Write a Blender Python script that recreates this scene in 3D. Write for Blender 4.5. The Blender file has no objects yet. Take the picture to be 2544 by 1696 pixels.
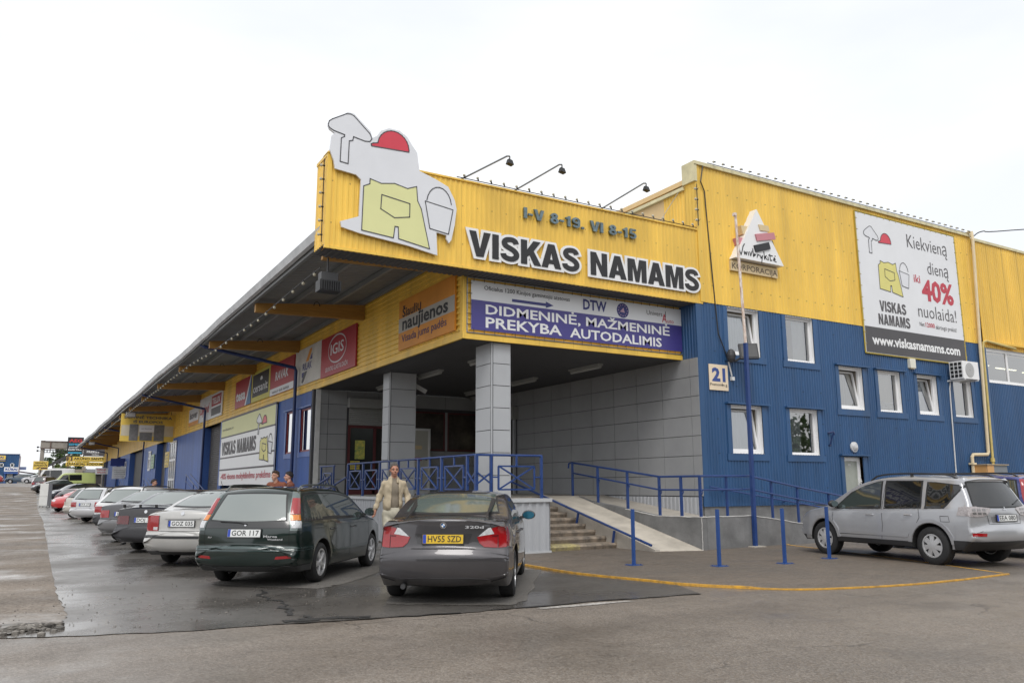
import bpy, math, random
import numpy as np
from mathutils import Vector, Matrix
from mathutils.geometry import delaunay_2d_cdt
from mathutils.bvhtree import BVHTree
R = math.radians
SC = bpy.context.scene
COL = SC.collection
random.seed(7)

# ------------------------------------------------------------------ camera
CAM_H = 1.48
cd = bpy.data.cameras.new('camera'); cam = bpy.data.objects.new('camera', cd); COL.objects.link(cam)
cd.sensor_width = 36.0; cd.sensor_fit = 'HORIZONTAL'; cd.lens = 1987.15 / 2544 * 36
cd.clip_start = 0.1; cd.clip_end = 4000
yaw, pit, rol = R(30.604), R(10.218), R(-0.193)
_f = Vector((math.sin(yaw) * math.cos(pit), math.cos(yaw) * math.cos(pit), math.sin(pit)))
_r = Vector((math.cos(yaw), -math.sin(yaw), 0)); _u = _r.cross(_f)
_r2 = _r * math.cos(rol) + _u * math.sin(rol); _u2 = _u * math.cos(rol) - _r * math.sin(rol)
mw = Matrix.Identity(4)
for i in range(3):
    mw[i][0] = _r2[i]; mw[i][1] = _u2[i]; mw[i][2] = -_f[i]; mw[i][3] = (0, 0, CAM_H)[i]
cam.matrix_world = mw
SC.camera = cam

# ------------------------------------------------------------------ overcast sky and soft sun
SUN_EL, SUN_AZ = R(52), R(215)
w = bpy.data.worlds.new('World'); SC.world = w; w.use_nodes = True
nt = w.node_tree; nt.nodes.clear()
sky = nt.nodes.new('ShaderNodeTexSky'); sky.sky_type = 'NISHITA'; sky.sun_disc = False
sky.sun_elevation = SUN_EL; sky.sun_rotation = SUN_AZ; sky.air_density = 1.0; sky.dust_density = 4.0; sky.ozone_density = 1.0
hsv = nt.nodes.new('ShaderNodeHueSaturation'); hsv.inputs['Saturation'].default_value = 0.22
mx = nt.nodes.new('ShaderNodeMixRGB'); mx.inputs[0].default_value = 0.72
mx.inputs[2].default_value = (9.6, 9.75, 9.95, 1)          # even cloud deck
bg = nt.nodes.new('ShaderNodeBackground'); bg.inputs['Strength'].default_value = 0.10
out = nt.nodes.new('ShaderNodeOutputWorld')
tc = nt.nodes.new('ShaderNodeTexCoord'); cn_ = nt.nodes.new('ShaderNodeTexNoise'); cn_.inputs['Scale'].default_value = 1.6; cn_.inputs['Detail'].default_value = 5
mpw = nt.nodes.new('ShaderNodeMapping'); mpw.inputs['Scale'].default_value = (1, 1, 3.0); nt.links.new(tc.outputs['Generated'], mpw.inputs[0]); nt.links.new(mpw.outputs[0], cn_.inputs['Vector'])
cr_ = nt.nodes.new('ShaderNodeValToRGB'); cr_.color_ramp.elements[0].position = .34; cr_.color_ramp.elements[1].position = .62
cr_.color_ramp.elements[0].color = (8.1, 8.45, 8.95, 1); cr_.color_ramp.elements[1].color = (9.85, 9.98, 10.15, 1)
nt.links.new(cn_.outputs['Fac'], cr_.inputs[0]); nt.links.new(cr_.outputs[0], mx.inputs[2])
nt.links.new(sky.outputs[0], hsv.inputs['Color']); nt.links.new(hsv.outputs[0], mx.inputs[1])
nt.links.new(mx.outputs[0], bg.inputs['Color']); nt.links.new(bg.outputs[0], out.inputs['Surface'])
sl = bpy.data.lights.new('sun', 'SUN'); sl.energy = 0.9; sl.angle = R(25); sl.color = (1.0, 0.97, 0.93)
so = bpy.data.objects.new('sun', sl); COL.objects.link(so); so.location = (0, 0, 40)
# light comes from behind the camera's left shoulder
_sd = Vector((math.sin(SUN_AZ) * math.cos(SUN_EL), math.cos(SUN_AZ) * math.cos(SUN_EL), math.sin(SUN_EL)))
so.rotation_euler = (-_sd).to_track_quat('-Z', 'Y').to_euler()
SC.view_settings.view_transform = 'Standard'; SC.view_settings.look = 'None'
SC.view_settings.exposure = 0.50; SC.view_settings.gamma = 1.0
SC.render.engine = 'CYCLES'
SC.cycles.max_bounces = 7; SC.cycles.glossy_bounces = 4; SC.cycles.transparent_max_bounces = 8
SC.cycles.use_denoising = True

# ------------------------------------------------------------------ materials
MATS = {}
def mat(name, col, rough=0.5, metal=0.0, var=0.10, vs=1.5, spec=0.5, bump=0.0, bs=40.0, coat=0.0, stretch=None, rvar=0.0, emit=0.0, grime=None):
    if name in MATS: return MATS[name]
    m = bpy.data.materials.new(name); m.use_nodes = True; MATS[name] = m
    t = m.node_tree; b = t.nodes['Principled BSDF']
    c = tuple(col) + (1,)
    b.inputs['Base Color'].default_value = c; b.inputs['Roughness'].default_value = rough
    b.inputs['Metallic'].default_value = metal; b.inputs['Specular IOR Level'].default_value = spec
    if coat: b.inputs['Coat Weight'].default_value = coat; b.inputs['Coat Roughness'].default_value = 0.04
    if emit:
        b.inputs['Emission Color'].default_value = c; b.inputs['Emission Strength'].default_value = emit
    m.diffuse_color = c
    if var or bump or rvar:
        g = t.nodes.new('ShaderNodeNewGeometry'); src = g.outputs['Position']
        if stretch:
            mp = t.nodes.new('ShaderNodeVectorMath'); mp.operation = 'MULTIPLY'; mp.inputs[1].default_value = stretch
            t.links.new(src, mp.inputs[0]); src2 = mp.outputs[0]
        else: src2 = src
        if var or rvar:
            n = t.nodes.new('ShaderNodeTexNoise'); n.inputs['Scale'].default_value = vs; n.inputs['Detail'].default_value = 6
            n.inputs['Roughness'].default_value = 0.65
            t.links.new(src2, n.inputs['Vector'])
        if var:
            mr = t.nodes.new('ShaderNodeMapRange'); mr.inputs[1].default_value = 0.3; mr.inputs[2].default_value = 0.7
            t.links.new(n.outputs['Fac'], mr.inputs[0])
            mc = t.nodes.new('ShaderNodeMixRGB')
            mc.inputs[1].default_value = tuple(grime if grime else [x * (1 - var) for x in col]) + (1,)
            mc.inputs[2].default_value = tuple(min(1, x * (1 + var)) for x in col) + (1,)
            t.links.new(mr.outputs[0], mc.inputs[0]); t.links.new(mc.outputs[0], b.inputs['Base Color'])
        if rvar:
            m2 = t.nodes.new('ShaderNodeMapRange'); m2.inputs[1].default_value = 0.3; m2.inputs[2].default_value = 0.7
            m2.inputs[3].default_value = max(0.02, rough - rvar); m2.inputs[4].default_value = min(1, rough + rvar)
            t.links.new(n.outputs['Fac'], m2.inputs[0]); t.links.new(m2.outputs[0], b.inputs['Roughness'])
        if bump:
            nb = t.nodes.new('ShaderNodeTexNoise'); nb.inputs['Scale'].default_value = bs; nb.inputs['Detail'].default_value = 4
            t.links.new(src, nb.inputs['Vector'])
            bp = t.nodes.new('ShaderNodeBump'); bp.inputs['Strength'].default_value = bump; bp.inputs['Distance'].default_value = 0.02
            t.links.new(nb.outputs['Fac'], bp.inputs['Height']); t.links.new(bp.outputs[0], b.inputs['Normal'])
    return m

YEL = mat('yellow sheet', (0.85, 0.545, 0.085), 0.45, var=0.10, vs=0.9, stretch=(3, 3, 0.35), rvar=0.08)
YELD = mat('yellow trim', (0.76, 0.46, 0.04), 0.45, var=0.08)
BLU = mat('blue sheet', (0.026, 0.086, 0.205), 0.45, var=0.13, vs=0.8, stretch=(3, 3, 0.4), rvar=0.08)
BLUL = mat('blue sheet bright', (0.055, 0.13, 0.40), 0.42, var=0.10, vs=0.8, stretch=(3, 3, 0.4))
BLUP = mat('blue paint', (0.016, 0.048, 0.18), 0.35, var=0.15, vs=4, rvar=0.1)
BLUPD = mat('dark blue paint', (0.012, 0.030, 0.12), 0.4, var=0.15, vs=4)
GRYP = mat('grey panel', (0.30, 0.304, 0.31), 0.42, var=0.09, vs=0.9, rvar=0.06)
GRYB = mat('lit column panel', (0.41, 0.42, 0.435), 0.4, var=0.05, vs=0.9, rvar=.06)  # lighter copy of the grey panel; the columns' stronger daylight put in the colour
GRYD = mat('grey panel joint', (0.07, 0.07, 0.075), 0.8, var=0.0)
GRYS = mat('grey sheet', (0.40, 0.41, 0.43), 0.45, var=0.06, vs=1.0, stretch=(3, 3, .5))
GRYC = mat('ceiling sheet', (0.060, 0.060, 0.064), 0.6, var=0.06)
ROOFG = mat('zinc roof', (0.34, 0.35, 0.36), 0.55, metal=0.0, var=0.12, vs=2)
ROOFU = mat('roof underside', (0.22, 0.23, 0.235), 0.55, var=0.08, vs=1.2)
GUT = mat('gutter metal', (0.50, 0.51, 0.52), 0.5, var=0.2, vs=2)
WOOD = mat('glulam timber', (0.40, 0.21, 0.05), 0.6, var=0.18, vs=5, stretch=(0.4, 6, 6))
WHT = mat('white pvc', (0.80, 0.80, 0.80), 0.3, var=0.03)
WHTD = mat('white dirty', (0.68, 0.68, 0.67), 0.45, var=0.10, vs=3)
BLK = mat('black', (0.018, 0.018, 0.019), 0.5, var=0.0)
DARK = mat('dark grey', (0.05, 0.05, 0.052), 0.5, var=0.1)
MET = mat('grey metal', (0.30, 0.31, 0.32), 0.35, metal=0.6, var=0.1)
CONC = mat('raw concrete', (0.42, 0.385, 0.335), 0.75, var=0.16, vs=2.5, bump=0.25, bs=30, rvar=0.15)
CONCD = mat('grey plaster', (0.175, 0.175, 0.175), 0.8, var=0.30, vs=1.6, bump=0.25, bs=25)
CONCE = mat('limed edge', (0.55, 0.54, 0.52), 0.8, var=0.25, vs=6)
STEP = mat('step concrete', (0.255, 0.205, 0.155), 0.75, var=0.30, vs=5, bump=0.5, bs=30, grime=(.105, .092, .078))
STEPY = mat('step yellow wear', (0.42, 0.36, 0.15), 0.75, var=0.30, vs=7, bump=0.5, bs=30, grime=(.20, .165, .12))
CREAM = mat('cream render', (0.72, 0.52, 0.27), 0.8, var=0.08)
BEIGE = mat('beige pipe', (0.70, 0.58, 0.38), 0.45, var=0.08, vs=4)
RUSTW = mat('rusty white paint', (0.70, 0.68, 0.65), 0.6, var=0.3, vs=6, stretch=(4, 4, 1.2), grime=(.42, .22, .12))

def glass_mat(name, tint=(.8, .85, .86), refl=0.30):
    if name in MATS: return MATS[name]
    m = bpy.data.materials.new(name); m.use_nodes = True; MATS[name] = m
    t = m.node_tree; t.nodes.clear()
    o = t.nodes.new('ShaderNodeOutputMaterial'); tr = t.nodes.new('ShaderNodeBsdfTransparent'); gl = t.nodes.new('ShaderNodeBsdfGlossy')
    tr.inputs[0].default_value = tuple(tint) + (1,); gl.inputs['Roughness'].default_value = 0.01; gl.inputs[0].default_value = (1, 1, 1, 1)
    fr = t.nodes.new('ShaderNodeFresnel'); fr.inputs[0].default_value = 1.6
    ad = t.nodes.new('ShaderNodeMath'); ad.operation = 'ADD'; ad.inputs[1].default_value = refl; ad.use_clamp = True
    mx = t.nodes.new('ShaderNodeMixShader')
    t.links.new(fr.outputs[0], ad.inputs[0]); t.links.new(ad.outputs[0], mx.inputs[0])
    t.links.new(tr.outputs[0], mx.inputs[1]); t.links.new(gl.outputs[0], mx.inputs[2]); t.links.new(mx.outputs[0], o.inputs[0])
    m.diffuse_color = (.5, .55, .6, 1)
    return m
def sheet_details(m, lap, k=.80):
    """lap joints and rows of fixing screws printed by position on sheet cladding"""
    t = m.node_tree; b = t.nodes['Principled BSDF']; N = t.nodes.new; L = t.links.new
    src = b.inputs['Base Color'].links[0].from_socket; g = N('ShaderNodeNewGeometry'); sp = N('ShaderNodeSeparateXYZ'); L(g.outputs['Position'], sp.inputs[0])
    def M(op, a, b2=None):
        q = N('ShaderNodeMath'); q.operation = op
        for i, x in enumerate((a, b2)):
            if x is None: continue
            if hasattr(x, 'links'): L(x, q.inputs[i])
            else: q.inputs[i].default_value = x
        return q.outputs[0]
    h = M('ADD', sp.outputs[0], M('MULTIPLY', sp.outputs[1], 1.0))
    fx = M('FRACT', M('DIVIDE', h, lap)); lapm = M('LESS_THAN', fx, .018 / lap)
    fs = M('ABSOLUTE', M('SUBTRACT', M('FRACT', M('DIVIDE', h, .39)), .5)); fz = M('ABSOLUTE', M('SUBTRACT', M('FRACT', M('DIVIDE', sp.outputs[2], .93)), .5))
    scr = M('MULTIPLY', M('LESS_THAN', fs, .016 / .39), M('LESS_THAN', fz, .017 / .93))
    n = N('ShaderNodeTexNoise'); n.inputs['Scale'].default_value = 1.0; n.inputs['Detail'].default_value = 5
    vm = N('ShaderNodeVectorMath'); vm.operation = 'MULTIPLY'; vm.inputs[1].default_value = (1.3, 1.3, .22); L(g.outputs['Position'], vm.inputs[0]); L(vm.outputs[0], n.inputs['Vector'])
    mr = N('ShaderNodeMapRange'); mr.inputs[1].default_value = .38; mr.inputs[2].default_value = .62; mr.inputs[3].default_value = .86; mr.inputs[4].default_value = 1.04; L(n.outputs['Fac'], mr.inputs[0])
    f = M('MULTIPLY', mr.outputs[0], M('SUBTRACT', 1.0, M('MULTIPLY', lapm, 1 - k))); f = M('MULTIPLY', f, M('SUBTRACT', 1.0, M('MULTIPLY', scr, .45)))
    mx = N('ShaderNodeVectorMath'); mx.operation = 'SCALE'; L(src, mx.inputs[0]); L(f, mx.inputs['Scale']); L(mx.outputs[0], b.inputs['Base Color'])
sheet_details(YEL, 1.04, .82); sheet_details(BLU, 1.10, .80); sheet_details(BLUL, 1.10, .85)
PANE = glass_mat('window glass', (.72, .76, .78), 0.24)
PANED = glass_mat('shaded window glass', (.5, .55, .55), 0.10)

# ------------------------------------------------------------------ object helpers
def tag(o, label=None, cat=None, group=None, kind=None):
    if label: o['label'] = label
    if cat: o['category'] = cat
    if group: o['group'] = group
    if kind: o['kind'] = kind
    return o
def thing(name, label, cat, loc=(0, 0, 0), rotz=0.0, group=None):
    o = bpy.data.objects.new(name, None); COL.objects.link(o)
    o.empty_display_size = 0.3
    o.location = loc; o.rotation_euler = (0, 0, rotz)
    return tag(o, label, cat, group)
class Pl:                                  # a local plane frame: u to the right, v up, n towards the viewer
    def __init__(s, o, u, v):
        s.o = Vector(o); s.u = Vector(u).normalized(); s.v = Vector(v).normalized(); s.n = s.u.cross(s.v)
    def p(s, a, b, d=0.0): return s.o + s.u * a + s.v * b + s.n * d
def front(y): return Pl((0, y, 0), (1, 0, 0), (0, 0, 1))          # faces the street (-Y); u = world X
def side(x): return Pl((x, 0, 0), (0, -1, 0), (0, 0, 1))          # faces the car park (-X); u = -world Y
_tc = bpy.data.curves.new('lettering', 'FONT'); _to = bpy.data.objects.new('lettering', _tc)
_tcache = {}
def text_geo(s, bold=0.0, res=2, shear=0.0, extr=0.0):
    k = (s, bold, res, shear, extr)
    if k in _tcache: return _tcache[k]
    _tc.body = s; _tc.size = 1.0; _tc.offset = bold; _tc.resolution_u = res; _tc.shear = shear; _tc.extrude = extr
    _tc.fill_mode = 'BOTH' if extr else 'FRONT'
    me = _to.to_mesh(); V = [tuple(v.co) for v in me.vertices]; F = [tuple(p.vertices) for p in me.polygons]
    _to.to_mesh_clear(); _tcache[k] = (V, F); return V, F
class MB:
    def __init__(s): s.v = []; s.f = []; s.m = []; s.cur = 0
    def add(s, V, F):
        b = len(s.v); s.v.extend(tuple(x) for x in V); s.f.extend(tuple(i + b for i in f) for f in F); s.m.extend([s.cur] * len(F)); return s
    def hexa(s, P): return s.add(P, [(0, 3, 2, 1), (4, 5, 6, 7), (0, 1, 5, 4), (1, 2, 6, 5), (2, 3, 7, 6), (3, 0, 4, 7)])
    def box(s, x0, x1, y0, y1, z0, z1):
        return s.hexa([(x0, y0, z0), (x1, y0, z0), (x1, y1, z0), (x0, y1, z0), (x0, y0, z1), (x1, y0, z1), (x1, y1, z1), (x0, y1, z1)])
    def pbox(s, pl, u0, u1, v0, v1, d0, d1):        # box in a plane frame
        q = [(u0, v0), (u1, v0), (u1, v1), (u0, v1)]
        return s.hexa([pl.p(a, b, d0) for a, b in q] + [pl.p(a, b, d1) for a, b in q])
    def prism(s, pl, pts, d0, d1):
        n = len(pts); P = [pl.p(a, b, d0) for a, b in pts] + [pl.p(a, b, d1) for a, b in pts]
        F = [tuple(range(n, 2 * n)), tuple(range(n - 1, -1, -1))] + [(i, (i + 1) % n, n + (i + 1) % n, n + i) for i in range(n)]
        return s.add(P, F)
    def quad(s, a, b, c, d): return s.add([a, b, c, d], [(0, 1, 2, 3)])
    def bar(s, a, b, w, h=None, up=(0, 0, 1)):      # rectangular bar from a to b
        a = Vector(a); b = Vector(b); h = h or w; d = (b - a).normalized(); up = Vector(up)
        if abs(d.dot(up)) > 0.98: up = Vector((1, 0, 0))
        x = d.cross(up).normalized(); y = x.cross(d)
        q = [(-w / 2, -h / 2), (w / 2, -h / 2), (w / 2, h / 2), (-w / 2, h / 2)]
        return s.hexa([a + x * i + y * j for i, j in q] + [b + x * i + y * j for i, j in q])
    def tube(s, path, r, n=8, r2=None):
        P = [Vector(p) for p in path]; V = []; F = []; m = len(P); up = None
        for i, p in enumerate(P):
            d = (P[min(i + 1, m - 1)] - P[max(i - 1, 0)]).normalized()
            if up is None: up = Vector((0, 0, 1)) if abs(d.z) < .9 else Vector((1, 0, 0))
            x = d.cross(up).normalized(); y = x.cross(d); up = y
            rr = r if r2 is None else r + (r2 - r) * i / (m - 1)
            for k in range(n):
                a = 2 * math.pi * k / n; V.append(p + x * math.cos(a) * rr + y * math.sin(a) * rr)
        for i in range(m - 1):
            for k in range(n): F.append((i * n + k, i * n + (k + 1) % n, (i + 1) * n + (k + 1) % n, (i + 1) * n + k))
        F.append(tuple(range(n - 1, -1, -1))); F.append(tuple(range((m - 1) * n, m * n)))
        return s.add(V, F)
    def ball(s, c, r, n=8, sz=None):
        V = []; F = []; sx, sy, szz = sz or (1, 1, 1)
        for i in range(n + 1):
            t = math.pi * i / n
            for k in range(2 * n):
                a = math.pi * k / n; V.append((c[0] + r * sx * math.sin(t) * math.cos(a), c[1] + r * sy * math.sin(t) * math.sin(a), c[2] + r * szz * math.cos(t)))
        N = 2 * n
        for i in range(n):
            for k in range(N): F.append((i * N + k, (i + 1) * N + k, (i + 1) * N + (k + 1) % N, i * N + (k + 1) % N))
        return s.add(V, F)
    def text(s, pl, txt, u, v, h, w=None, d=0.004, bold=0.0, align='L', extr=0.0, shear=0.0, res=2):
        V, F = text_geo(txt, bold, res, shear, extr and extr / h)
        if not V: return s
        x0 = min(p[0] for p in V); x1 = max(p[0] for p in V)
        sy = h / 0.69; sx = sy if w is None else w / (x1 - x0)
        W = (x1 - x0) * sx; ofs = {'L': 0, 'C': -W / 2, 'R': -W}[align]
        return s.add([pl.p(u + ofs + (p[0] - x0) * sx, v + p[1] * sy, d + (p[2] * sy if extr else 0)) for p in V], F)
    def corr(s, pl, u0, u1, v0, v1, pitch=0.12, depth=0.02, axis='u', holes=(), d=0.0):
        prof = [(0, 0), (.42, 0), (.54, 1), (.88, 1)]
        if axis == 'v':
            A0, A1, B0, B1 = v0, v1, u0, u1; H = [(h[2], h[3], h[0], h[1]) for h in holes]
        else:
            A0, A1, B0, B1 = u0, u1, v0, v1; H = [tuple(h) for h in holes]
        cuts = sorted({A0, A1} | {x for h in H for x in h[:2] if A0 < x < A1})
        def dep(a):
            t = (a / pitch) % 1.0
            for i in range(4):
                p0 = prof[i]; p1 = prof[i + 1] if i < 3 else (1.0, 0)
                if p0[0] <= t <= p1[0]: return depth * (p0[1] + (p1[1] - p0[1]) * (t - p0[0]) / (p1[0] - p0[0]))
            return 0.0
        for a0, a1 in zip(cuts[:-1], cuts[1:]):
            hs = sorted((h[2], h[3]) for h in H if h[0] < a1 - 1e-6 and h[1] > a0 + 1e-6)
            iv = []; c = B0
            for lo, hi in hs:
                if lo > c: iv.append((c, min(lo, B1)))
                c = max(c, hi)
            if c < B1: iv.append((c, B1))
            br = [a0]; k = math.floor(a0 / pitch)
            while k * pitch < a1:
                for t, _ in prof:
                    x = (k + t) * pitch
                    if a0 + 1e-5 < x < a1 - 1e-5: br.append(x)
                k += 1
            br.append(a1)
            for b0, b1 in iv:
                V = []
                for a in br:
                    for b in (b0, b1):
                        V.append(pl.p(a, b, d + dep(a)) if axis == 'u' else pl.p(b, a, d + dep(a)))
                F = [(2 * i, 2 * i + 2, 2 * i + 3, 2 * i + 1) if axis == 'u' else (2 * i, 2 * i + 1, 2 * i + 3, 2 * i + 2) for i in range(len(br) - 1)]
                s.add(V, F)
        return s
    def build(s, name, m, parent=None, smooth=False, loc=None, sharp=None):
        me = bpy.data.meshes.new(name)
        V = s.v
        ofs = Vector(loc) if loc is not None else None
        if parent is not None and loc is None:
            r = parent
            while r.parent: r = r.parent
            if r.get('_world'): ofs = Vector(r.location)
        if ofs is not None: V = [(p[0] - ofs[0], p[1] - ofs[1], p[2] - ofs[2]) for p in V]
        me.from_pydata(V, [], s.f)
        for q in (m if isinstance(m, (list, tuple)) else [m]): me.materials.append(q)
        if len(me.materials) > 1: me.polygons.foreach_set('material_index', s.m)
        me.update()
        if smooth:
            me.polygons.foreach_set('use_smooth', [True] * len(me.polygons))
            if sharp: me.set_sharp_from_angle(angle=R(sharp))
        o = bpy.data.objects.new(name, me); COL.objects.link(o)
        if parent is not None: o.parent = parent
        elif loc is not None: o.location = loc
        return o
def wthing(name, label, cat, loc, group=None):     # a thing whose parts are written in world coordinates
    o = thing(name, label, cat, loc, 0.0, group); o['_world'] = 1; return o
def solo(mb, name, m, label, cat, loc, group=None, smooth=False, kind=None):
    return tag(mb.build(name, m, None, smooth, loc=loc), label, cat, group, kind)
# ------------------------------------------------------------------ ground
def zg(x, y):                      # the yard climbs gently far away
    return min(2.1, max(0.0, (y - 74) * 0.031))
def wet_mat(name, c1, c2, c3, rbase, scale, wet=0.5, bump=0.35, peb=220, brick=False, stain=None, grit=0.25, cracks=False, fade=None, midk=.55):
    m = bpy.data.materials.new(name); m.use_nodes = True; t = m.node_tree; b = t.nodes['Principled BSDF']
    L = t.links.new; N = t.nodes.new
    g = N('ShaderNodeNewGeometry'); pos = g.outputs['Position']
    def noise(sc, det=6, rough=.6, vec=None):
        n = N('ShaderNodeTexNoise'); n.inputs['Scale'].default_value = sc; n.inputs['Detail'].default_value = det; n.inputs['Roughness'].default_value = rough
        L(vec or pos, n.inputs['Vector']); return n.outputs['Fac']
    def rng(s, a, b2, c=0, d=1):
        r = N('ShaderNodeMapRange'); r.inputs[1].default_value = a; r.inputs[2].default_value = b2; r.inputs[3].default_value = c; r.inputs[4].default_value = d
        L(s, r.inputs[0]); return r.outputs[0]
    def mix(f, a, b2, mode='MIX'):
        q = N('ShaderNodeMixRGB'); q.blend_type = mode
        for i, x in ((0, f), (1, a), (2, b2)):
            if hasattr(x, 'links'): L(x, q.inputs[i])
            elif i == 0: q.inputs[0].default_value = x
            else: q.inputs[i].default_value = tuple(x) + (1,)
        return q.outputs[0]
    big = noise(scale); mid = noise(scale * 5, 8, .7); fine = noise(peb, 2, .5)
    col = mix(rng(big, .35, .65), c1, c2)
    col = mix(rng(mid, .45, .75, 0, midk), col, c3)
    vz = N('ShaderNodeTexVoronoi'); vz.inputs['Scale'].default_value = peb * .55; L(pos, vz.inputs['Vector'])
    sp = N('ShaderNodeSeparateColor'); L(vz.outputs['Color'], sp.inputs[0])
    col = mix(rng(sp.outputs[0], 0, 1, 0, grit), col, (.62, .58, .52))
    col = mix(rng(sp.outputs[1], .2, 1, 0, grit * 1.3), col, (.015, .015, .015))
    if brick:
        mp = N('ShaderNodeMapping'); mp.inputs['Rotation'].default_value = (0, 0, 0.35); L(pos, mp.inputs[0])
        br = N('ShaderNodeTexBrick'); br.inputs['Scale'].default_value = 2.6; br.inputs['Mortar Size'].default_value = .012
        br.inputs['Color1'].default_value = (1, 1, 1, 1); br.inputs['Color2'].default_value = (.84, .84, .84, 1); br.inputs['Mortar'].default_value = (.62, .62, .62, 1)
        L(mp.outputs[0], br.inputs['Vector']); col = mix(.9, col, br.outputs['Color'], 'MULTIPLY')
    # broad tonal drift, wheel-worn bands and blotches
    mp2 = N('ShaderNodeMapping'); mp2.inputs['Rotation'].default_value = (0, 0, 1.02); mp2.inputs['Scale'].default_value = (.10, .75, 1); L(pos, mp2.inputs[0])
    bands = noise(1.0, 4, .55, mp2.outputs[0]); blot = noise(.9, 5, .7); drift = noise(.11, 3, .5)
    col = mix(rng(bands, .40, .66, 0, .55), col, (.55, .54, .53), 'MULTIPLY') if not brick else col
    col = mix(rng(blot, .56, .72, 0, .50), col, (.52, .51, .50), 'MULTIPLY')
    col = mix(rng(drift, .38, .62, 0, .40), col, (1.28, 1.24, 1.2), 'MULTIPLY')
    if fade:                      # old and new layers feather into each other towards the west
        sx = N('ShaderNodeSeparateXYZ'); L(pos, sx.inputs[0]); a1 = N('ShaderNodeMath'); a1.operation = 'MULTIPLY_ADD'; L(noise(.8, 6, .7), a1.inputs[0]); a1.inputs[1].default_value = -3.2; L(sx.outputs[0], a1.inputs[2])
        col = mix(rng(a1.outputs[0], -1.4, 1.3, .80, 0), col, fade)
    if cracks:
        vc = N('ShaderNodeTexVoronoi'); vc.feature = 'DISTANCE_TO_EDGE'; vc.inputs['Scale'].default_value = .30
        nz = N('ShaderNodeTexNoise'); nz.inputs['Scale'].default_value = 1.2; nz.inputs['Detail'].default_value = 5; L(pos, nz.inputs['Vector'])
        va = N('ShaderNodeVectorMath'); va.operation = 'ADD'; L(pos, va.inputs[0]); L(nz.outputs['Color'], va.inputs[1]); L(va.outputs[0], vc.inputs['Vector'])
        ck = N('ShaderNodeMath'); ck.operation = 'MULTIPLY'; L(rng(vc.outputs['Distance'], .002, .007, 1, 0), ck.inputs[0]); L(rng(noise(.35, 2), .50, .56), ck.inputs[1])
        c2 = N('ShaderNodeMath'); c2.operation = 'MULTIPLY'; L(ck.outputs[0], c2.inputs[0]); c2.inputs[1].default_value = .6
        col = mix(c2.outputs[0], col, (.030, .027, .025))
    L(col, b.inputs['Base Color'])
    wetf = noise(scale * 1.7, 5, .6)
    dry = rng(wetf, wet - .10, wet + .12)
    rg = N('ShaderNodeMapRange'); rg.inputs[3].default_value = rbase[0]; rg.inputs[4].default_value = rbase[1]; L(dry, rg.inputs[0])
    L(rg.outputs[0], b.inputs['Roughness']); b.inputs['Specular IOR Level'].default_value = 0.5
    bp = N('ShaderNodeBump'); bp.inputs['Strength'].default_value = bump; bp.inputs['Distance'].default_value = 0.006
    ad = N('ShaderNodeMath'); ad.operation = 'MULTIPLY'; L(vz.outputs['Distance'], ad.inputs[0])
    q = rng(dry, 0, 1, .12, 1.0); L(q, ad.inputs[1])
    L(ad.outputs[0], bp.inputs['Height']); L(bp.outputs[0], b.inputs['Normal'])
    return m
G_OLD = wet_mat('old asphalt', (.168, .136, .108), (.134, .108, .086), (.092, .076, .062), (.30, .58), .32, .46, .55, 120, cracks=True)
G_NEW = wet_mat('dark wet asphalt', (.060, .056, .053), (.080, .074, .068), (.046, .043, .041), (.17, .50), .25, .52, .35, 150, grit=.14, fade=(.125, .112, .100))
G_DIRT = wet_mat('wet gravelly dirt', (.200, .158, .120), (.120, .096, .076), (.245, .205, .168), (.22, .90), .30, .43, .5, 60, grit=.22, midk=.25)
G_PAVE = wet_mat('brown paving', (.135, .102, .074), (.105, .083, .063), (.068, .055, .044), (.42, .75), .5, .40, .5, 110, brick=True, grit=.16)
G_DRY = wet_mat('dry asphalt', (.088, .083, .077), (.105, .099, .092), (.07, .066, .062), (.62, .85), .8, .3, .4, 150, grit=.2)
G_CRACK = mat('wet tar seam', (.022, .021, .020), .55, var=.4, vs=8, bump=.6, bs=30)
G_CRUST = wet_mat('broken asphalt rubble', (.10, .088, .075), (.06, .052, .045), (.16, .14, .12), (.4, .85), 2.0, .45, 1.0, 30, grit=.5)
YLINE = mat('yellow road paint', (.62, .33, .030), .6, var=.30, vs=9, bump=.3, bs=30, grime=(.34, .20, .06))
SMEAR = mat('old white paint', (.42, .40, .37), .75, var=.4, vs=14, grime=(.16, .145, .13))

def sheet(name, poly, z, m, step=3.0, label=None, thick=0.0, kind='structure'):
    """flat ground sheet cut to a plan outline, following the terrain"""
    pts = []; n = len(poly)
    for i in range(n):
        a = Vector(poly[i]); b = Vector(poly[(i + 1) % n]); k = max(1, int((b - a).length / step))
        for j in range(k): pts.append(a.lerp(b, j / k))
    nb = len(pts)
    x0 = min(p[0] for p in poly); x1 = max(p[0] for p in poly); y0 = min(p[1] for p in poly); y1 = max(p[1] for p in poly)
    extra = []
    gx = x0 + step / 2
    while gx < x1:
        gy = y0 + step / 2
        while gy < y1: extra.append(Vector((gx, gy))); gy += step
        gx += step
    V, E, F, _, _, _ = delaunay_2d_cdt(pts + extra, [], [list(range(nb))], 1, 1e-5)
    mb = MB(); mb.add([(v.x, v.y, zg(v.x, v.y) + z) for v in V], [tuple(f) for f in F])
    if thick:
        P = [(p.x, p.y, zg(p.x, p.y) + z) for p in pts]; Q = [(a, b, c - thick) for a, b, c in P]
        mb.add(P + Q, [(i, nb + i, nb + (i + 1) % nb, (i + 1) % nb) for i in range(nb)])
    o = mb.build(name, m); return tag(o, label, kind=kind)
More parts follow.
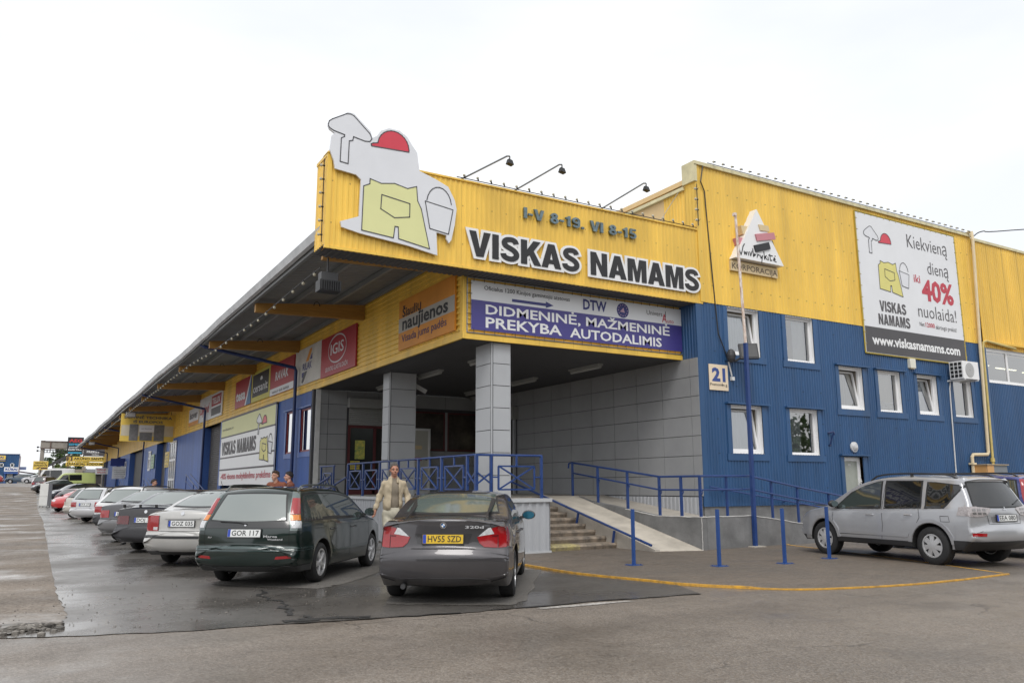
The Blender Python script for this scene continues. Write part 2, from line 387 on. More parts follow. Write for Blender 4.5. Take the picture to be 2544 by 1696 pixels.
# one sheet to the horizon
mb = MB(); xs = [-900, -400, -200, -120, -80, -60, -45, -35, -25, -18, -12, -8, -4, 0, 4, 8, 12, 18, 25, 35, 45, 60, 90, 150, 300, 900]
ys = [-900, -300, -100, -40, -15, 0, 10, 20, 30, 40, 50, 60, 70, 74, 78, 84, 90, 96, 102, 108, 114, 120, 126, 132, 138, 142, 150, 170, 200, 300, 600, 1200]
mb.add([(x, y, zg(x, y) - 0.012) for y in ys for x in xs], [(j * len(xs) + i, j * len(xs) + i + 1, (j + 1) * len(xs) + i + 1, (j + 1) * len(xs) + i) for j in range(len(ys) - 1) for i in range(len(xs) - 1)])
tag(mb.build('ground', G_OLD), kind='structure')
rnd = random.Random(3)
def wob(pts, amp, n):             # roughens a polyline
    o = []
    for a, b in zip(pts[:-1], pts[1:]):
        for j in range(n):
            t = j / n; o.append((a[0] + (b[0] - a[0]) * t + rnd.uniform(-amp, amp) * (j > 0), a[1] + (b[1] - a[1]) * t + rnd.uniform(-amp, amp) * (j > 0)))
    return o + [pts[-1]]
seam = wob([(-0.3, 9.95), (0.5, 9.62), (1.56, 9.30), (2.59, 9.20), (3.45, 9.04), (4.52, 8.86), (5.25, 8.86), (6.87, 8.78), (8.14, 8.62)], .03, 6)
west = wob([(0.45, 125), (0.50, 60), (0.57, 40), (0.44, 16), (0.44, 12.8), (0.50, 11.2), (0.40, 10.5), (0.1, 10.1), (-0.3, 9.95)], .03, 7)
park = seam + [(8.55, 9.55), (8.25, 10.9), (8.1, 13.0), (8.1, 15.0), (8.2, 125)] + west[:-1]
sheet('car_park', park, -0.004, G_NEW, 2.5)
sheet('dirt_yard', wob([(-0.3, 9.95), (-3, 10.25), (-8, 10.6), (-60, 12)], .12, 6)[::-1] + [(0.1, 10.1), (0.40, 10.5), (0.50, 11.2), (0.44, 12.8), (0.44, 16), (0.57, 40), (0.50, 60), (0.45, 125)] + [(-60, 140)], -0.008, G_DIRT, 6.0)
# crumbling lip of old asphalt where the dirt meets the road
mb = MB()
for i in range(420):
    t = rnd.random(); px = -2.6 + 2.95 * t ** .7 + rnd.uniform(-.12, .12); py = 10.35 + rnd.gauss(.05, .16) - .10 * (px + 1)
    if px > .42: continue
    s = rnd.uniform(.012, .05) * (1.4 if rnd.random() < .15 else 1); a = rnd.random() * 6.28
    mb.ball((px, py, -0.006 + s * .3), s, 3, (1, rnd.uniform(.6, 1), rnd.uniform(.45, .8)))
for i in range(260):
    px = rnd.uniform(-.2, 4.2) ; py = 9.6 + abs(rnd.gauss(0, 2.2)) + .1 * px
    s = rnd.uniform(.004, .012); mb.ball((px, py, s * .4), s, 3, (1, .8, .6))
solo(mb, 'rubble', G_CRUST, 'loose dark stones and crumbled asphalt scattered over the car park corner', 'rubble', (-1, 10.3, 0), kind='stuff')
sheet('asphalt_crust', wob([(-3.4, 10.45), (-1.6, 10.1), (-.2, 9.98), (.28, 10.22), (.36, 10.55), (.0, 10.75), (-.5, 10.62), (-1.6, 10.85), (-3.4, 10.95)], .05, 6), 0.010, G_CRUST, .4)
# tar seam and crack
def ribbon(name, pts, wd, z, m, wv=.5, kind='structure'):
    mb = MB(); P = [Vector(p) for p in pts]; V = []
    for i, p in enumerate(P):
        d = (P[min(i + 1, len(P) - 1)] - P[max(i - 1, 0)]).normalized(); n = Vector((-d.y, d.x)); ww = wd * rnd.uniform(1 - wv, 1 + wv) / 2
        V += [(p.x + n.x * ww, p.y + n.y * ww, zg(p.x, p.y) + z), (p.x - n.x * ww, p.y - n.y * ww, zg(p.x, p.y) + z)]
    mb.add(V, [(2 * i, 2 * i + 1, 2 * i + 3, 2 * i + 2) for i in range(len(P) - 1)])
    return tag(mb.build(name, m), kind=kind)
ribbon('asphalt_seam', seam[17:31], .030, .002, G_CRACK, .95); ribbon('asphalt_seam', seam[33:], .034, .002, G_CRACK, .95)
ribbon('asphalt_crack', wob([(3.0, 12.3), (2.87, 11.6), (2.92, 10.7), (2.78, 9.9), (2.85, 9.3)], .07, 7), .06, .002, G_CRACK, .9)
ribbon('asphalt_joint', wob([(2.55, 9.35), (3.0, 9.32), (3.5, 9.15)], .04, 6), .14, .003, G_CRACK, .6)
# worn white smear on the edge of the old road
sheet('paint_smear', wob([(5.5, 8.74), (6.2, 8.72), (6.85, 8.66), (6.9, 8.56), (6.2, 8.58), (5.55, 8.63), (5.5, 8.74)], .022, 5)[:-1], -0.005, SMEAR, .3)
# dry patches where the first two cars kept the rain off
sheet('dry_patch', wob([(2.55, 13.35), (3.75, 12.02), (4.25, 12.35), (7.0, 15.6), (5.6, 16.9), (2.6, 13.7), (2.55, 13.35)], .05, 6)[:-1], 0.000, G_DRY, .6)
sheet('dry_patch', wob([(4.05, 10.05), (4.25, 9.80), (5.35, 9.10), (5.75, 9.35), (8.0, 12.5), (6.6, 13.7), (4.2, 10.35), (4.05, 10.05)], .05, 6)[:-1], 0.000, G_DRY, .6)
# brown paved forecourt with a yellow kerb line
ky = [(8.14, 14.9), (8.11, 12.99), (8.10, 11.55), (8.42, 10.22), (8.61, 9.44), (9.05, 8.78), (9.60, 8.22), (10.19, 7.98), (11.0, 7.78), (11.83, 7.68), (13.0, 7.66), (14.23, 7.72)]
def smooth(pts, n=5):
    o = []; P = [Vector(p) for p in pts]
    for i in range(len(P) - 1):
        p0 = P[max(i - 1, 0)]; p1 = P[i]; p2 = P[i + 1]; p3 = P[min(i + 2, len(P) - 1)]
        for j in range(n):
            t = j / n; o.append(tuple(.5 * ((2 * p1) + (p2 - p0) * t + (2 * p0 - 5 * p1 + 4 * p2 - p3) * t * t + (3 * p1 - p0 - 3 * p2 + p3) * t ** 3)))
    return o + [tuple(P[-1])]
ks = smooth(ky)
sheet('forecourt', [(x + .05, y + .03) for x, y in ks] + [(14.95, 9.7), (15.9, 12.45), (16.6, 14.6), (16.6, 16.1), (8.14, 16.1)], 0.006, G_PAVE, 1.0, thick=.03)
mb = MB(); n = len(ks); V = []
for i, p in enumerate(ks):
    a = Vector(ks[max(i - 1, 0)]); b = Vector(ks[min(i + 1, n - 1)]); d = (b - a).normalized(); nn = Vector((-d.y, d.x))
    h = .030 if p[1] > 8.7 else max(.012, .030 - (8.7 - p[1]) * .12 if p[0] < 9.4 else .012); wd = .030 + .010 * math.sin(i * 1.9) * math.sin(i * .7)
    p = Vector(p); o_ = p - nn * wd * .3; i_ = p + nn * wd
    V += [(o_.x, o_.y, -.01), (o_.x, o_.y, h), (i_.x, i_.y, h), (i_.x, i_.y, -.01)]
mb.add(V, [(4 * i + k, 4 * i + (k + 1) % 4, 4 * i + 4 + (k + 1) % 4, 4 * i + 4 + k) for i in range(n - 1) for k in range(4)])
tag(mb.build('kerb_line', YLINE), kind='structure')
ribbon('parking_line', smooth([(17.2, 14.5), (16.49, 14.3), (15.88, 12.45), (14.92, 9.64), (14.2, 7.80)], 5), .07, .010, YLINE, .25)
# ------------------------------------------------------------------ the store building
YB, XW, YF, XF, YK = 15.90, 15.25, 16.55, 8.45, 28.0
FR, SD = front(YB), side(XF)
B = wthing('store_building', 'long yellow and blue corrugated store with a deep canopy over the car park', 'store', (XF, YB, 0))
def surround(mb, pl, u0, u1, v0, v1, top=True):
    """flat sheet flashings round an opening"""
    mb.pbox(pl, u0 - .16, u0, v0 - .02, v1 + .02, .0, .034); mb.pbox(pl, u1, u1 + .16, v0 - .02, v1 + .02, .0, .034)
    mb.pbox(pl, u0 - .20, u1 + .22, v0 - .20, v0 - .02, .0, .040)
    if top: mb.pbox(pl, u0 - .18, u1 + .26, v1 + .03, v1 + .075, .0, .12)
def window(par, pl, u0, u1, v0, v1, tilt=False, curtain=None, fr=.07, fm=None, mull=(), trans=(), deep=.10, glass=None, name='window', inner=None):
    fm = fm or WHT
    m = MB(); d0, d1 = -deep - .06, -deep
    for a, b, c, e in ((u0, u0 + fr, v0, v1), (u1 - fr, u1, v0, v1), (u0 + fr, u1 - fr, v0, v0 + fr), (u0 + fr, u1 - fr, v1 - fr, v1)): m.pbox(pl, a, b, c, e, d0, d1)
    for x in mull: m.pbox(pl, x - fr / 2, x + fr / 2, v0 + fr, v1 - fr, d0, d1 - .004)
    for z in trans: m.pbox(pl, u0 + fr, u1 - fr, z - fr / 2, z + fr / 2, d0, d1 - .008)
    # reveal
    for a, b, c, e in ((u0 - .012, u0, v0, v1), (u1, u1 + .012, v0, v1), (u0, u1, v0 - .012, v0), (u0, u1, v1, v1 + .012)): m.pbox(pl, a, b, c, e, -deep - .10, .02)
    W = m.build(name, fm, par)
    a0, a1, b0, b1 = u0 + fr, u1 - fr, v0 + fr, v1 - fr
    q = Pl(pl.p(0, v0 + fr, -deep + .005), pl.u, pl.v)
    if tilt:      # sash leaning inwards at the top
        ang = R(8); vv = (pl.v * math.cos(ang) - pl.n * math.sin(ang)); q = Pl(pl.p(0, v0 + fr, -deep - .01), pl.u, vv)
        s = MB(); H = b1 - b0; f2 = .055
        for a, b, c, e in ((a0, a0 + f2, 0, H), (a1 - f2, a1, 0, H), (a0 + f2, a1 - f2, 0, f2), (a0 + f2, a1 - f2, H - f2, H)): s.pbox(q, a, b, c, e, -.05, .0)
        sa = s.build('sash', fm, W)
        g = MB(); g.add([q.p(a0 + f2, f2, -.03), q.p(a1 - f2, f2, -.03), q.p(a1 - f2, H - f2, -.03), q.p(a0 + f2, H - f2, -.03)], [(0, 1, 2, 3)]); g.build('pane', glass or PANE, W)
    else:
        g = MB(); g.add([pl.p(a0, b0, d1 - .03), pl.p(a1, b0, d1 - .03), pl.p(a1, b1, d1 - .03), pl.p(a0, b1, d1 - .03)], [(0, 1, 2, 3)]); g.build('pane', glass or PANE, W)
    # the room behind: reveal, back and curtain
    rm = MB(); D = -1.1
    rm.add([pl.p(a0, b0, d0), pl.p(a1, b0, d0), pl.p(a1, b1, d0), pl.p(a0, b1, d0), pl.p(a0 - .3, b0 - .3, D), pl.p(a1 + .3, b0 - .3, D), pl.p(a1 + .3, b1 + .2, D), pl.p(a0 - .3, b1 + .2, D)],
           [(0, 4, 5, 1), (1, 5, 6, 2), (2, 6, 7, 3), (3, 7, 4, 0), (4, 7, 6, 5)])
    rm.build('room', inner or ROOM, W)
    if curtain:
        c = MB(); V = []; x0, x1, m_, lo = curtain; n = 40
        for i in range(n + 1):
            x = x0 + (x1 - x0) * i / n; V += [pl.p(x, lo, d0 - .16 + .025 * math.sin(i * 1.9) - .01 * math.sin(i * .7)), pl.p(x, b1, d0 - .16 + .02 * math.sin(i * 1.9))]
        c.add(V, [(2 * i, 2 * i + 2, 2 * i + 3, 2 * i + 1) for i in range(n)]); c.build('curtain', m_, W, smooth=True)
    return W
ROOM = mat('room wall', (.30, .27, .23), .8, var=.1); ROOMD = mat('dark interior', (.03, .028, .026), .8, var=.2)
CURT = mat('net curtain', (.62, .62, .62), .9, var=.05); CURTB = mat('beige blind', (.50, .44, .36), .9, var=.05); CURTG = mat('green curtain', (.22, .24, .16), .9, var=.1)
# --- street front
wins = [(16.42, 17.68, 5.08, 6.42, True, (16.4, 17.7, CURT, 5.1)), (18.80, 20.01, 5.08, 6.42, False, (19.45, 20.1, CURT, 5.1)),
        (16.38, 17.60, 2.34, 3.65, True, (16.3, 17.7, CURT, 2.36)), (18.73, 19.94, 2.34, 3.65, False, (18.7, 19.55, CURT, 2.36)),
        (21.06, 22.20, 3.77, 5.07, True, (21.0, 22.3, CURTB, 3.8)), (22.96, 24.12, 3.77, 5.07, False, (23.45, 24.2, CURTB, 3.8)),
        (25.02, 26.13, 3.77, 5.07, True, (25.0, 25.9, CURT, 3.8)), (27.06, 28.16, 3.77, 5.07, False, (27.7, 28.2, CURTB, 3.8))]
door = (21.0, 21.90, .08, 2.31); XR = 29.10; XEND = 47.0
lw = (29.27, 39.3, 5.08, 6.34)
holes = [q[:4] for q in wins] + [door]
ZS = 6.46
blu = MB()
blu.corr(FR, XW + .18, XR, .92, ZS, .11, .020, holes=holes)
blu.corr(FR, XR, XEND, .92, ZS - .1, .11, .020, holes=[lw], d=.06)
for q in wins: surround(blu, FR, *q[:4], top=q[3] < 6.3)
surround(blu, FR, *door)
blu.pbox(FR, XW + .0, XW + .19, .92, ZS, -.02, .026)                       # corner flashing
blu.pbox(FR, XR - .06, XR + .10, .92, ZS, -.02, .085)
blu.corr(Pl((XW + .02, 0, 0), (0, -1, 0), (0, 0, 1)), -YF - .05, -YB, 4.9, ZS, .11, .018)     # return by the banner
blu.build('wall', BLU, B)
yl = MB()
yl.corr(FR, 15.55, XR, ZS, 10.45, .13, .015, holes=[(q[0] - .1, q[1] + .1, ZS - .1, ZS) for q in wins], d=.02)
yl.corr(FR, XR, XEND, 6.34, 10.32, .13, .022, d=.08)
yl.pbox(FR, 15.43, 15.60, ZS, 10.45, -.4, .05)
yl.corr(side(15.45), -YB - 1.3, -YB, 8.5, 9.85, .13, .02)                   # return of the tall block
yl.build('wall', YEL, B)
tr = MB()
tr.pbox(FR, 15.36, XR, 10.45, 10.55, -.42, .10); tr.pbox(FR, XR, XEND, 10.32, 10.42, -.42, .14)
tr.pbox(FR, 15.36, 15.47, 9.95, 10.45, -.42, .08)
tr.box(15.36, 15.50, YB + .4, YB + 9, 9.82, 9.92)
tr.build('parapet_cap', mat('cap flashing', (.62, .56, .34), .5, var=.2, vs=3), B)
cw = MB(); cw.box(15.46, 15.9, YB + 1.3, 28.5, 8.0, 9.83); cw.build('wall', CREAM, B)
pl_ = MB(); pl_.box(XW + .05, XEND, YB + .03, YB + .4, -.2, .92); pl_.build('plinth', CONCD, B)
bk = MB(); bk.box(15.6, XEND, YB + .45, YB + .6, 6.3, 10.3); bk.box(XEND - .1, XEND, YB + .1, 32, 0, 10.3); bk.box(15.6, XEND, 30, 30.3, 0, 10.2); bk.box(15.6, XEND, YB + .6, 30, 10.1, 10.25)
bk.build('inner_wall', CREAM, B)
for q in wins: window(B, FR, q[0], q[1], q[2], q[3], q[4], q[5], glass=PANE)
W = window(B, Pl((0, YB - .06, 0), (1, 0, 0), (0, 0, 1)), *lw, mull=(30.70, 32.4, 34.1, 35.8, 37.5), fr=.11, deep=.05, inner=ROOMD, name='ribbon_window')
ft = mat('fluorescent tube', (1, .93, .62), .5, var=0, emit=1.6)
t = MB()
for i in range(5): t.box(29.7 + i * 1.9, 31.1 + i * 1.9, YB + .86, YB + .92, 5.92 - .05 * i, 5.95 - .05 * i)
t.build('tube_light', ft, W)
ho = MB(); ho.box(29.25, XEND, YB - .22, YB - .12, 6.50, 6.57); ho.build('rain_rail', YELD, B)
# objects on window sills
def door_leaf(par, pl, u0, u1, v0, v1, fm, gm):
    m = MB(); f = .12; d0, d1 = -.16, -.10
    for a, b, c, e in ((u0, u0 + f, v0, v1), (u1 - f, u1, v0, v1), (u0 + f, u1 - f, v0, v0 + f), (u0 + f, u1 - f, v1 - f, v1)): m.pbox(pl, a, b, c, e, d0, d1)
    o = m.build('door', fm, par)
    g = MB(); g.pbox(pl, u0 + f, u1 - f, v0 + f, v1 - f, -.15, -.13); g.build('pane', gm, o)
    h = MB(); h.pbox(pl, u1 - .09, u1 - .05, 1.50, 1.66, d1, d1 + .05); h.pbox(pl, u1 - .15, u1 - .05, 1.56, 1.585, d1 + .05, d1 + .07); h.build('handle', WHTD, o)
    return o
FROST = mat('frosted glass', (.33, .35, .31), .25, var=.15, vs=2, spec=.6)
D_ = door_leaf(B, FR, *door, WHT, FROST)
m = MB(); m.text(FR, 'WC', 21.36, 2.05, .06, .14, d=-.125, bold=.02); m.build('door_label', WHT, D_)
# --- recessed entrance: platform, panels, ceiling, columns
fl = MB(); fl.box(8.3, 10.14, 15.55, 19.1, .05, 1.19); fl.box(8.3, 13.5, 19.1, YK, .0, 1.19); fl.box(13.5, XW, 20.2, YK, .0, 1.19); fl.build('terrace', CONC, B)
pn = MB()
def panels(pl, us, z0, z1, holes=(), d=0.02, mbp=None, h=.533):
    mbp = mbp if mbp is not None else pn; k = 0
    zs = [z0 + h * i for i in range(int((z1 - z0) / h) + 1)] + [z1]
    for a, b in zip(us[:-1], us[1:]):
        for c, e in zip(zs[:-1], zs[1:]):
            if e - c < .05: continue
            if any(a < H[1] - .02 and b > H[0] + .02 and c < H[3] - .02 and e > H[2] + .02 for H in holes): continue
            mbp.pbox(pl, a + .008, b - .008, c + .008, e - .008, 0, d)
IW = side(XW)
us = [-15.9, -15.98 - .14] ; 
us = [-YK + .0, -26.6, -25.4, -24.22, -23.07, -21.91, -20.75, -19.6, -18.49, -17.36, -16.2, -15.88]
panels(IW, us, 1.19, 4.90, holes=[(-27.6, -25.5, 1.19, 3.9)])
pn.build('cladding_panel', GRYP, B); pn = MB()
BW = front(YK)
panels(BW, [XF, 8.90, 9.60, 10.8, 12.1, 13.55, XW], 1.19, 4.90, holes=[(9.64, 11.9, 1.19, 4.3), (12.14, 15.1, 2.78, 4.26)])
pn.build('cladding_panel', GRYP, B)
jb = MB(); jb.box(XW + .005, XW + .2, YB + .02, YK + .2, 1.15, 4.90); jb.box(XF - .1, XW + .2, YK + .005, YK + .2, 1.0, 4.9)
jb.build('wall', GRYD, B)
# grey sheet below the panels down to the walkway
g = MB(); V = []; xs_ = []
g.corr(side(XW - .01), -20.4, -15.92, .60, 1.17, .16, .03); g.build('wall', GRYS, B)
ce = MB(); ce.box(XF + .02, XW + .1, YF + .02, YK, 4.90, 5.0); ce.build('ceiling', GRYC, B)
def column(x0, x1, y0, y1):
    c = MB()
    c.box(x0 + .02, x1 - .02, y0 + .02, y1 - .02, 1.19, 4.9)
    o = c.build('column', GRYD, B); p = MB()
    fx = Pl((0, y0, 0), (1, 0, 0), (0, 0, 1)); sx = side(x0)
    sx.o = Vector((x0, 0, 0))
    panels(fx, [x0 + .035, x1 - .0], 1.19, 4.9, mbp=p, d=.012); panels(sx, [-y1, -y0 - .035], 1.19, 4.9, mbp=p, d=.012)
    p.tube([(x0 + .012, y0 + .012, 1.19), (x0 + .012, y0 + .012, 4.9)], .022, 8)
    p.pbox(Pl((0, y1, 0), (-1, 0, 0), (0, 0, 1)), -x1, -x0, 1.19, 4.9, -.01, .01); p.pbox(Pl((x1, 0, 0), (0, 1, 0), (0, 0, 1)), y0, y1, 1.19, 4.9, -.01, .01)
    p.build('column_panel', GRYB, o)
column(9.28, 9.80, 16.66, 17.45); column(9.10, 9.95, 22.66, 23.2)
# back wall: shutter door, poster windows, entrance opening
MAR = mat('maroon frame', (.10, .016, .018), .4, var=.1)
SHUT = mat('shutter slats', (.30, .30, .29), .5, var=.05); SHUTD = mat('dark shutter', (.115, .11, .105), .55, var=.06)
s = MB(); s.pbox(BW, 9.60, 12.0, 4.28, 4.62, 0, .28); s.corr(BW, 9.66, 11.95, 3.66, 4.30, .07, .02, axis='v', d=.03); sh = s.build('roller_shutter', SHUT, B)
dm = MB()
for a, b, c, e in ((9.66, 9.74, 1.19, 3.66), (10.62, 10.72, 1.19, 3.58), (11.86, 11.95, 1.19, 3.66), (9.74, 11.86, 3.56, 3.66), (9.74, 11.86, 1.19, 1.35)): dm.pbox(BW, a, b, c, e, 0, .06)
dd = dm.build('door', MAR, B); g = MB(); g.pbox(BW, 9.74, 10.62, 1.35, 3.56, 0, .03); g.build('pane', mat('dark door glass', (.02, .022, .022), .12, var=0), dd)
g = MB(); g.pbox(BW, 10.72, 11.86, 1.35, 3.56, 0, .01); g.build('pane', ROOMD, dd)
pw = MB()
for a, b in ((12.16, 13.52), (13.62, 15.05)):
    for q in ((a, a + .06, 2.8, 4.27), (b - .06, b, 2.8, 4.27), (a + .06, b - .06, 2.8, 2.86), (a + .06, b - .06, 4.21, 4.27)): pw.pbox(BW, *q, 0, .05)
pwo = pw.build('window', MAR, B)
PST = mat('dim poster', (.050, .040, .032), .25, var=.5, vs=2.5); g = MB(); g.pbox(BW, 12.22, 13.46, 2.86, 4.21, 0, .03); g.build('pane', PST, pwo); g = MB(); g.pbox(BW, 13.68, 14.99, 2.86, 4.21, 0, .03); g.build('pane', PST, pwo)
g = MB(); g.pbox(BW, 13.52, 13.62, 2.8, 4.27, 0, .055); g.build('mullion', GRYP, pwo)
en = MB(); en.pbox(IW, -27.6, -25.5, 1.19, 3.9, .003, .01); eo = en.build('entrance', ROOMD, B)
g = MB(); g.pbox(IW, -27.6, -25.3, 3.90, 4.35, .0, .24); g.build('shutter_box', SHUT, eo)
g = MB()
for z in (3.42, 3.22): g.pbox(IW, -26.9, -26.0, z, z + .03, .012, .02)
g.build('tube_light', mat('inside tube light', (1, .9, .6), .5, var=0, emit=1.0), eo)
g = MB(); g.pbox(IW, -25.62, -25.5, 1.19, 3.9, .01, .09); g.build('door_frame', GRYS, eo)
# --- skirt of grey sheet round the terrace
sk = MB()
sk.corr(front(15.53), 8.28, 10.14, .02, 1.12, .19, .025); sk.corr(side(8.28), -24.6, -15.53, .02, 1.12, .19, .025)
sk.corr(Pl((10.15, 0, 0), (0, 1, 0), (0, 0, 1)), 15.53, 19.1, .02, 1.12, .19, .025)
so_ = sk.build('terrace_skirt', GRYS, B)
g = MB(); g.box(8.22, 10.20, 15.47, 15.56, 1.12, 1.20); g.box(8.22, 8.31, 15.56, 24.6, 1.12, 1.20); g.box(10.11, 10.20, 15.56, 19.1, 1.12, 1.20); g.box(8.24, 10.18, 15.49, 15.51, 0, .05); g.build('skirt_cap', mat('skirt cap', (.48, .49, .50), .4, var=.05), so_)
# --- banner box over the entrance and fascia along the car park
fa = MB()
fa.corr(front(YF), XF, XW + .02, 5.06, ZS, .14, .02, axis='v')
fa.corr(SD, -127, -YF, 5.02, 7.16, .14, .028, axis='v')
fa.pbox(SD, -127, -YF + .03, 4.90, 5.02, -.05, .034); fa.pbox(SD, -YF - .10, -YF + .03, 5.02, 6.46, -.02, .036)
fa.pbox(front(YF), XF - .034, XW + .05, 4.90, 5.06, -.05, .05); fa.pbox(front(YF), XF - .03, XF + .08, 5.06, 6.46, -.02, .036)
fa.build('fascia', YELD if False else YEL, B)
# --- the big yellow sign wall
sg = MB()
SX0, SX1 = 4.86, 15.52
sg.corr(FR, SX0 + .05, SX1, 6.46, 8.50, .13, .015); sg.corr(side(SX0), -YF - .1, -YB, 6.5, 8.45, .13, .02)
sg.pbox(FR, SX0 - .03, SX0 + .07, 6.46, 8.52, -.02, .03)
sg.pbox(FR, SX0 - .03, SX1, 8.50, 8.54, -.30, .045); sg.pbox(FR, SX0 - .03, SX1, 6.40, 6.46, -.03, .036)
sg.box(SX0 - .03, SX0 + .02, YB, YF + .12, 8.45, 8.52)
so2 = sg.build('sign_wall', YEL, B)
g = MB(); g.corr(Pl((0, YB - .02, 6.43), (1, 0, 0), (0, 1, 0)), SX0, SX1, 0, YF - YB + .06, .13, .02, d=-.03); g.build('sign_soffit', mat('dark soffit', (.085, .085, .09), .6, var=.1), so2)
g = MB(); g.box(SX0 + .1, SX1, YB + .25, YB + .29, 6.5, 8.48); g.build('sign_back', ROOFG, so2)
# --- canopy
X0, X1, Y0, Y1 = 4.98, XF, YF + .1, 126.5
Z0, Z1 = 6.86, 7.18
cn = MB()
N = 60
def wave(y): return .035 * math.sin(y * .33) + .03 * math.sin(y * .11 + 1) if y > 30 else 0
ysn = [Y0 + (Y1 - Y0) * (i / N) ** 1.0 for i in range(N + 1)]
sl_ = Pl((X0, 0, Z0), (0, -1, 0), (X1 - X0, 0, Z1 - Z0))
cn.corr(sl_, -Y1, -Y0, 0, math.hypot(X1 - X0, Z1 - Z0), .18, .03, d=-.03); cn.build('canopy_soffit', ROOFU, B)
rf = MB()
for a, b in zip(ysn[:-1], ysn[1:]):
    rf.hexa([(X0 - .06, a, Z0 + .03), (X1, a, Z1 + .04), (X1, b, Z1 + .04), (X0 - .06, b, Z0 + .03), (X0 - .06, a, Z0 + .08), (X1, a, Z1 + .12), (X1, b, Z1 + .12), (X0 - .06, b, Z0 + .08)])
rf.box(X1, X1 + 7, YF + .1, Y1, 7.20, 7.30); rf.build('canopy_roof', ROOFG, B)
gt = MB(); rr = random.Random(5)
y = Y0 - .4
while y < Y1:
    L_ = 2.3; w1, w2 = wave(y), wave(y + L_); j = rr.uniform(-.012, .012)
    P = [(X0 - .10 + j, y + .015, Z0 - .06 + w1), (X0 - .02 + j, y + .015, Z0 - .09 + w1), (X0 - .02 + j, y + L_, Z0 - .09 + w2), (X0 - .10 + j, y + L_, Z0 - .06 + w2),
         (X0 - .15 + j, y + .015, Z0 + .12 + w1), (X0 - .06 + j, y + .015, Z0 + .15 + w1), (X0 - .06 + j, y + L_, Z0 + .15 + w2), (X0 - .15 + j, y + L_, Z0 + .12 + w2)]
    gt.hexa(P); y += L_
gt.build('gutter', GUT, B)
pr = MB()
for fx in (.02, .36, .70, .97):
    x = X0 + (X1 - X0) * fx; z = Z0 + (Z1 - Z0) * fx - .04; pr.box(x - .04, x + .04, Y0, Y1, z - .13, z)
pr.build('purlin', ROOFU, B)
hk = None
for i in range(16):
    y = 16.95 if i == 0 else 16.2 + 7.07 * i
    if y > 126: break
    m = MB(); a = 5.12; zt = lambda x: Z0 + (Z1 - Z0) * (x - X0) / (X1 - X0) - .17
    m.hexa([(a, y - .08, zt(a) - .26), (XF - .03, y - .08, zt(XF) - .46), (XF - .03, y + .08, zt(XF) - .46), (a, y + .08, zt(a) - .26), (a, y - .08, zt(a)), (XF - .03, y - .08, zt(XF)), (XF - .03, y + .08, zt(XF)), (a, y + .08, zt(a))])
    bm_ = m.build('canopy_beam', WOOD, B)
    if i < 7:
        g = MB(); x = 6.9; z = zt(x); n = 10
        g.tube([(x + .09 * math.cos(math.pi * k / n), y - .09, z - .06 + .13 * math.sin(math.pi * k / n)) for k in range(n + 1)], .012, 6); g.build('hook', BLK, bm_)
# --- drain pipes from the gutter back to the wall
for y in (30.2, 49.0, 78.5, 103.5, 119.5):
    m = MB(); m.tube([(X0 + .02, y + 1.2, Z0 - .12), (X0 + .15, y + 1.1, Z0 - .22), (8.24, y - .05, 5.92), (8.26, y - .1, 5.80), (8.26, y - .1, .2)], .065, 10); m.build('drainpipe', BLUPD, B)
# --- long wall below the fascia: blue sheet, dark bays, doors
SDl = side(XF + .01)
lw_holes = [(-31.78, -30.90, 2.74, 4.34), (-29.80, -28.50, 2.74, 4.30)]
bays = [(44.7, 50.3), (65.1, 70.7), (79.7, 91.5), (102.5, 106.2), (120.0, 127.0)]
bl = MB()
bl.corr(SDl, -33.0, -28.0, 1.0, 4.92, .13, .022, holes=lw_holes)
bl.pbox(SDl, -33.1, -32.9, 1, 4.92, -.02, .03); bl.build('wall', BLUL, B)
y0 = 44.2
for a, b in bays:
    if a > y0: bl = MB(); bl.corr(SDl, -a, -y0, .0, 4.92, .16 if y0 > 60 else .13, .006); bl.build('wall', BLUL, B)
    y0 = b
bl = MB(); bl.pbox(SDl, -44.9, -44.2, 0, 4.92, -.05, .03); bl.build('jamb', BLUL, B)
for a, b in bays:
    for q in ((-b - .12, -b), (-a, -a + .12)): bl = MB(); bl.pbox(SDl, *q, 0, 4.92, -.5, .035); bl.build('jamb', BLUL, B)
g = MB(); g.box(XF - .01, XF + .16, 27.96, 28.04, 1.1, 4.92); g.build('corner_trim', WHTD, B)
for h in lw_holes:
    window(B, SDl, h[0], h[1], h[2], h[3], fm=mat('red frame', (.22, .028, .03), .4, var=.1), deep=.0, fr=.055, glass=glass_mat('bright glass', (.5, .52, .53), .50), inner=ROOM)
    g = MB(); surround(g, SDl, *h[:4]); g.build('window_flashing', BLUL, B)
for a, b in bays:
    g = MB(); sp = side(XF + .48); g.corr(sp, -b, -a, 0, 4.92, .11, .03, axis='v'); g.build('shutter_door', SHUTD, B)
g = MB(); g.box(XF + .45, XF + .5, 28.2, 126.9, .0, 1.0); g.box(XF + .012, XF + .03, 28.0, 44.6, .0, 1.0); g.build('plinth', CONCD, B)
g = MB(); g.box(XF + .7, XF + .9, 28.3, 127, 0, 7.1); g.box(XF, 15, 126.95, 127.05, 0, 7.3); g.build('inner_wall', CONCD, B)
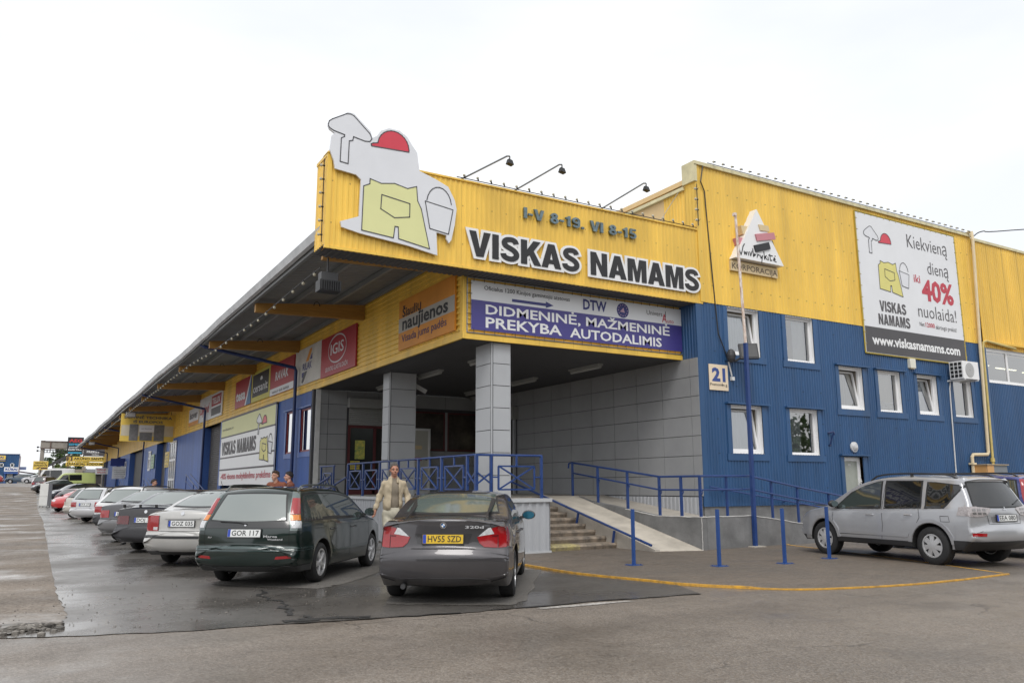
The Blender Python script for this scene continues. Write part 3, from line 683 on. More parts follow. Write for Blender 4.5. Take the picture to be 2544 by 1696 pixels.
# tall white windows of the far units
for a, b, z0, z1 in ((-62.9, -60.1, .6, 4.62), (-75.5, -74.0, 2.9, 4.4), (-96.0, -94.6, 2.6, 4.1), (-99.3, -97.9, 2.6, 4.1)):
    q = Pl((XF - .02, 0, 0), (0, -1, 0), (0, 0, 1)); m = MB(); f = .14
    us_ = [a, (2 * a + b) / 3, (a + 2 * b) / 3, b] if b - a > 2 else [a, b]
    for u in us_: m.pbox(q, u - f / 2, u + f / 2, z0, z1, 0, .05)
    for z in (z0, z1) + ((2.0, 3.35) if z1 - z0 > 2 else ((z0 + z1) / 2 + .2,)): m.pbox(q, a, b, z - f / 2, z + f / 2, 0, .055)
    wo = m.build('window', WHT, B); g = MB(); g.pbox(q, a, b, z0, z1, -.005, .02); g.build('pane', mat('dull pane', (.25, .27, .30), .1, var=.2), wo)
# stair rails of the far units
for y in (50.5, 71.0, 92.0):
    m = MB()
    for dx in (0, .9):
        m.tube([(7.6 + dx * .3, y - 6.5, 1.0 + .05), (7.6 + dx * .3, y - .5, 2.2)], .03, 6)
        m.tube([(7.6 + dx * .3, y - 6.5, .7), (7.6 + dx * .3, y - .5, 1.85)], .025, 6)
    for k in range(3): m.tube([(7.6, y - 6 + k * 2.6, 0), (7.6, y - 6 + k * 2.6, 1.12 + .52 * k)], .03, 6)
    tag(m.build('stair_railing', BLUP, None, loc=(7.6, y, 0)), {50.5: 'blue stair railing in front of the nearest dark shutter bay', 71.0: 'blue stair railing beside the second dark shutter bay', 92.0: 'blue sloping rail at the far wide shutter bay'}[y], 'railing', 'stair railings of the long front')
# ------------------------------------------------------------------ stairs, ramp, low wall, railings
st = wthing('entrance_stairs', 'worn brown concrete steps climbing to the grey terrace', 'stairs', (11.2, 15.7, 0))
NS = 9; r_ = 1.19 / NS; g_ = .42; rr = random.Random(11)
for i in range(NS):
    y = 15.72 + g_ * i; m = MB(); n = 22; V = []; z1 = r_ * (i + 1); z0 = r_ * i - .01; x0, x1 = 10.17, 12.24
    for k in range(n + 1):
        x = x0 + (x1 - x0) * k / n; a = rr.uniform(-.012, .012) * (1.6 if i == 0 else 1); b = rr.uniform(-.008, .006)
        ch = max(0, (k / n - .9)) * .35
        V += [(x, y + a + .02 + ch, z0), (x, y - .015 + a + ch, z1 - .05), (x, y + .0 + a * .5 + ch, z1 - .012 + b), (x, y + .03, z1 + b * .4), (x, y + g_ + .06, z1)]
    m.add(V, [(5 * k + j, 5 * k + 5 + j, 5 * k + 6 + j, 5 * k + 1 + j) for k in range(n) for j in range(4)])
    m.add([V[j] for j in range(5)] + [(x0, y + g_, z0)], [(0, 1, 2, 3, 4, 5)]); m.add([V[5 * n + j] for j in range(5)] + [(x1, y + g_, z0)], [(5, 4, 3, 2, 1, 0)])
    if i == 0:
        m.m = [1 if (f < 4 * 10) else 0 for f in range(len(m.f))]
    m.build('step', [STEP, STEPY], st)
rp = wthing('ramp', 'pale concrete trolley ramp rising beside the brown steps', 'ramp', (12.8, 14.1, 0))
m = MB()
RB, RT = (14.06, 0.006), (19.1, 1.19)
m.hexa([(12.25, RB[0] + .35, -.05), (13.42, RB[0], -.05), (13.42, RT[0], -.05), (12.25, RT[0], -.05), (12.25, RB[0] + .35, .02), (13.42, RB[0], .008), (13.42, RT[0], RT[1] + .004), (12.25, RT[0], RT[1] + .004)])
m.build('ramp_slab', mat('pale ramp concrete', (.50, .455, .385), .7, var=.22, vs=1.8, bump=.25, bs=30), rp)
m = MB(); m.hexa([(12.22, RB[0] + .3, -.05), (12.36, RB[0] + .3, -.05), (12.36, RT[0], -.05), (12.22, RT[0], -.05), (12.22, RB[0] + .3, .05), (12.36, RB[0] + .3, .05), (12.36, RT[0], 1.235), (12.22, RT[0], 1.235)]); m.build('ramp_kerb', CONC, rp)
# low rendered wall with the walkway behind it
wt = [(19.2, 1.19), (18.6, 1.07), (16.9, .88), (15.66, .735), (14.105, .75)]
lw_ = wthing('low_wall', 'dark grey rendered low wall with a white limed edge round the walkway', 'wall', (14.5, 14.2, 0))
m = MB(); V = []
for y, z in wt: V += [(13.43, y, -.05), (13.43, y, z), (13.60, y, z), (13.60, y, -.05)]
m.add(V, [(4 * i + k, 4 * i + 4 + k, 4 * i + 4 + (k + 1) % 4, 4 * i + (k + 1) % 4) for i in range(4) for k in range(4)])
fw = [(13.434, 14.10, .75), (15.2, 14.24, .745), (16.15, 14.32, .64), (17.05, 14.40, .52), (19.0, 14.56, .30), (21.0, 14.72, .10)]
V = []
for x, y, z in fw: V += [(x, y, -.05), (x, y, z), (x, y + .16, z), (x, y + .16, -.05)]
m.add(V, [(4 * i + k, 4 * i + (k + 1) % 4, 4 * i + 4 + (k + 1) % 4, 4 * i + 4 + k) for i in range(5) for k in range(4)]); m.add([V[0], V[1], V[2], V[3]], [(0, 3, 2, 1)])
m.build('wall_body', CONCD, lw_)
m = MB(); rr = random.Random(2)
def edge(path, r=.012):
    P = [Vector(p) for p in path]; o = []
    for a, b in zip(P[:-1], P[1:]):
        for k in range(12): o.append(a.lerp(b, k / 12) + Vector((rr.uniform(-.006, .006), rr.uniform(-.004, .004), rr.uniform(-.006, .004))))
    m.tube(o + [P[-1]], r, 5)
edge([(13.43, y, z) for y, z in wt[2:]]); edge([(x, y, z) for x, y, z in fw]); edge([(13.425, 14.095, .74), (13.425, 14.095, .0)], .009)
m.build('limed_edge', CONCE, lw_)
m = MB()
m.hexa([(13.6, 15.7, .0), (XW - .02, 15.7, .0), (XW - .02, 19.9, .0), (13.6, 19.2, .0), (13.6, 15.7, .66), (XW - .02, 15.7, .66), (XW - .02, 20.2, 1.19), (13.6, 19.2, 1.19)])
m.hexa([(13.6, 14.2, .0), (15.4, 14.3, .0), (15.4, 15.93, .0), (13.6, 15.7, .0), (13.6, 14.2, .66), (15.4, 14.3, .66), (15.4, 15.93, .66), (13.6, 15.7, .66)])
m.hexa([(15.4, 14.3, .0), (21.2, 14.8, .0), (21.2, 15.93, .0), (15.4, 15.93, .0), (15.4, 14.3, .66), (21.2, 14.8, .02), (21.2, 15.93, .02), (15.4, 15.93, .66)])
m.build('walkway', CONC, lw_)
# terrace railing: panels with crossed bars
tr_ = wthing('terrace_railing', 'blue terrace railing of crossed square panels around the entrance', 'railing', (8.3, 15.55, 1.19))
ZT, ZP = 2.15, 1.19
def xpanel(pl, a, b, z0, z1, framed=True, par=tr_):
    m = MB(); w = .035; P = lambda u, v, d=0: pl.p(u, v, d)
    if framed:
        m.bar(P(a, z0), P(b, z0), w); m.bar(P(a, z1), P(b, z1), w); m.bar(P(a, z0), P(a, z1), w); m.bar(P(b, z0), P(b, z1), w)
    m.bar(P(a, z0), P(b, z1), w * .9); m.bar(P(a, z1, .012), P(b, z0, .012), w * .9)
    m.build('crossed_panel', BLUP, par)
sL = side(8.30); sF = front(15.55)
m = MB(); m.tube([(8.30, 23.95, ZT), (8.30, 15.55, ZT), (9.98, 15.55, ZT)], .026, 8); m.build('handrail', BLUP, tr_)
ps = [23.93, 22.60, 21.28, 19.95, 18.66, 17.32, 16.00, 15.58]
for i, y in enumerate(ps):
    m = MB(); m.bar((8.30, y, ZP - .05), (8.30, y, ZT), .055 if i < 7 else .07); m.build('post', BLUP, tr_)
for a, b in zip(ps[:-2], ps[1:-1]):
    c = (a + b) / 2; h = .47
    xpanel(sL, -(c + h), -(c - h), 1.41, 1.93)
    m = MB(); m.bar((8.30, a, 1.67), (8.30, c + h, 1.67), .03); m.bar((8.30, b, 1.67), (8.30, c - h, 1.67), .03); m.bar((8.30, c, 1.93), (8.30, c, ZT), .035); m.build('tie_bar', BLUP, tr_)
xpanel(sL, -16.0, -15.58, 1.50, 1.80, False)
for x in (8.65, 9.96): m = MB(); m.bar((x, 15.55, ZP - .05), (x, 15.55, ZT), .055); m.build('post', BLUP, tr_)
xpanel(sF, 8.30, 8.65, 1.52, 1.77, False); xpanel(sF, 8.84, 9.77, 1.40, 1.91)
m = MB(); m.bar((8.65, 15.55, 1.67), (8.84, 15.55, 1.67), .03); m.bar((9.77, 15.55, 1.67), (9.96, 15.55, 1.67), .03); m.bar((9.3, 15.55, 1.91), (9.3, 15.55, ZT), .04); m.build('tie_bar', BLUP, tr_)
# small far railing and stair handrail at the left end of the terrace
fr_ = wthing('step_railing', 'small blue crossed railing at the far left end of the terrace', 'railing', (8.3, 26.0, 1.0))
m = MB(); m.tube([(8.3, 26.75, 2.13), (8.3, 25.2, 2.13)], .025, 8); m.build('handrail', BLUP, fr_)
for y in (26.6, 25.3): m = MB(); m.bar((8.3, y, .9), (8.3, y, 2.13), .05); m.build('post', BLUP, fr_)
xpanel(sL, -26.35, -25.5, 1.42, 1.91, par=fr_)
hr = wthing('side_handrail', 'blue sloping handrail on the hidden side steps left of the terrace', 'handrail', (8.0, 25.2, 0))
for dx in (0, .55):
    m = MB(); m.tube([(8.28 - dx, 24.0, 1.75), (8.28 - dx, 26.3, 1.30), (8.2 - dx, 27.2, 1.02)], .03, 8); m.build('handrail', BLUP, hr)
    m = MB(); m.bar((8.25 - dx, 25.0, .2), (8.25 - dx, 25.0, 1.56), .05); m.build('post', BLUP, hr)
# stair handrail
hs = wthing('stair_handrail', 'blue handrail sloping down between the steps and the pale ramp', 'handrail', (12.2, 16.5, 0))
m = MB(); m.tube([(12.12, 20.6, 1.61), (12.12, 14.36, .15)], .030, 8); m.build('handrail', BLUP, hs)
for y0_, y1_, z0_ in ((15.78, 15.70, .10), (17.28, 17.18, .48)):
    m = MB(); m.bar((12.12, y0_, z0_), (12.12, y1_, .42 + (y1_ - 15.73) * .256), .045); m.build('post', BLUP, hs)
# ramp railing on the low wall
rl = wthing('walkway_railing', 'blue two-bar railing standing on the dark low wall', 'railing', (14.3, 14.3, .7))
A = [(13.515, 19.45, 2.14), (13.515, 15.62, 1.69), (13.515, 14.18, 1.69), (15.3, 14.32, 1.70), (16.2, 14.40, 1.57), (17.25, 14.49, 1.42), (19.2, 14.65, 1.17), (20.6, 14.77, .98)]
m = MB(); m.tube([(13.515, 19.62, 1.98), (13.515, 19.60, 2.12)] + A, .026, 8); m.build('handrail', BLUP, rl)
m = MB(); m.tube([(13.515, 19.4, 1.84), (13.515, 15.62, 1.37), (13.515, 14.18, 1.37), (15.3, 14.32, 1.38), (16.2, 14.40, 1.25), (17.25, 14.49, 1.11), (19.2, 14.65, .86), (20.6, 14.77, .66)], .022, 8); m.build('mid_rail', BLUP, rl)
def zw(y): 
    for (a, za), (b, zb) in zip(wt[:-1], wt[1:]):
        if b <= y <= a: return za + (zb - za) * (a - y) / (a - b)
    return wt[0][1]
for y, zt in ((19.42, 2.13), (18.2, 2.0), (16.9, 1.84), (15.64, 1.69), (14.85, 1.69), (14.2, 1.69)):
    m = MB(); m.bar((13.515, y, zw(y) - .04), (13.515, y, zt), .055)
    if y < 19: m.tube([(13.515, y - .03, 1.37 + (zt - 1.69) * .95), (13.515, y - .09, 1.33 + (zt - 1.69) * .95), (13.515, y - .06, 1.27 + (zt - 1.69) * .95), (13.515, y - .02, 1.25 + (zt - 1.69) * .95)], .012, 5)
    m.build('post', BLUP, rl)
for x, y, z0, zt in ((14.5, 14.33, .72, 1.69), (16.2, 14.46, .6, 1.57), (17.25, 14.54, .48, 1.42), (18.6, 14.64, .3, 1.24), (19.9, 14.74, .2, 1.07)):
    m = MB(); m.bar((x, y, z0), (x, y, zt), .05); m.build('post', BLUP, rl)
ir = wthing('wall_handrail', 'thin blue handrail fixed along the blue wall above the walkway', 'handrail', (17, 15.7, 1))
m = MB(); m.tube([(15.35, 15.75, 1.44), (16.9, 15.75, 1.22), (20.6, 15.75, .72)], .022, 8); m.build('handrail', BLUP, ir)
for x, z in ((15.9, 1.36), (18.2, 1.04), (20.2, .77)): m = MB(); m.tube([(x, 15.75, z), (x, 15.88, z - .05)], .014, 6); m.build('bracket', BLUP, ir)
# bollards
def bollard(x, y, lab):
    t = wthing('bollard', lab, 'bollard', (x, y, 0), 'bollards on the paved forecourt')
    m = MB(); m.bar((x, y, .0), (x + .004, y, 1.03), .052); m.bar((x, y, 1.03), (x, y, 1.036), .048); m.build('post', BLUPM, t)
    m = MB(); m.box(x - .13, x + .13, y - .11, y + .11, .006, .016)
    for a in (-.1, .1):
        for b in (-.08, .08): m.tube([(x + a, y + b, .016), (x + a, y + b, .028)], .012, 6)
    m.build('base_plate', BLUPM, t)
BLUPM = mat('bollard blue', (.022, .070, .245), .35, var=.12, vs=5)
for q in ((9.89, 12.24, 'blue steel bollard in front of the pale ramp'), (11.09, 11.23, 'blue steel bollard in front of the corner of the dark low wall'), (12.50, 10.93, 'blue steel bollard between the flagpole and the silver SUV'), (14.09, 11.17, 'blue steel bollard in front of the front wheel of the silver SUV')): bollard(*q)
fp = wthing('flagpole', 'tall leaning pole, rusty white above and blue below, in front of the low wall', 'flagpole', (15.22, 14.2, 0))
m = MB(); m.bar((15.22, 14.18, .0), (15.27, 14.18, 5.02), .085, .085); m.build('blue_pole', BLUPD if False else BLUP, fp)
m = MB(); m.tube([(15.27, 14.18, 5.0), (15.16, 14.18, 8.38)], .038, 8, .033); m.box(15.09, 15.17, 14.14, 14.22, 8.36, 8.44); m.build('white_pole', RUSTW, fp)
m = MB(); m.box(15.02, 15.42, 14.02, 14.34, .006, .03); m.build('base', CONC, fp)

# ------------------------------------------------------------------ signs
WB = mat('white banner', (.74, .75, .77), .45, var=.03); SW = mat('sign white', (.80, .80, .80), .35, var=.02)
NAVY = mat('banner navy', (.060, .050, .235), .4, var=.06); NAVT = mat('navy lettering', (.045, .05, .20), .5, var=0)
LB = mat('lettering black', (.018, .018, .02), .5, var=0); LG = mat('lettering grey', (.085, .08, .085), .5, var=0)
RED = mat('lettering red', (.50, .035, .06), .45, var=.05); MRED = mat('sign red', (.40, .025, .035), .4, var=.08, vs=1)
ORG = mat('sign orange', (.66, .26, .025), .5, var=.10, vs=1.5); SGREY = mat('banner charcoal', (.062, .058, .062), .45, var=.05)
BYEL = mat('pale yellow print', (.70, .70, .34), .45, var=.03); PYEL = mat('print yellow', (.70, .64, .20), .45, var=.04)
LINE = mat('outline ink', (.07, .07, .08), .5, var=0); PRED = mat('helmet red', (.62, .045, .075), .4, var=.06)
PGRY = mat('print grey white', (.70, .71, .74), .4, var=.03); SIGNY = mat('sign yellow', (.78, .56, .11), .45, var=.06)
STEEL = mat('weathered metal letters', (.14, .19, .21), .35, metal=.5, var=.45, vs=9)
BLL = mat('number blue', (.03, .07, .27), .45, var=.05)
def poly_off(P, d):          # grow a closed outline (counter-clockwise) outwards by d
    n = len(P); o = []
    for i in range(n):
        p0, p1, p2 = Vector(P[i - 1]), Vector(P[i]), Vector(P[(i + 1) % n])
        a = (p1 - p0).normalized(); b = (p2 - p1).normalized(); na = Vector((a.y, -a.x)); nb = Vector((b.y, -b.x))
        m = na + nb; l = m.length
        if l < .3: o.append(tuple(p1 + na * d)); o.append(tuple(p1 + nb * d)); continue
        m = m / l; o.append(tuple(p1 + m * d / max(.45, m.dot(na))))
    return o
def band(C, w, e=0.0):        # constant-width band round a centre line
    P = [Vector(c) for c in C]; L_, R_ = [], []
    if e: P[0] = P[0] + (P[0] - P[1]).normalized() * e; P[-1] = P[-1] + (P[-1] - P[-2]).normalized() * e
    for i, p in enumerate(P):
        d = (P[min(i + 1, len(P) - 1)] - P[max(i - 1, 0)]).normalized(); n = Vector((d.y, -d.x)) * w / 2
        L_.append(tuple(p + n)); R_.append(tuple(p - n))
    return L_ + R_[::-1]
def GL(ch):                   # heavy grotesque capitals and figures: (width, list of solids, centre-line bands)
    t = .235
    ell = lambda cx, cy, rx, ry, a0, a1, n=16: [(cx + rx * math.cos(R(a0 + (a1 - a0) * i / n)), cy + ry * math.sin(R(a0 + (a1 - a0) * i / n))) for i in range(n + 1)]
    if ch == 'V': return .76, [[(.255, 0), (.505, 0), (.76, 1), (.52, 1), (.38, .30), (.24, 1), (0, 1)]], []
    if ch == 'I': return .27, [[(.02, 0), (.25, 0), (.25, 1), (.02, 1)]], []
    if ch == 'K': return .76, [[(.02, 0), (.25, 0), (.25, .30), (.34, .40), (.52, 0), (.79, 0), (.50, .58), (.77, 1), (.49, 1), (.25, .60), (.25, 1), (.02, 1)]], []
    if ch == 'A': return .77, [[(0, 0), (.24, 0), (.285, .17), (.485, .17), (.53, 0), (.77, 0), (.51, 1), (.26, 1)]], [], [[(.335, .345), (.435, .345), (.385, .66)]]
    if ch == 'N': return .74, [[(.02, 0), (.245, 0), (.245, .60), (.49, 0), (.72, 0), (.72, 1), (.495, 1), (.495, .40), (.25, 1), (.02, 1)]], []
    if ch == 'M': return .88, [[(.02, 0), (.235, 0), (.235, .72), (.36, 0), (.52, 0), (.645, .72), (.645, 0), (.86, 0), (.86, 1), (.55, 1), (.44, .42), (.33, 1), (.02, 1)]], []
    if ch == 'S':
        c = smooth([(.585, .745), (.54, .85), (.45, .895), (.34, .895), (.21, .855), (.145, .745), (.19, .625), (.34, .545), (.49, .465), (.585, .345), (.575, .215), (.48, .125), (.35, .10), (.22, .125), (.125, .19), (.10, .29)], 3)
        return .70, [], [(c, .205)]
    if ch == '-': return .40, [[(.04, .32), (.36, .32), (.36, .50), (.04, .50)]], []
    if ch == '.': return .30, [[(.04, 0), (.25, 0), (.25, .2), (.04, .2)]], []
    if ch == '1': return .50, [[(.20, 0), (.42, 0), (.42, 1), (.27, 1), (.20, .88), (.04, .83), (.04, .68), (.20, .68)]], []
    if ch == '8': return .66, [], [(ell(.33, .735, .175, .165, 0, 360, 22), .19), (ell(.33, .28, .215, .195, 0, 360, 22), .19)]
    if ch == '9': return .66, [], [(ell(.33, .69, .215, .21, 0, 360, 22), .19), ([(.545, .69), (.54, .45)] + ell(.32, .28, .215, .19, 15, -160, 12), .19)]
    if ch == '5': return .66, [[(.12, 1), (.08, .45), (.26, .48), (.28, .82), (.60, .82), (.60, 1)]], [(ell(.32, .31, .225, .21, 125, -150, 18), .19)]
    if ch == '0': return .66, [], [(ell(.33, .5, .215, .41, 0, 360, 26), .2)]
    return .36, [], []
BACK = {'M': [[(.02, 0), (.86, 0), (.86, 1), (.55, 1), (.44, .60), (.33, 1), (.02, 1)]], 'N': [[(.02, 0), (.72, 0), (.72, 1), (.02, 1)]], 'A': [[(0, 0), (.77, 0), (.51, 1), (.26, 1)]]}
def block_text(txt, gap=.045):
    o = []; x = 0
    for ch in txt:
        g = GL(ch); o.append((ch, x, g)); x += g[0] + gap
    return o, x - gap
def strip(mb, pl, C, w, d0, d1, fx, e=0.0):       # a band built from quads, safe in tight turns
    O = band(C, w, e); n = len(C); Lf, Rt = O[:n], O[n:][::-1]; b = len(mb.v)
    V = []
    for i in range(n):
        e1 = d1 + i * 1.1e-4
        V += [pl.p(*fx(Lf[i]), e1), pl.p(*fx(Rt[i]), e1), pl.p(*fx(Rt[i]), d0), pl.p(*fx(Lf[i]), d0)]
    F = []
    for i in range(n - 1):
        for k in (0, 1, 3): F.append((4 * i + k, 4 * i + (k + 1) % 4, 4 * i + 4 + (k + 1) % 4, 4 * i + 4 + k))
    F += [(0, 1, 2, 3), (4 * n - 1, 4 * n - 2, 4 * n - 3, 4 * n - 4)]
    return mb.add(V, F)
def ccw(P): return P if sum(P[i - 1][0] * P[i][1] - P[i][0] * P[i - 1][1] for i in range(len(P))) > 0 else P[::-1]
def solid(mb, pl, outer, d0, d1, fx, hole=None):
    if hole is None: return mb.prism(pl, [fx(p) for p in outer], d0, d1)
    n = len(outer); pts = [Vector(fx(p)) for p in outer] + [Vector(fx(p)) for p in hole]
    V, E, F, _, _, _ = delaunay_2d_cdt(pts, [], [list(range(n)), list(range(n, n + len(hole)))[::-1]], 0, 1e-6)
    F = [f for f in F if not (lambda c: inside(c, pts[n:]))(sum((V[i] for i in f), Vector((0, 0))) / len(f)) and inside(sum((V[i] for i in f), Vector((0, 0))) / len(f), pts[:n])]
    mb.add([pl.p(v.x, v.y, d1) for v in V], [tuple(f) for f in F])
    for lp in (pts[:n], pts[n:]):
        k = len(lp); mb.add([pl.p(v.x, v.y, d0) for v in lp] + [pl.p(v.x, v.y, d1) for v in lp], [(i, (i + 1) % k, k + (i + 1) % k, k + i) for i in range(k)])
    return mb
def inside(p, P):
    c = False; n = len(P)
    for i in range(n):
        a, b = P[i], P[i - 1]
        if (a[1] > p[1]) != (b[1] > p[1]) and p[0] < (b[0] - a[0]) * (p[1] - a[1]) / (b[1] - a[1]) + a[0]: c = not c
    return c
def letters(parent, pl, txt, u0, u1, v, h, d, ex, m, back=0.0, bm_=None, single=None):
    """single raised letters, one mesh each"""
    G, W = block_text(txt); s = (u1 - u0) / W
    for k, (ch, x, g) in enumerate(G):
        if ch == ' ': continue
        fx = lambda p: (u0 + (x + p[0]) * s, v + p[1] * h)
        mb = single if single is not None else MB(); hole = g[3][0] if len(g) > 3 else None; q = 0
        for P in g[1]: solid(mb, pl, ccw(P), d, d + ex, fx, hole)
        for C, w in g[2]: strip(mb, pl, C, w, d, d + ex + .0012 * q, fx); q += 1
        if single is not None: continue
        o = mb.build('letter', m, parent)
        if back:
            mb = MB(); e = back / h; dd = d - .030 - .0016 * (k % 2)
            for P in BACK.get(ch, g[1]): mb.prism(pl, [fx(p) for p in poly_off(ccw(P), e)], dd, dd + .028)
            for C, w in g[2]: strip(mb, pl, C, w + 2 * e, dd, dd + .028, fx, e)
            mb.build('letter_backing', bm_, o)
t = wthing('shop_name_letters', 'big black shop name letters with white edges on the yellow sign wall', 'lettering', (11.8, YB - .1, 6.6))
letters(t, FR, 'VISKAS NAMAMS', 8.22, 15.36, 6.72, .60, .068, .012, LB, .062, SW)
t = wthing('opening_hours', 'grey metal opening hours letters high on the yellow sign wall', 'lettering', (11.4, YB - .1, 7.8))
letters(t, FR, 'I-V 8-19. VI 8-15', 9.70, 13.20, 7.87, .27, .04, .05, STEEL)
# drawings used on the boards: a trowel, a hard hat, a bib apron with a pocket and a bucket
def arc(cx, cy, rx, ry, a0, a1, n=14): return [(cx + rx * math.cos(R(a0 + (a1 - a0) * i / n)), cy + ry * math.sin(R(a0 + (a1 - a0) * i / n))) for i in range(n + 1)]
def outline_bars(mb, pl, pts, w, d, closed=True):
    n = len(pts)
    for i in range(n if closed else n - 1):
        a, b = pts[i], pts[(i + 1) % n]; dx, dy = b[0] - a[0], b[1] - a[1]; L_ = math.hypot(dx, dy)
        if L_ < 1e-6: continue
        nx, ny = -dy / L_ * w / 2, dx / L_ * w / 2; ex, ey = dx / L_ * w * .3, dy / L_ * w * .3
        mb.add([pl.p(a[0] - ex + nx, a[1] - ey + ny, d), pl.p(a[0] - ex - nx, a[1] - ey - ny, d), pl.p(b[0] + ex - nx, b[1] + ey - ny, d), pl.p(b[0] + ex + nx, b[1] + ey + ny, d)], [(0, 1, 2, 3)])
def tools(parent, pl, ux, vz, sx, sy, d, lw=.03, yel=None, fill=True):
    """builder's tools drawn flat: unit box 0..1 wide, 0..1 high"""
    T = lambda pts: [(ux + a * sx, vz + b * sy) for a, b in pts]
    trow = [(.02, .865), (.028, .895), (.05, .915), (.15, .98), (.18, .985), (.205, .975), (.325, .865), (.34, .83), (.325, .805), (.29, .80), (.205, .815), (.20, .785), (.175, .775), (.172, .60), (.115, .605), (.118, .785), (.14, .80), (.14, .815), (.06, .83), (.03, .845)]
    hat = [(.34, .775), (.335, .79), (.35, .80), (.385, .81)] + arc(.505, .80, .12, .13, 172, 4, 12) + [(.625, .79)]
    apron = [(.335, .52), (.335, .48), (.29, .455), (.285, .12), (.52, .10), (.53, .19), (.555, .19), (.56, .10), (.80, .06), (.73, .36), (.70, .42), (.69, .53), (.62, .50), (.52, .52), (.42, .50)]
    pocket = [(.425, .415), (.64, .385), (.64, .28), (.525, .255), (.42, .305)]
    bucket = [(.76, .43), (.985, .40), (.95, .20), (.80, .22)]
    for nm, pts, m in (('trowel', trow, PGRY), ('hard_hat', hat, PRED), ('apron', apron, yel or BYEL), ('bucket', bucket, PGRY)):
        q = T(pts); mb = MB()
        if fill: mb.add([pl.p(a, b, d) for a, b in q], [tuple(range(len(q)))])
        o = mb.build(nm, m, parent)
        l = MB(); outline_bars(l, pl, q, lw, d + .004)
        if nm == 'apron': outline_bars(l, pl, T(pocket), lw, d + .006)
        if nm == 'bucket': outline_bars(l, pl, T(arc(.872, .42, .10, .14, 172, 8, 10)), lw, d + .004, False)
        l.build('outline', LINE, o)
t = wthing('shaped_sign_board', 'tall white cut-out board with a trowel, red hard hat, yellow apron and bucket', 'sign board', (6.3, YB - .1, 6.5))
mb = MB()
U = lambda a: 4.82 + a * 3.05
bd = [(.02, .86), (.08, .93), (.155, .995), (.20, .995), (.325, .885), (.34, .84), (.37, .86), (.40, .91), (.46, .945), (.54, .945), (.60, .91), (.64, .85), (.68, .80), (.70, .66), (.83, .62), (.93, .58), (.985, .48), (1.0, .41), (.985, .28), (.96, .16), (.94, .13), (.92, .16), (.92, .19), (.84, .20), (.85, .02), (.62, .06), (.27, .095), (.14, .12), (.13, .16), (.26, .22), (.265, .50), (.23, .53), (.08, .545), (.07, .60), (.04, .68), (.05, .79), (.07, .81), (.03, .835)]
BZ0, BH = 6.52, 2.98
mb.prism(FR, [(4.72 + a * 3.15, BZ0 + b * BH) for a, b in bd], .06, .11); mb.build('board', PGRY, t)
tools(t, FR, 4.72, BZ0, 3.10, BH, .114, .022)
# banner over the entrance
PF = front(YF)
t = wthing('entrance_banner', 'white and navy banner laced into a steel frame above the entrance', 'banner', (12, YF - .06, 5.1))
m = MB(); m.pbox(PF, 8.63, 15.28, 5.13, 6.33, .045, .055); m.build('cloth', WB, t)
m = MB(); m.add([PF.p(8.63, 5.13, .059), PF.p(15.28, 5.13, .059), PF.p(15.28, 5.86, .059), PF.p(8.63, 5.86, .059)], [(0, 1, 2, 3)]); m.build('navy_field', NAVY, t)
m = MB()
for a, b in (((8.52, 5.05), (15.36, 5.05)), ((8.52, 6.39), (15.36, 6.39)), ((8.52, 5.05), (8.52, 6.39)), ((15.36, 5.05), (15.36, 6.39))): m.tube([PF.p(a[0], a[1], .06), PF.p(b[0], b[1], .06)], .015, 6)
m.build('frame', MET, t)
m = MB()
for i in range(24):
    x = 8.7 + i * .286
    m.tube([PF.p(x, 6.31, .062), PF.p(x, 6.41, .07)], .008, 4); m.tube([PF.p(x, 5.15, .062), PF.p(x, 5.03, .07)], .008, 4)
for i in range(5):
    z = 5.25 + i * .25; m.tube([PF.p(8.65, z, .062), PF.p(8.5, z, .07)], .008, 4); m.tube([PF.p(15.26, z, .062), PF.p(15.38, z, .07)], .008, 4)
m.build('lacing', DARK, t)
for tx, u, v, h, w_ in (('DIDMENINĖ, MAŽMENINĖ', 9.02, 5.545, .225, 5.80), ('PREKYBA', 9.02, 5.215, .245, 2.20), ('AUTODALIMIS', 11.47, 5.205, .235, 3.05)): m = MB(); m.text(PF, tx, u, v, h, w_, .064, .021); m.build('main_lettering', SW, t)
m = MB(); m.text(PF, 'Oficialus 1200 Kinijos gamintojų atstovas', 8.98, 6.13, .105, 2.50, .064, .004); m.build('small_lettering', LB, t)
m = MB(); m.text(PF, 'DTW', 11.90, 5.98, .26, .76, .064, .03); m.build('initials', NAVT, t); m = MB()
m.prism(PF, [(9.76, 5.925), (10.75, 5.925), (10.75, 5.88), (10.98, 5.96), (10.75, 6.04), (10.75, 5.995), (9.76, 5.995)], .058, .064); m.build('arrow', NAVT, t)
m = MB(); m.prism(PF, arc(13.20, 6.08, .20, .20, 0, 350, 24), .056, .064); bd_ = m.build('emblem', NAVT, t)
m = MB()
for i in range(12): c = arc(13.20, 6.08, .15, .15, i * 30, i * 30, 1)[0]; m.prism(PF, arc(c[0], c[1], .014, .014, 0, 300, 5), .06, .067)
m.add([PF.p(13.10, 6.04, .067), PF.p(13.26, 6.02, .067), PF.p(13.22, 6.16, .067)], [(0, 1, 2)]); m.build('stars', mat('emblem pink', (.55, .35, .45), .5, var=0), bd_)
m = MB(); m.text(PF, 'Univers', 14.02, 6.06, .13, .56, .064, 0); m.text(PF, 'l', 14.68, 6.05, .17, None, .064, 0); m.build('dealer_name', LG, t)
m = MB(); m.text(PF, 'A', 14.56, 5.90, .24, .17, .065, .005); m.text(PF, 'uto', 14.75, 5.90, .11, .23, .065, .0); m.build('dealer_name_red', RED, t)
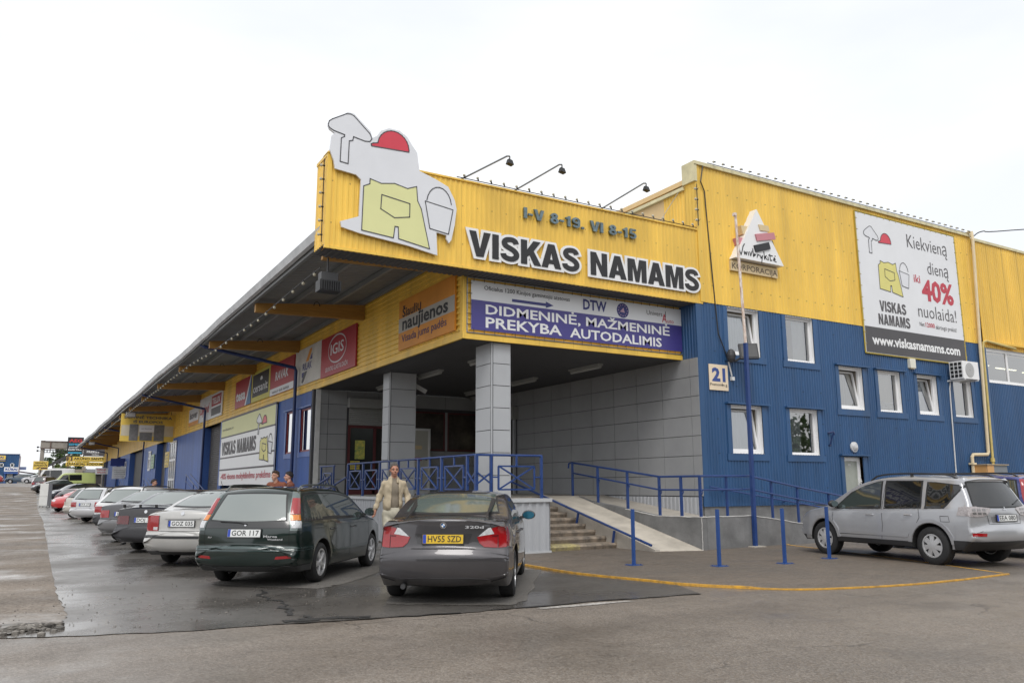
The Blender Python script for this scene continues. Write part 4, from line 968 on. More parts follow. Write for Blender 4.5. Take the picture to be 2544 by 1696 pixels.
# corporation triangle on the tall facade
t = wthing('triangle_logo_sign', 'white raised triangle logo with cream, pink and black bars above a KORPORACIJA plate', 'sign', (17.6, YB - .1, 7.5))
m = MB(); m.prism(FR, [(16.63, 7.84), (18.60, 7.84), (17.58, 9.43)], .02, .28); m.build('triangle', SW, t)
def slant(a, b, z, h, sk, m_, d0=.1, d1=.31):
    k = MB(); k.prism(FR, [(a, z), (b, z + sk), (b - .06, z + sk + h), (a - .06, z + h)], d0, d1); return k.build('bar', m_, t)
CRM = mat('sign cream', (.66, .52, .30), .5, var=.05); PNK = mat('sign pink', (.55, .22, .25), .5, var=.05)
slant(17.02, 17.40, 8.60, .25, .02, CRM, .02, .22); slant(17.66, 18.06, 8.79, .17, .02, CRM, .27, .31)
slant(16.86, 17.30, 8.27, .20, .03, PNK, .02, .22); slant(17.50, 18.28, 8.44, .20, .17, PNK, .27, .32)
slant(17.42, 18.04, 8.09, .20, .19, LB, .27, .32); slant(18.12, 18.34, 8.40, .17, .03, LB, .02, .2)
scr = [[(0, .3), (.03, .1), (.06, -.05), (.09, .1), (.12, .3), (.16, .42)], [(.14, .12), (.15, 0), (.17, .1), (.19, 0), (.21, .12)], [(.24, .12), (.25, 0)], [(.28, .15), (.30, 0), (.34, .2)], [(.36, .3), (.37, 0), (.40, .12), (.38, .02), (.43, .1)], [(.46, 0), (.48, .12), (.52, .1)], [(.54, .12), (.56, 0), (.60, .12), (.57, -.18)], [(.64, .3), (.65, 0), (.66, .1), (.70, .16), (.67, .08), (.72, 0)], [(.74, .12), (.75, 0)], [(.79, .25), (.80, 0), (.84, .03)], [(.76, .2), (.86, .21)], [(.88, .06), (.93, .1), (.90, .15), (.88, .04), (.95, .0)], [(.92, .22), (.935, .235)]]
m = MB()
for s in scr: outline_bars(m, FR, [(16.74 + a * 1.62, 7.98 + b * .75 - a * .06) for a, b in s], .035, .284, False)
m.build('script_lettering', LB, t)
m = MB(); m.pbox(FR, 16.60, 18.52, 7.50, 7.80, .02, .10); pt = m.build('name_plate', CRM, t)
m = MB(); m.text(FR, 'KORPORACIJA', 16.64, 7.56, .165, 1.86, .104, .006); m.build('plate_lettering', mat('brown lettering', (.07, .04, .03), .5, var=0), pt)
# discount banner
t = wthing('discount_banner', 'big white discount banner with tool drawings and a charcoal web address strip', 'banner', (25.2, YB - .1, 5.6))
D0 = .06
m = MB(); m.pbox(FR, 22.46, 27.96, 5.63, 10.29, .03, D0); m.build('cloth', WB, t)
m = MB(); m.add([FR.p(22.47, 5.64, D0 + .004), FR.p(27.95, 5.64, D0 + .004), FR.p(27.95, 6.48, D0 + .004), FR.p(22.47, 6.48, D0 + .004)], [(0, 1, 2, 3)]); m.build('charcoal_strip', SGREY, t)
m = MB()
for a, b in (((22.42, 5.60), (28.0, 5.60)), ((22.42, 5.60), (22.42, 10.3)), ((28.0, 5.60), (28.0, 10.3)), ((22.42, 10.32), (28.0, 10.32))): m.tube([FR.p(*a, .05), FR.p(*b, .05)], .022, 6)
for i in range(17):
    x = 22.6 + i * .33; m.tube([FR.p(x, 10.26, .066), FR.p(x, 10.38, .07)], .010, 4)
for i in range(12):
    z = 5.9 + i * .38; m.tube([FR.p(22.5, z, .066), FR.p(22.38, z, .06)], .010, 4); m.tube([FR.p(27.92, z, .066), FR.p(28.05, z, .06)], .010, 4)
m.build('frame', mat('yellow frame tube', (.45, .34, .05), .5, var=.2), t)
m = MB(); m.text(FR, 'www.viskasnamams.com', 22.78, 5.92, .30, 4.85, D0 + .008, .032); m.build('web_address', SW, t)
m = MB(); letters(None, FR, 'VISKAS', 23.32, 24.72, 7.05, .36, D0 + .002, .004, None, single=m); m.build('shop_name', LG, t); m = MB(); letters(None, FR, 'NAMAMS', 23.2, 24.88, 6.60, .36, D0 + .002, .004, None, single=m); m.build('shop_name', LG, t)
for tx, u, v, h, w_ in (('Kiekvieną', 25.12, 9.48, .47, 2.32), ('dieną', 26.16, 8.67, .45, 1.24), ('nuolaida!', 25.40, 7.08, .45, 2.22)): m = MB(); m.text(FR, tx, u, v, h, w_, D0 + .006, -.004); m.build('offer_lettering', LG, t)
m = MB(); m.text(FR, 'iki', 25.32, 8.28, .27, .36, D0 + .006, .012); m.build('percent_lettering', RED, t); m = MB(); m.text(FR, '40%', 25.72, 7.72, .70, 1.86, D0 + .006, .035); m.build('percent_lettering', RED, t)
m = MB(); m.text(FR, 'Net', 25.42, 6.76, .145, .27, D0 + .006, .002); m.build('small_lettering', LG, t); m = MB(); m.text(FR, 'skirtingų prekių!', 26.33, 6.74, .145, 1.22, D0 + .006, .002); m.build('small_lettering', LG, t)
m = MB(); m.text(FR, '12000', 25.75, 6.76, .15, .52, D0 + .006, .02); m.build('small_number', RED, t)
tools(t, FR, 22.75, 7.52, 2.35, 2.42, D0 + .006, .022, PYEL, True)
# house number
t = wthing('house_number_sign', 'cream house number sign 21 on the blue corner', 'sign', (15.95, YB - .05, 4.03))
m = MB(); m.pbox(FR, 15.61, 16.31, 4.03, 4.74, .03, .05); m.build('plate', mat('cream plate', (.80, .66, .48), .45, var=.03), t)
m = MB(); m.text(FR, '21', 15.71, 4.29, .34, .50, .054, .045); m.build('number', BLL, t)
m = MB(); m.text(FR, 'Pramonės g.', 15.63, 4.15, .075, .65, .054, .01); m.build('street_name', LB, t)
# signs along the fascia of the long side
def board(name, lab, cat, u0, u1, z0, z1, m_, pl=SD, d=.03, th=.05, frame=None):
    t = wthing(name, lab, cat, tuple(pl.p((u0 + u1) / 2, z0, d)))
    m = MB(); m.pbox(pl, u0, u1, z0, z1, d, d + th); m.build('board', m_, t)
    return t, d + th + .006
G_ = 'advertising boards on the yellow fascia'
t, d = board('newspaper_board', 'orange newspaper advertising board with a grey stripe near the fascia corner', 'sign', -20.31, -16.85, 5.14, 6.52, ORG)
m = MB(); m.add([SD.p(-20.31, 5.62, d - .003), SD.p(-16.85, 5.62, d - .003), SD.p(-16.85, 6.02, d - .003), SD.p(-20.31, 6.02, d - .003)], [(0, 1, 2, 3)]); m.build('stripe', mat('print grey', (.42, .40, .36), .5, var=.05), t)
m = MB(); m.text(SD, 'Šiaulių', -20.05, 6.04, .24, 1.25, d, .02); m.text(SD, 'naujienos', -20.05, 5.68, .34, 2.85, d, .03); m.build('title', LB, t)
m = MB(); m.text(SD, 'Visada jums padės', -20.08, 5.34, .20, 2.80, d, .012); m.build('slogan', mat('purple lettering', (.07, .035, .09), .5, var=0), t)
t, d = board('paint_brand_board', 'dark red board with a white ringed name beside the newspaper board', 'sign', -27.35, -23.78, 5.18, 6.55, MRED)
m = MB(); m.text(SD, 'IGIS', -26.28, 5.86, .36, 1.35, d, .01); c = arc(-25.6, 6.02, .92, .46, 0, 360, 40); outline_bars(m, SD, c, .05, d, False); m.text(SD, 'GRUNTAS GLAISTAS DAŽAI', -26.8, 5.33, .15, 2.3, d, 0); m.build('lettering', WB, t)
t, d = board('varnish_brand_banner', 'grubby white cloth banner with an orange and grey brush stroke logo', 'banner', -30.70, -27.40, 5.22, 6.60, mat('grubby cloth', (.58, .56, .52), .7, var=.14, vs=1.5), th=.02)
m = MB(); m.prism(SD, [(-29.32, 6.05), (-28.95, 6.05), (-28.62, 6.38), (-28.58, 6.46), (-28.68, 6.50), (-28.85, 6.46)], d - .01, d); m.build('orange_stroke', ORG, t)
m = MB(); m.prism(SD, [(-28.80, 6.08), (-28.52, 6.08), (-28.52, 6.28), (-28.60, 6.26)], d - .01, d); m.prism(SD, [(-29.75, 5.50), (-29.62, 5.50), (-29.48, 5.68), (-29.75, 5.68)], d - .01, d); m.text(SD, 'RILAK', -29.68, 5.75, .26, 1.15, d, .02); m.build('navy_lettering', NAVT, t)
m = MB(); m.prism(SD, [(-29.42, 5.69), (-29.10, 5.69), (-29.50, 5.34), (-29.66, 5.28), (-29.78, 5.32), (-29.72, 5.42)], d - .01, d); m.build('grey_stroke', LG, t)
t, d = board('shower_brand_board', 'red board with white slanted lettering and a white strip below', 'sign', -34.42, -30.78, 5.24, 6.56, MRED)
m = MB(); m.add([SD.p(-34.42, 5.24, d - .003), SD.p(-30.78, 5.24, d - .003), SD.p(-30.78, 5.52, d - .003), SD.p(-34.42, 5.52, d - .003)], [(0, 1, 2, 3)]); st_ = m.build('strip', WB, t)
m = MB(); m.text(SD, 'vonios ir dušo kabinos', -34.0, 5.31, .12, 2.6, d, .02); m.build('strip_lettering', LG, st_)
m = MB(); m.text(SD, 'RAVAK', -33.6, 5.82, .34, 2.05, d, .03, shear=.15); m.build('lettering', WB, t)
t, d = board('ceramics_brand_board', 'black board with white lettering in a yellow-green frame', 'sign', -37.85, -34.48, 5.26, 6.62, mat('lime yellow', (.58, .52, .09), .5, var=.06))
m = MB(); m.pbox(SD, -37.65, -34.70, 5.48, 6.50, d - .02, d - .002); m.build('black_field', LB, t)
m = MB(); m.text(SD, 'cersanit', -37.45, 5.68, .36, 2.6, d + .004, .01); m.prism(SD, arc(-36.0, 6.18, .22, .15, 0, 180, 8) + [(-36.05, 6.15)], d - .002, d + .004); m.build('lettering', WB, t)
t, d = board('tape_brand_board', 'red board with bold white lettering and a blue corner', 'sign', -41.35, -37.95, 5.27, 6.60, MRED)
m = MB(); m.prism(SD, [(-38.9, 5.27), (-37.95, 5.27), (-37.95, 6.60)], d - .02, d - .002); m.build('blue_corner', mat('sign blue', (.05, .16, .34), .45, var=.05), t)
m = MB(); m.prism(SD, [(-39.15, 5.27), (-38.9, 5.27), (-37.95, 6.60), (-38.1, 6.60)], d - .02, d + .001); m.text(SD, 'tesa', -41.1, 5.62, .46, 2.0, d, .035); m.build('lettering', WB, t)
t, d = board('paint_name_board', 'white board with red script, the left half of a pair on the fascia', 'sign', -51.4, -47.9, 5.26, 6.66, WB)
m = MB(); m.text(SD, 'Leyland', -51.1, 5.72, .50, 2.8, d, .03, shear=.2); m.build('lettering', RED, t)
t, d = board('tool_brand_board', 'white board with a red name block, the right half of a pair on the fascia', 'sign', -47.8, -44.65, 5.26, 6.62, WB)
m = MB(); m.pbox(SD, -47.6, -44.9, 5.92, 6.5, d - .02, d); m.build('red_block', MRED, t)
m = MB(); m.text(SD, 'TELIX', -47.4, 6.04, .32, 2.3, d + .006, .03); m.build('lettering', WB, t); m = MB(); m.pbox(SD, -47.6, -44.9, 5.4, 5.82, d - .02, d); m.build('grey_block', LG, t)
t, d = board('insulation_brand_board', 'white and orange board with dark lettering before the drain pipe', 'sign', -55.2, -51.75, 5.28, 6.34, WB)
m = MB(); m.add([SD.p(-55.2, 5.28, d - .003), SD.p(-51.75, 5.28, d - .003), SD.p(-51.75, 5.52, d - .003), SD.p(-55.2, 5.52, d - .003)], [(0, 1, 2, 3)]); m.build('strip', ORG, t)
m = MB(); m.text(SD, 'isover', -54.9, 5.72, .42, 2.8, d, .03); m.build('lettering', LG, t)
# shop billboard on the wall
BD = side(XF - .02)
t, d = board('shop_billboard', 'tall white and pale yellow shop billboard with black bars and red lettering', 'billboard', -44.0, -33.05, 1.55, 4.80, SW, pl=BD, d=.05, th=.06)
m = MB(); m.add([BD.p(-44.0, 3.98, d - .003), BD.p(-33.05, 3.98, d - .003), BD.p(-33.05, 4.80, d - .003), BD.p(-44.0, 4.80, d - .003)], [(0, 1, 2, 3)]); m.build('yellow_field', BYEL, t)
m = MB()
for z, h in ((3.93, .07), (2.88, .07), (2.28, .08)): m.pbox(BD, -44.0, -33.05, z, z + h, d - .03, d)
m.pbox(BD, -44.05, -33.0, 4.80, 4.90, -.0, d); m.build('black_bar', LG, t)
m = MB(); letters(None, BD, 'VISKAS NAMAMS', -43.6, -36.2, 3.06, .66, d, .006, None, single=m); m.build('shop_name', LG, t); m = MB(); m.text(BD, 'www.viskasnamams.com', -43.7, 4.30, .14, 2.6, d, .0); m.build('web_address', LG, t)
m = MB(); m.text(BD, '-40% visoms mokyklinėms prekėms', -43.6, 1.86, .27, 10.2, d + .004, .02); m.build('offer_lettering', RED, t)
tools(t, BD, -36.3, 2.36, 3.0, 2.28, d + .004, .045, PYEL)
# hanging board under the canopy and further boards
HP = front(62.0)
t, d = board('appliance_board', 'yellow appliance shop board with grey fridges hanging under the canopy', 'sign', 4.95, 8.43, 4.62, 6.55, SIGNY, pl=HP, d=0, th=.08)
m = MB(); m.pbox(HP, 5.0, 8.38, 5.0, 5.75, d - .02, d - .004); m.build('pale_field', mat('board cream', (.60, .55, .42), .5, var=.1), t)
m = MB(); m.text(HP, 'BUITINĖ TECHNIKA', 5.15, 6.22, .17, 3.1, d, .03); m.text(HP, 'IŠ EUROPOS', 5.75, 5.92, .16, 1.9, d, .03); m.build('lettering', mat('bluegrey ink', (.10, .12, .15), .5, var=0), t)
m = MB(); m.pbox(HP, 5.52, 6.08, 4.68, 5.82, d - .02, d + .01); m.pbox(HP, 7.12, 7.78, 4.68, 5.82, d - .02, d + .01); m.pbox(HP, 6.2, 7.0, 4.7, 5.26, d - .02, d + .008); m.build('printed_appliances', mat('print steel', (.20, .20, .20), .4, var=.25, vs=6), t)
m = MB(); m.pbox(HP, 6.15, 7.1, 5.30, 5.78, d - .02, d + .012); m.build('white_panel', SW, t)
m = MB(); m.text(HP, 'pardavimas', 6.3, 5.5, .07, .65, d + .016, .0); m.build('small_lettering', LG, t)
m = MB(); m.tube([(5.2, 62, 6.5), (5.2, 62, 6.75)], .02, 5); m.tube([(8.2, 62, 6.5), (8.2, 62, 7.1)], .02, 5); m.build('hanger', DARK, t)
HQ = front(96.0)
t, d = board('blue_hanging_board', 'plain blue board hanging high in front of the far bays', 'sign', 7.0, 8.42, 3.7, 4.5, mat('deep blue board', (.02, .04, .20), .5, var=.1), pl=HQ, d=0, th=.06)
t, d = board('white_hanging_board', 'white notice board hanging below the plain blue board', 'sign', 7.2, 8.62, 2.35, 3.62, WHTD, pl=front(95.5), d=0, th=.06)
m = MB(); q = front(95.5)
for k in range(5): m.text(q, 'remontas', 7.4, 3.2 - k * .19, .09, 1.0, d, .01)
m.build('lettering', LG, t)
t, d = board('red_lettered_board', 'small white board with red lettering left of the white notice board', 'sign', 6.1, 7.4, 2.95, 3.65, WHTD, pl=front(104), d=0, th=.06)
m = MB(); q = front(104); m.text(q, 'NAUJI', 6.25, 3.38, .16, .9, d, .03); m.text(q, 'BALDAI', 6.3, 3.08, .16, .9, d, .03); m.build('lettering', RED, t)
for u, z0, z1, lab, mm in ((-65.0, 2.9, 4.02, 'yellow paper notice on the blue wall beside the tall white window', SIGNY), (-73.3, 2.98, 4.12, 'pale green notice on the blue wall further along the long front', mat('pale green notice', (.45, .60, .42), .5, var=.08))):
    t, d = board('wall_notice', lab, 'notice', u, u + 1.9, z0, z1, mm, pl=BD)
    m = MB()
    for k in range(4): m.text(BD, ('prekyba', 'baldai', 'tel. 841', 'visada')[k], u + .2, z1 - .28 - .25 * k, .13, 1.4, d, .01)
    m.build('lettering', mat('faded ink', (.25, .3, .3), .5, var=0), t)
# posters on the shop door and a white leaf leaning by the back wall
t, d = board('flower_poster', 'yellow and green flower poster on the dark shop door', 'poster', 9.93, 10.30, 2.45, 3.12, mat('poster yellow', (.55, .47, .08), .5, var=.4, vs=9, grime=(.12, .25, .10)), pl=BW, d=.035, th=.01)
t, d = board('paper_notice', 'small plain yellow paper notice low on the dark shop door', 'notice', 9.77, 10.12, 2.08, 2.38, mat('paper yellow', (.55, .46, .10), .6, var=.1), pl=BW, d=.035, th=.01)
m = MB()
for k in range(3): m.text(BW, 'prekyba', 9.80, 2.30 - k * .08, .045, .28, d, .0)
m.build('lettering', LG, t)
t = wthing('white_door', 'plain off-white door leaf with two small stickers behind the left column', 'door', (12.4, 27.9, 1.19))
m = MB(); m.pbox(BW, 12.0, 12.86, 1.20, 3.62, .09, .14); m.build('leaf', mat('off white door', (.46, .45, .40), .5, var=.08), t)
m = MB(); m.pbox(BW, 12.0, 12.08, 1.20, 3.62, .14, .16); m.pbox(BW, 12.78, 12.86, 1.20, 3.62, .14, .16); m.pbox(BW, 12.08, 12.78, 3.54, 3.62, .14, .16); m.pbox(BW, 12.08, 12.78, 1.20, 1.30, .14, .16); m.build('leaf_frame', WHTD, t)
m = MB(); m.pbox(BW, 12.24, 12.52, 2.42, 2.54, .14, .146); m.build('red_sticker', MRED, t); m = MB(); m.pbox(BW, 12.22, 12.52, 2.84, 2.98, .14, .146); m.build('cream_sticker', CRM, t)
m = MB(); m.pbox(BW, 12.66, 12.72, 2.44, 2.52, .16, .19); m.build('lock', DARK, t)

# ------------------------------------------------------------------ lamps, wires and fittings
for x, zz in ((7.95, 9.12), (9.42, 9.22), (12.05, 9.26)):
    t = wthing('sign_lamp', {7.95: 'thin lamp arm with a small dark floodlight next to the cut-out board', 9.42: 'middle lamp arm with a small dark floodlight over the sign wall', 12.05: 'lamp arm with a small dark floodlight over the end of the opening hours'}[x], 'lamp', (x, YB, 8.5), 'lamp arms on the sign wall')
    b = Vector((x + .92, YB - .70, zz - .08)); m = MB(); m.tube([(x, YB + .1, 8.5), b, b + Vector((.06, -.03, -.0))], .022, 6); m.build('arm', MET, t)
    m = MB(); c = b + Vector((.06, -.03, -.12)); m.hexa([c + Vector(q) for q in ((-.075, -.07, -.07), (.075, -.07, -.10), (.075, .07, -.10), (-.075, .07, -.07), (-.05, -.04, .04), (.05, -.04, .02), (.05, .04, .02), (-.05, .04, .04))]); m.tube([c + Vector((0, 0, .04)), b + Vector((.06, -.03, 0))], .015, 5); m.build('lamp_head', BLK, t)
BULB = mat('bulb glass', (.46, .43, .33), .15, var=0); SOCK = BLK
def festoon(name, lab, pts, n, cat='light string', r=.042, cable=True):
    t = wthing(name, lab, cat, tuple(pts[0])); P = [Vector(p) for p in pts]; L_ = [0]
    for a, b in zip(P[:-1], P[1:]): L_.append(L_[-1] + (b - a).length)
    def at_(s):
        for i in range(len(P) - 1):
            if s <= L_[i + 1] + 1e-6: return P[i].lerp(P[i + 1], (s - L_[i]) / (L_[i + 1] - L_[i]))
        return P[-1]
    if cable: m = MB(); m.tube(P, .012, 5); m.build('cable', BLK, t)
    first = None
    for i in range(n):
        p = at_(L_[-1] * (i + .5) / n)
        if first is None:
            m = MB(); m.ball((0, 0, 0), r, 5); o = m.build('bulb', BULB); me = o.data
            s = MB(); s.tube([(0, 0, r * .6), (0, 0, r * 2.2)], r * .55, 6); so3 = s.build('socket', SOCK); first = (o, so3)
        else:
            o = first[0].copy(); COL.objects.link(o); so3 = first[1].copy(); COL.objects.link(so3)
        o.parent = t; o.location = p - Vector(t.location) + UP_[0] ; so3.parent = o; so3.location = (0, 0, 0)
        o.rotation_euler = UP_[1]
    return t
UP_ = [Vector((0, 0, -.06)), (0, 0, 0)]
ev = []
for i in range(40):
    s = i / 39; y = 17.2 + s * 75; ev.append((5.17, y, 6.33 - .16 * math.sin(min(1, s * 4.2) * math.pi) + (.12 if s > .24 else s * .5) + .02 * math.sin(i * 1.7)))
festoon('eave_light_string', 'string of small clear bulbs looped along the canopy eave', ev, 84)
UP_ = [Vector((0, -.03, .06)), (R(150), 0, 0)]
festoon('sign_light_string', 'row of small bulbs along the top edge of the sign wall', [(7.9, YB - .04, 8.57), (15.4, YB - .04, 8.57)], 21, r=.035)
UP_ = [Vector((0, -.06, .05)), (R(115), 0, 0)]
festoon('parapet_light_string', 'row of small bulbs along the parapet of the tall facade', [(15.9, YB - .08, 10.58), (29.0, YB - .08, 10.58)], 36, r=.035)
UP_ = [Vector((-.06, 0, 0)), (0, R(90), 0)]
festoon('edge_light_string', 'short vertical row of bulbs on the left edge of the sign wall', [(4.80, YB + .1, 6.55), (4.80, YB + .1, 8.4)], 6, r=.035)
festoon('corner_light_string', 'short vertical row of bulbs where the sign wall meets the tall facade', [(15.42, YB - .1, 8.62), (15.42, YB - .1, 9.85)], 4, r=.04)
# cable down the corner
def cable(name, lab, pts, r=.012, m_=BLK): 
    m = MB(); m.tube(pts, r, 5); return solo(m, name, m_, lab, 'cable', tuple(pts[0]))
cable('power_cable', 'black cable running down the yellow facade from the parapet corner to the floodlight', [(15.72, YB - .08, 10.5), (15.58, YB - .1, 9.95), (15.75, YB - .06, 9.7), (15.82, YB - .05, 8.6), (15.9, YB - .05, 7.4), (15.96, YB - .05, 6.5), (16.02, YB - .06, 5.6), (16.3, YB - .08, 4.95)], .018)
cable('slack_wire', 'thin slack wires crossing behind the sign wall to the tall block', smooth([(13.9, YB + .6, 8.5), (14.6, YB + .7, 8.75), (15.1, YB + .8, 9.3), (15.4, YB + .6, 9.85)], 6), .010, MET)
cable('overhead_wire', 'overhead wire leaving the parapet to the right', smooth([(29.2, YB - .1, 10.5), (29.6, YB - .25, 10.72), (30.5, YB - .8, 10.75), (36, YB - 5, 11.2), (60, YB - 30, 13)], 6), .020, BLK)
# floodlight by the house number
t = wthing('floodlight', 'dark ribbed floodlight on a bracket beside the house number sign', 'floodlight', (16.5, YB - .3, 4.8))
pl2 = Pl((16.62, YB - .55, 5.08), (math.cos(R(-38)), math.sin(R(-38)), 0), (0, math.sin(R(8)), math.cos(R(8)))) 
m = MB(); m.pbox(pl2, -.24, .26, -.20, .22, -.10, .05)
for k in range(9): m.pbox(pl2, -.22 + k * .055, -.20 + k * .055, -.18, .20, -.17, -.10)
m.build('lamp_head', DARK, t); m = MB(); m.pbox(pl2, -.20, .22, -.16, .18, .05, .06); m.build('glass', mat('lamp glass', (.1, .1, .1), .1, var=0), t)
m = MB(); m.tube([(16.45, YB, 4.86), (16.4, YB - .28, 4.85), (16.5, YB - .5, 4.95)], .03, 6); m.ball((16.34, YB - .18, 5.0), .16, 6, (.8, .8, 1.2)); m.build('bracket', DARK, t)
m = MB(); m.tube([(16.35, YB - .06, 4.85), (16.45, YB - .06, 4.45)], .022, 6); m.box(16.42, 16.52, YB - .10, YB - .02, 4.33, 4.43); m.build('junction_box', WHTD, t)
# black canopy floodlight at the near eave, small lamps further away
t = wthing('canopy_speaker', 'black box floodlight hanging from the near end of the canopy', 'floodlight', (5.1, 16.6, 5.6))
m = MB(); m.box(4.93, 5.40, 16.40, 16.72, 5.62, 5.86)
for k in range(9): m.box(4.95 + k * .05, 4.97 + k * .05, 16.36, 16.40, 5.64, 5.84)
m.build('lamp_head', BLK, t); m = MB(); m.box(4.97, 5.34, 16.45, 16.68, 5.87, 6.04); m.build('gear_box', DARK, t); m = MB(); m.tube([(5.15, 16.6, 6.04), (5.15, 16.6, 6.4)], .02, 6); m.build('hanger', DARK, t)
for y, lab in ((60.8, 'grey box lamp under the canopy edge above the appliance board'), (103, 'grey box lamp under the far end of the canopy edge')):
    t = wthing('canopy_lamp', lab, 'lamp', (5.5, y, 6.2)); m = MB(); m.box(5.15, 5.75, y - .15, y + .15, 6.2, 6.55); m.build('housing', MET, t); m = MB(); m.box(5.2, 5.7, y - .16, y - .15, 6.25, 6.5); m.build('lens', WHTD, t)
# ceiling battens
nb = 0
blabs = ['ceiling tube light nearest the right column on the left', 'ceiling tube light behind the security camera', 'dim ceiling tube light deep behind the left column', 'ceiling tube light nearest the banner over the ramp', 'ceiling tube light in the middle of the right row', 'ceiling tube light far back beside the right column', 'ceiling tube light deepest in the right corner']
for x, y0, y1 in ((10.24, 18.2, 19.6), (10.20, 21.4, 23.0), (10.16, 25.0, 26.4), (13.64, 18.1, 19.6), (13.60, 21.5, 23.0), (13.62, 24.9, 26.4), (14.6, 26.6, 27.8)):
    t = wthing('ceiling_light', blabs[nb], 'ceiling light', (x, y0, 4.8), 'tube lights on the entrance ceiling'); nb += 1
    m = MB(); m.box(x - .09, x + .09, y0, y1, 4.84, 4.90); m.build('batten', mat('batten grey', (.30, .30, .29), .5), t)
    m = MB(); m.tube([(x, y0 + .03, 4.81), (x, y1 - .03, 4.81)], .05, 8); m.build('diffuser', mat('diffuser', (.36, .36, .34), .3, var=.05), t)
t = wthing('security_camera', 'white security camera tilted under the entrance ceiling', 'camera', (10.2, 23.6, 4.6))
m = MB(); m.bar((9.95, 23.3, 4.74), (10.45, 23.0, 4.40), .13, .13); m.build('housing', WHTD, t); m = MB(); m.tube([(10.0, 23.3, 4.9), (10.1, 23.25, 4.68)], .02, 6); m.build('bracket', MET, t)
# alarm box, wall lamp, air conditioner, gas pipes
t = wthing('alarm_box', 'small cream alarm box under the discount banner', 'alarm', (24.75, YB - .1, 5.27)); m = MB(); m.pbox(FR, 24.60, 24.90, 5.27, 5.58, .02, .12); m.build('case', mat('cream plastic', (.72, .70, .60), .4, var=.03), t); m = MB(); m.pbox(FR, 24.63, 24.87, 5.24, 5.27, .03, .10); m.build('base', BEIGE, t)
t = wthing('wall_lamp', 'round bulkhead lamp on the blue wall above the white door', 'lamp', (21.48, YB - .1, 2.5)); m = MB(); m.prism(FR, arc(21.49, 2.61, .155, .155, 0, 345, 23), .02, .07); m.build('base', WHTD, t); m = MB(); m.ball((21.49, YB - .06, 2.61), .13, 7, (1, .6, 1)); m.build('glass', mat('bulkhead glass', (.55, .55, .56), .1, var=.3, vs=20), t)
t = wthing('wall_bracket', 'small rusty flag bracket on the blue wall left of the wall lamp', 'bracket', (20.4, YB - .1, 2.6)); m = MB(); m.tube([(20.36, YB - .02, 3.0), (20.46, YB - .14, 3.03), (20.5, YB - .14, 2.95)], .03, 6); m.tube([(20.46, YB - .12, 2.98), (20.40, YB - .04, 2.66)], .018, 6); m.tube([(20.36, YB - .02, 2.64), (20.46, YB - .02, 2.64)], .022, 6); m.build('hook', BLUPD, t)
t = wthing('air_conditioner', 'white outdoor air conditioner unit under the corner of the discount banner', 'air conditioner', (27.3, YB - .5, 4.95))
m = MB(); m.box(26.72, 27.66, YB - .62, YB - .16, 5.00, 5.60); m.build('case', WHT, t)
m = MB(); gp = Pl((26.72, 0, 0), (0, -1, 0), (0, 0, 1))
for i in range(3):
    for j in range(4): m.pbox(gp, -YB + .20 + i * .14, -YB + .30 + i * .14, 5.05 + j * .135, 5.15 + j * .135, .0, .012)
m.build('grille', BLK, t)
m = MB(); q = front(YB - .62); m.prism(q, arc(27.12, 5.30, .25, .25, 0, 348, 30), .0, .012)
fa_ = m.build('fan_grille', mat('fan grey', (.42, .42, .42), .5, var=.1, vs=30), t)
m = MB()
for r in (.08, .14, .2): outline_bars(m, q, arc(27.12, 5.30, r, r, 0, 360, 24), .012, .016, False)
m.build('grille_ring', WHTD, fa_)
m = MB(); m.bar((26.8, YB - .64, 4.97), (26.8, YB, 4.97), .04, .05); m.bar((27.55, YB - .64, 4.97), (27.55, YB, 4.97), .04, .05); m.build('bracket', WHTD, t)
m = MB(); m.tube([(26.9, YB - .05, 4.98), (26.82, YB - .045, 4.7), (26.66, YB - .045, .95)], .022, 6); m.build('drain_hose', WHTD, t)
t = wthing('gas_pipes', 'two beige gas pipes running down the blue facade to a meter box', 'pipes', (28.7, YB - .1, 1.8))
m = MB(); m.tube([(28.93, YB - .02, 10.6), (28.90, YB - .22, 10.58), (28.88, YB - .24, 10.3), (28.80, YB - .14, 6.5), (28.62, YB - .12, 2.58), (28.56, YB - .12, 2.50), (27.68, YB - .12, 2.48), (27.60, YB - .12, 2.40), (27.58, YB - .12, 1.5)], .055, 8); m.box(27.50, 27.70, YB - .2, YB - .04, 2.14, 2.20); m.build('gas_pipe', BEIGE, t)
m = MB(); m.tube([(31, YB - .2, 6.42), (29.12, YB - .2, 6.55), (29.02, YB - .14, 6.50), (28.98, YB - .13, 6.3), (28.84, YB - .12, 2.0)], .045, 8); m.tube([(28.84, YB - .12, 2.38), (28.84, YB - .12, 2.25)], .075, 8); m.build('gas_pipe', mat('yellow pipe', (.58, .46, .16), .5, var=.15, vs=4), t)
t = wthing('meter_box', 'gas meter cabinet with an orange side behind the silver SUV', 'cabinet', (28.4, YB - .3, 1.5))
m = MB(); m.box(27.66, 28.9, YB - .55, YB - .05, 1.2, 2.12); m.build('cabinet', mat('cabinet grey', (.19, .21, .23), .5, var=.06), t); m = MB(); m.box(27.64, 27.66, YB - .54, YB - .06, 1.21, 2.12); m.box(27.66, 28.05, YB - .57, YB - .55, 1.21, 2.12); m.build('orange_side', mat('cabinet orange', (.60, .33, .12), .5, var=.1), t); m = MB(); m.box(27.6, 28.95, YB - .6, YB - .02, 2.12, 2.15); m.build('lid', mat('cabinet lid', (.45, .35, .22), .5), t)
m = MB(); m.box(28.0, 28.6, YB - .35, YB - .15, .0, 1.2); m.build('leg', DARK, t)
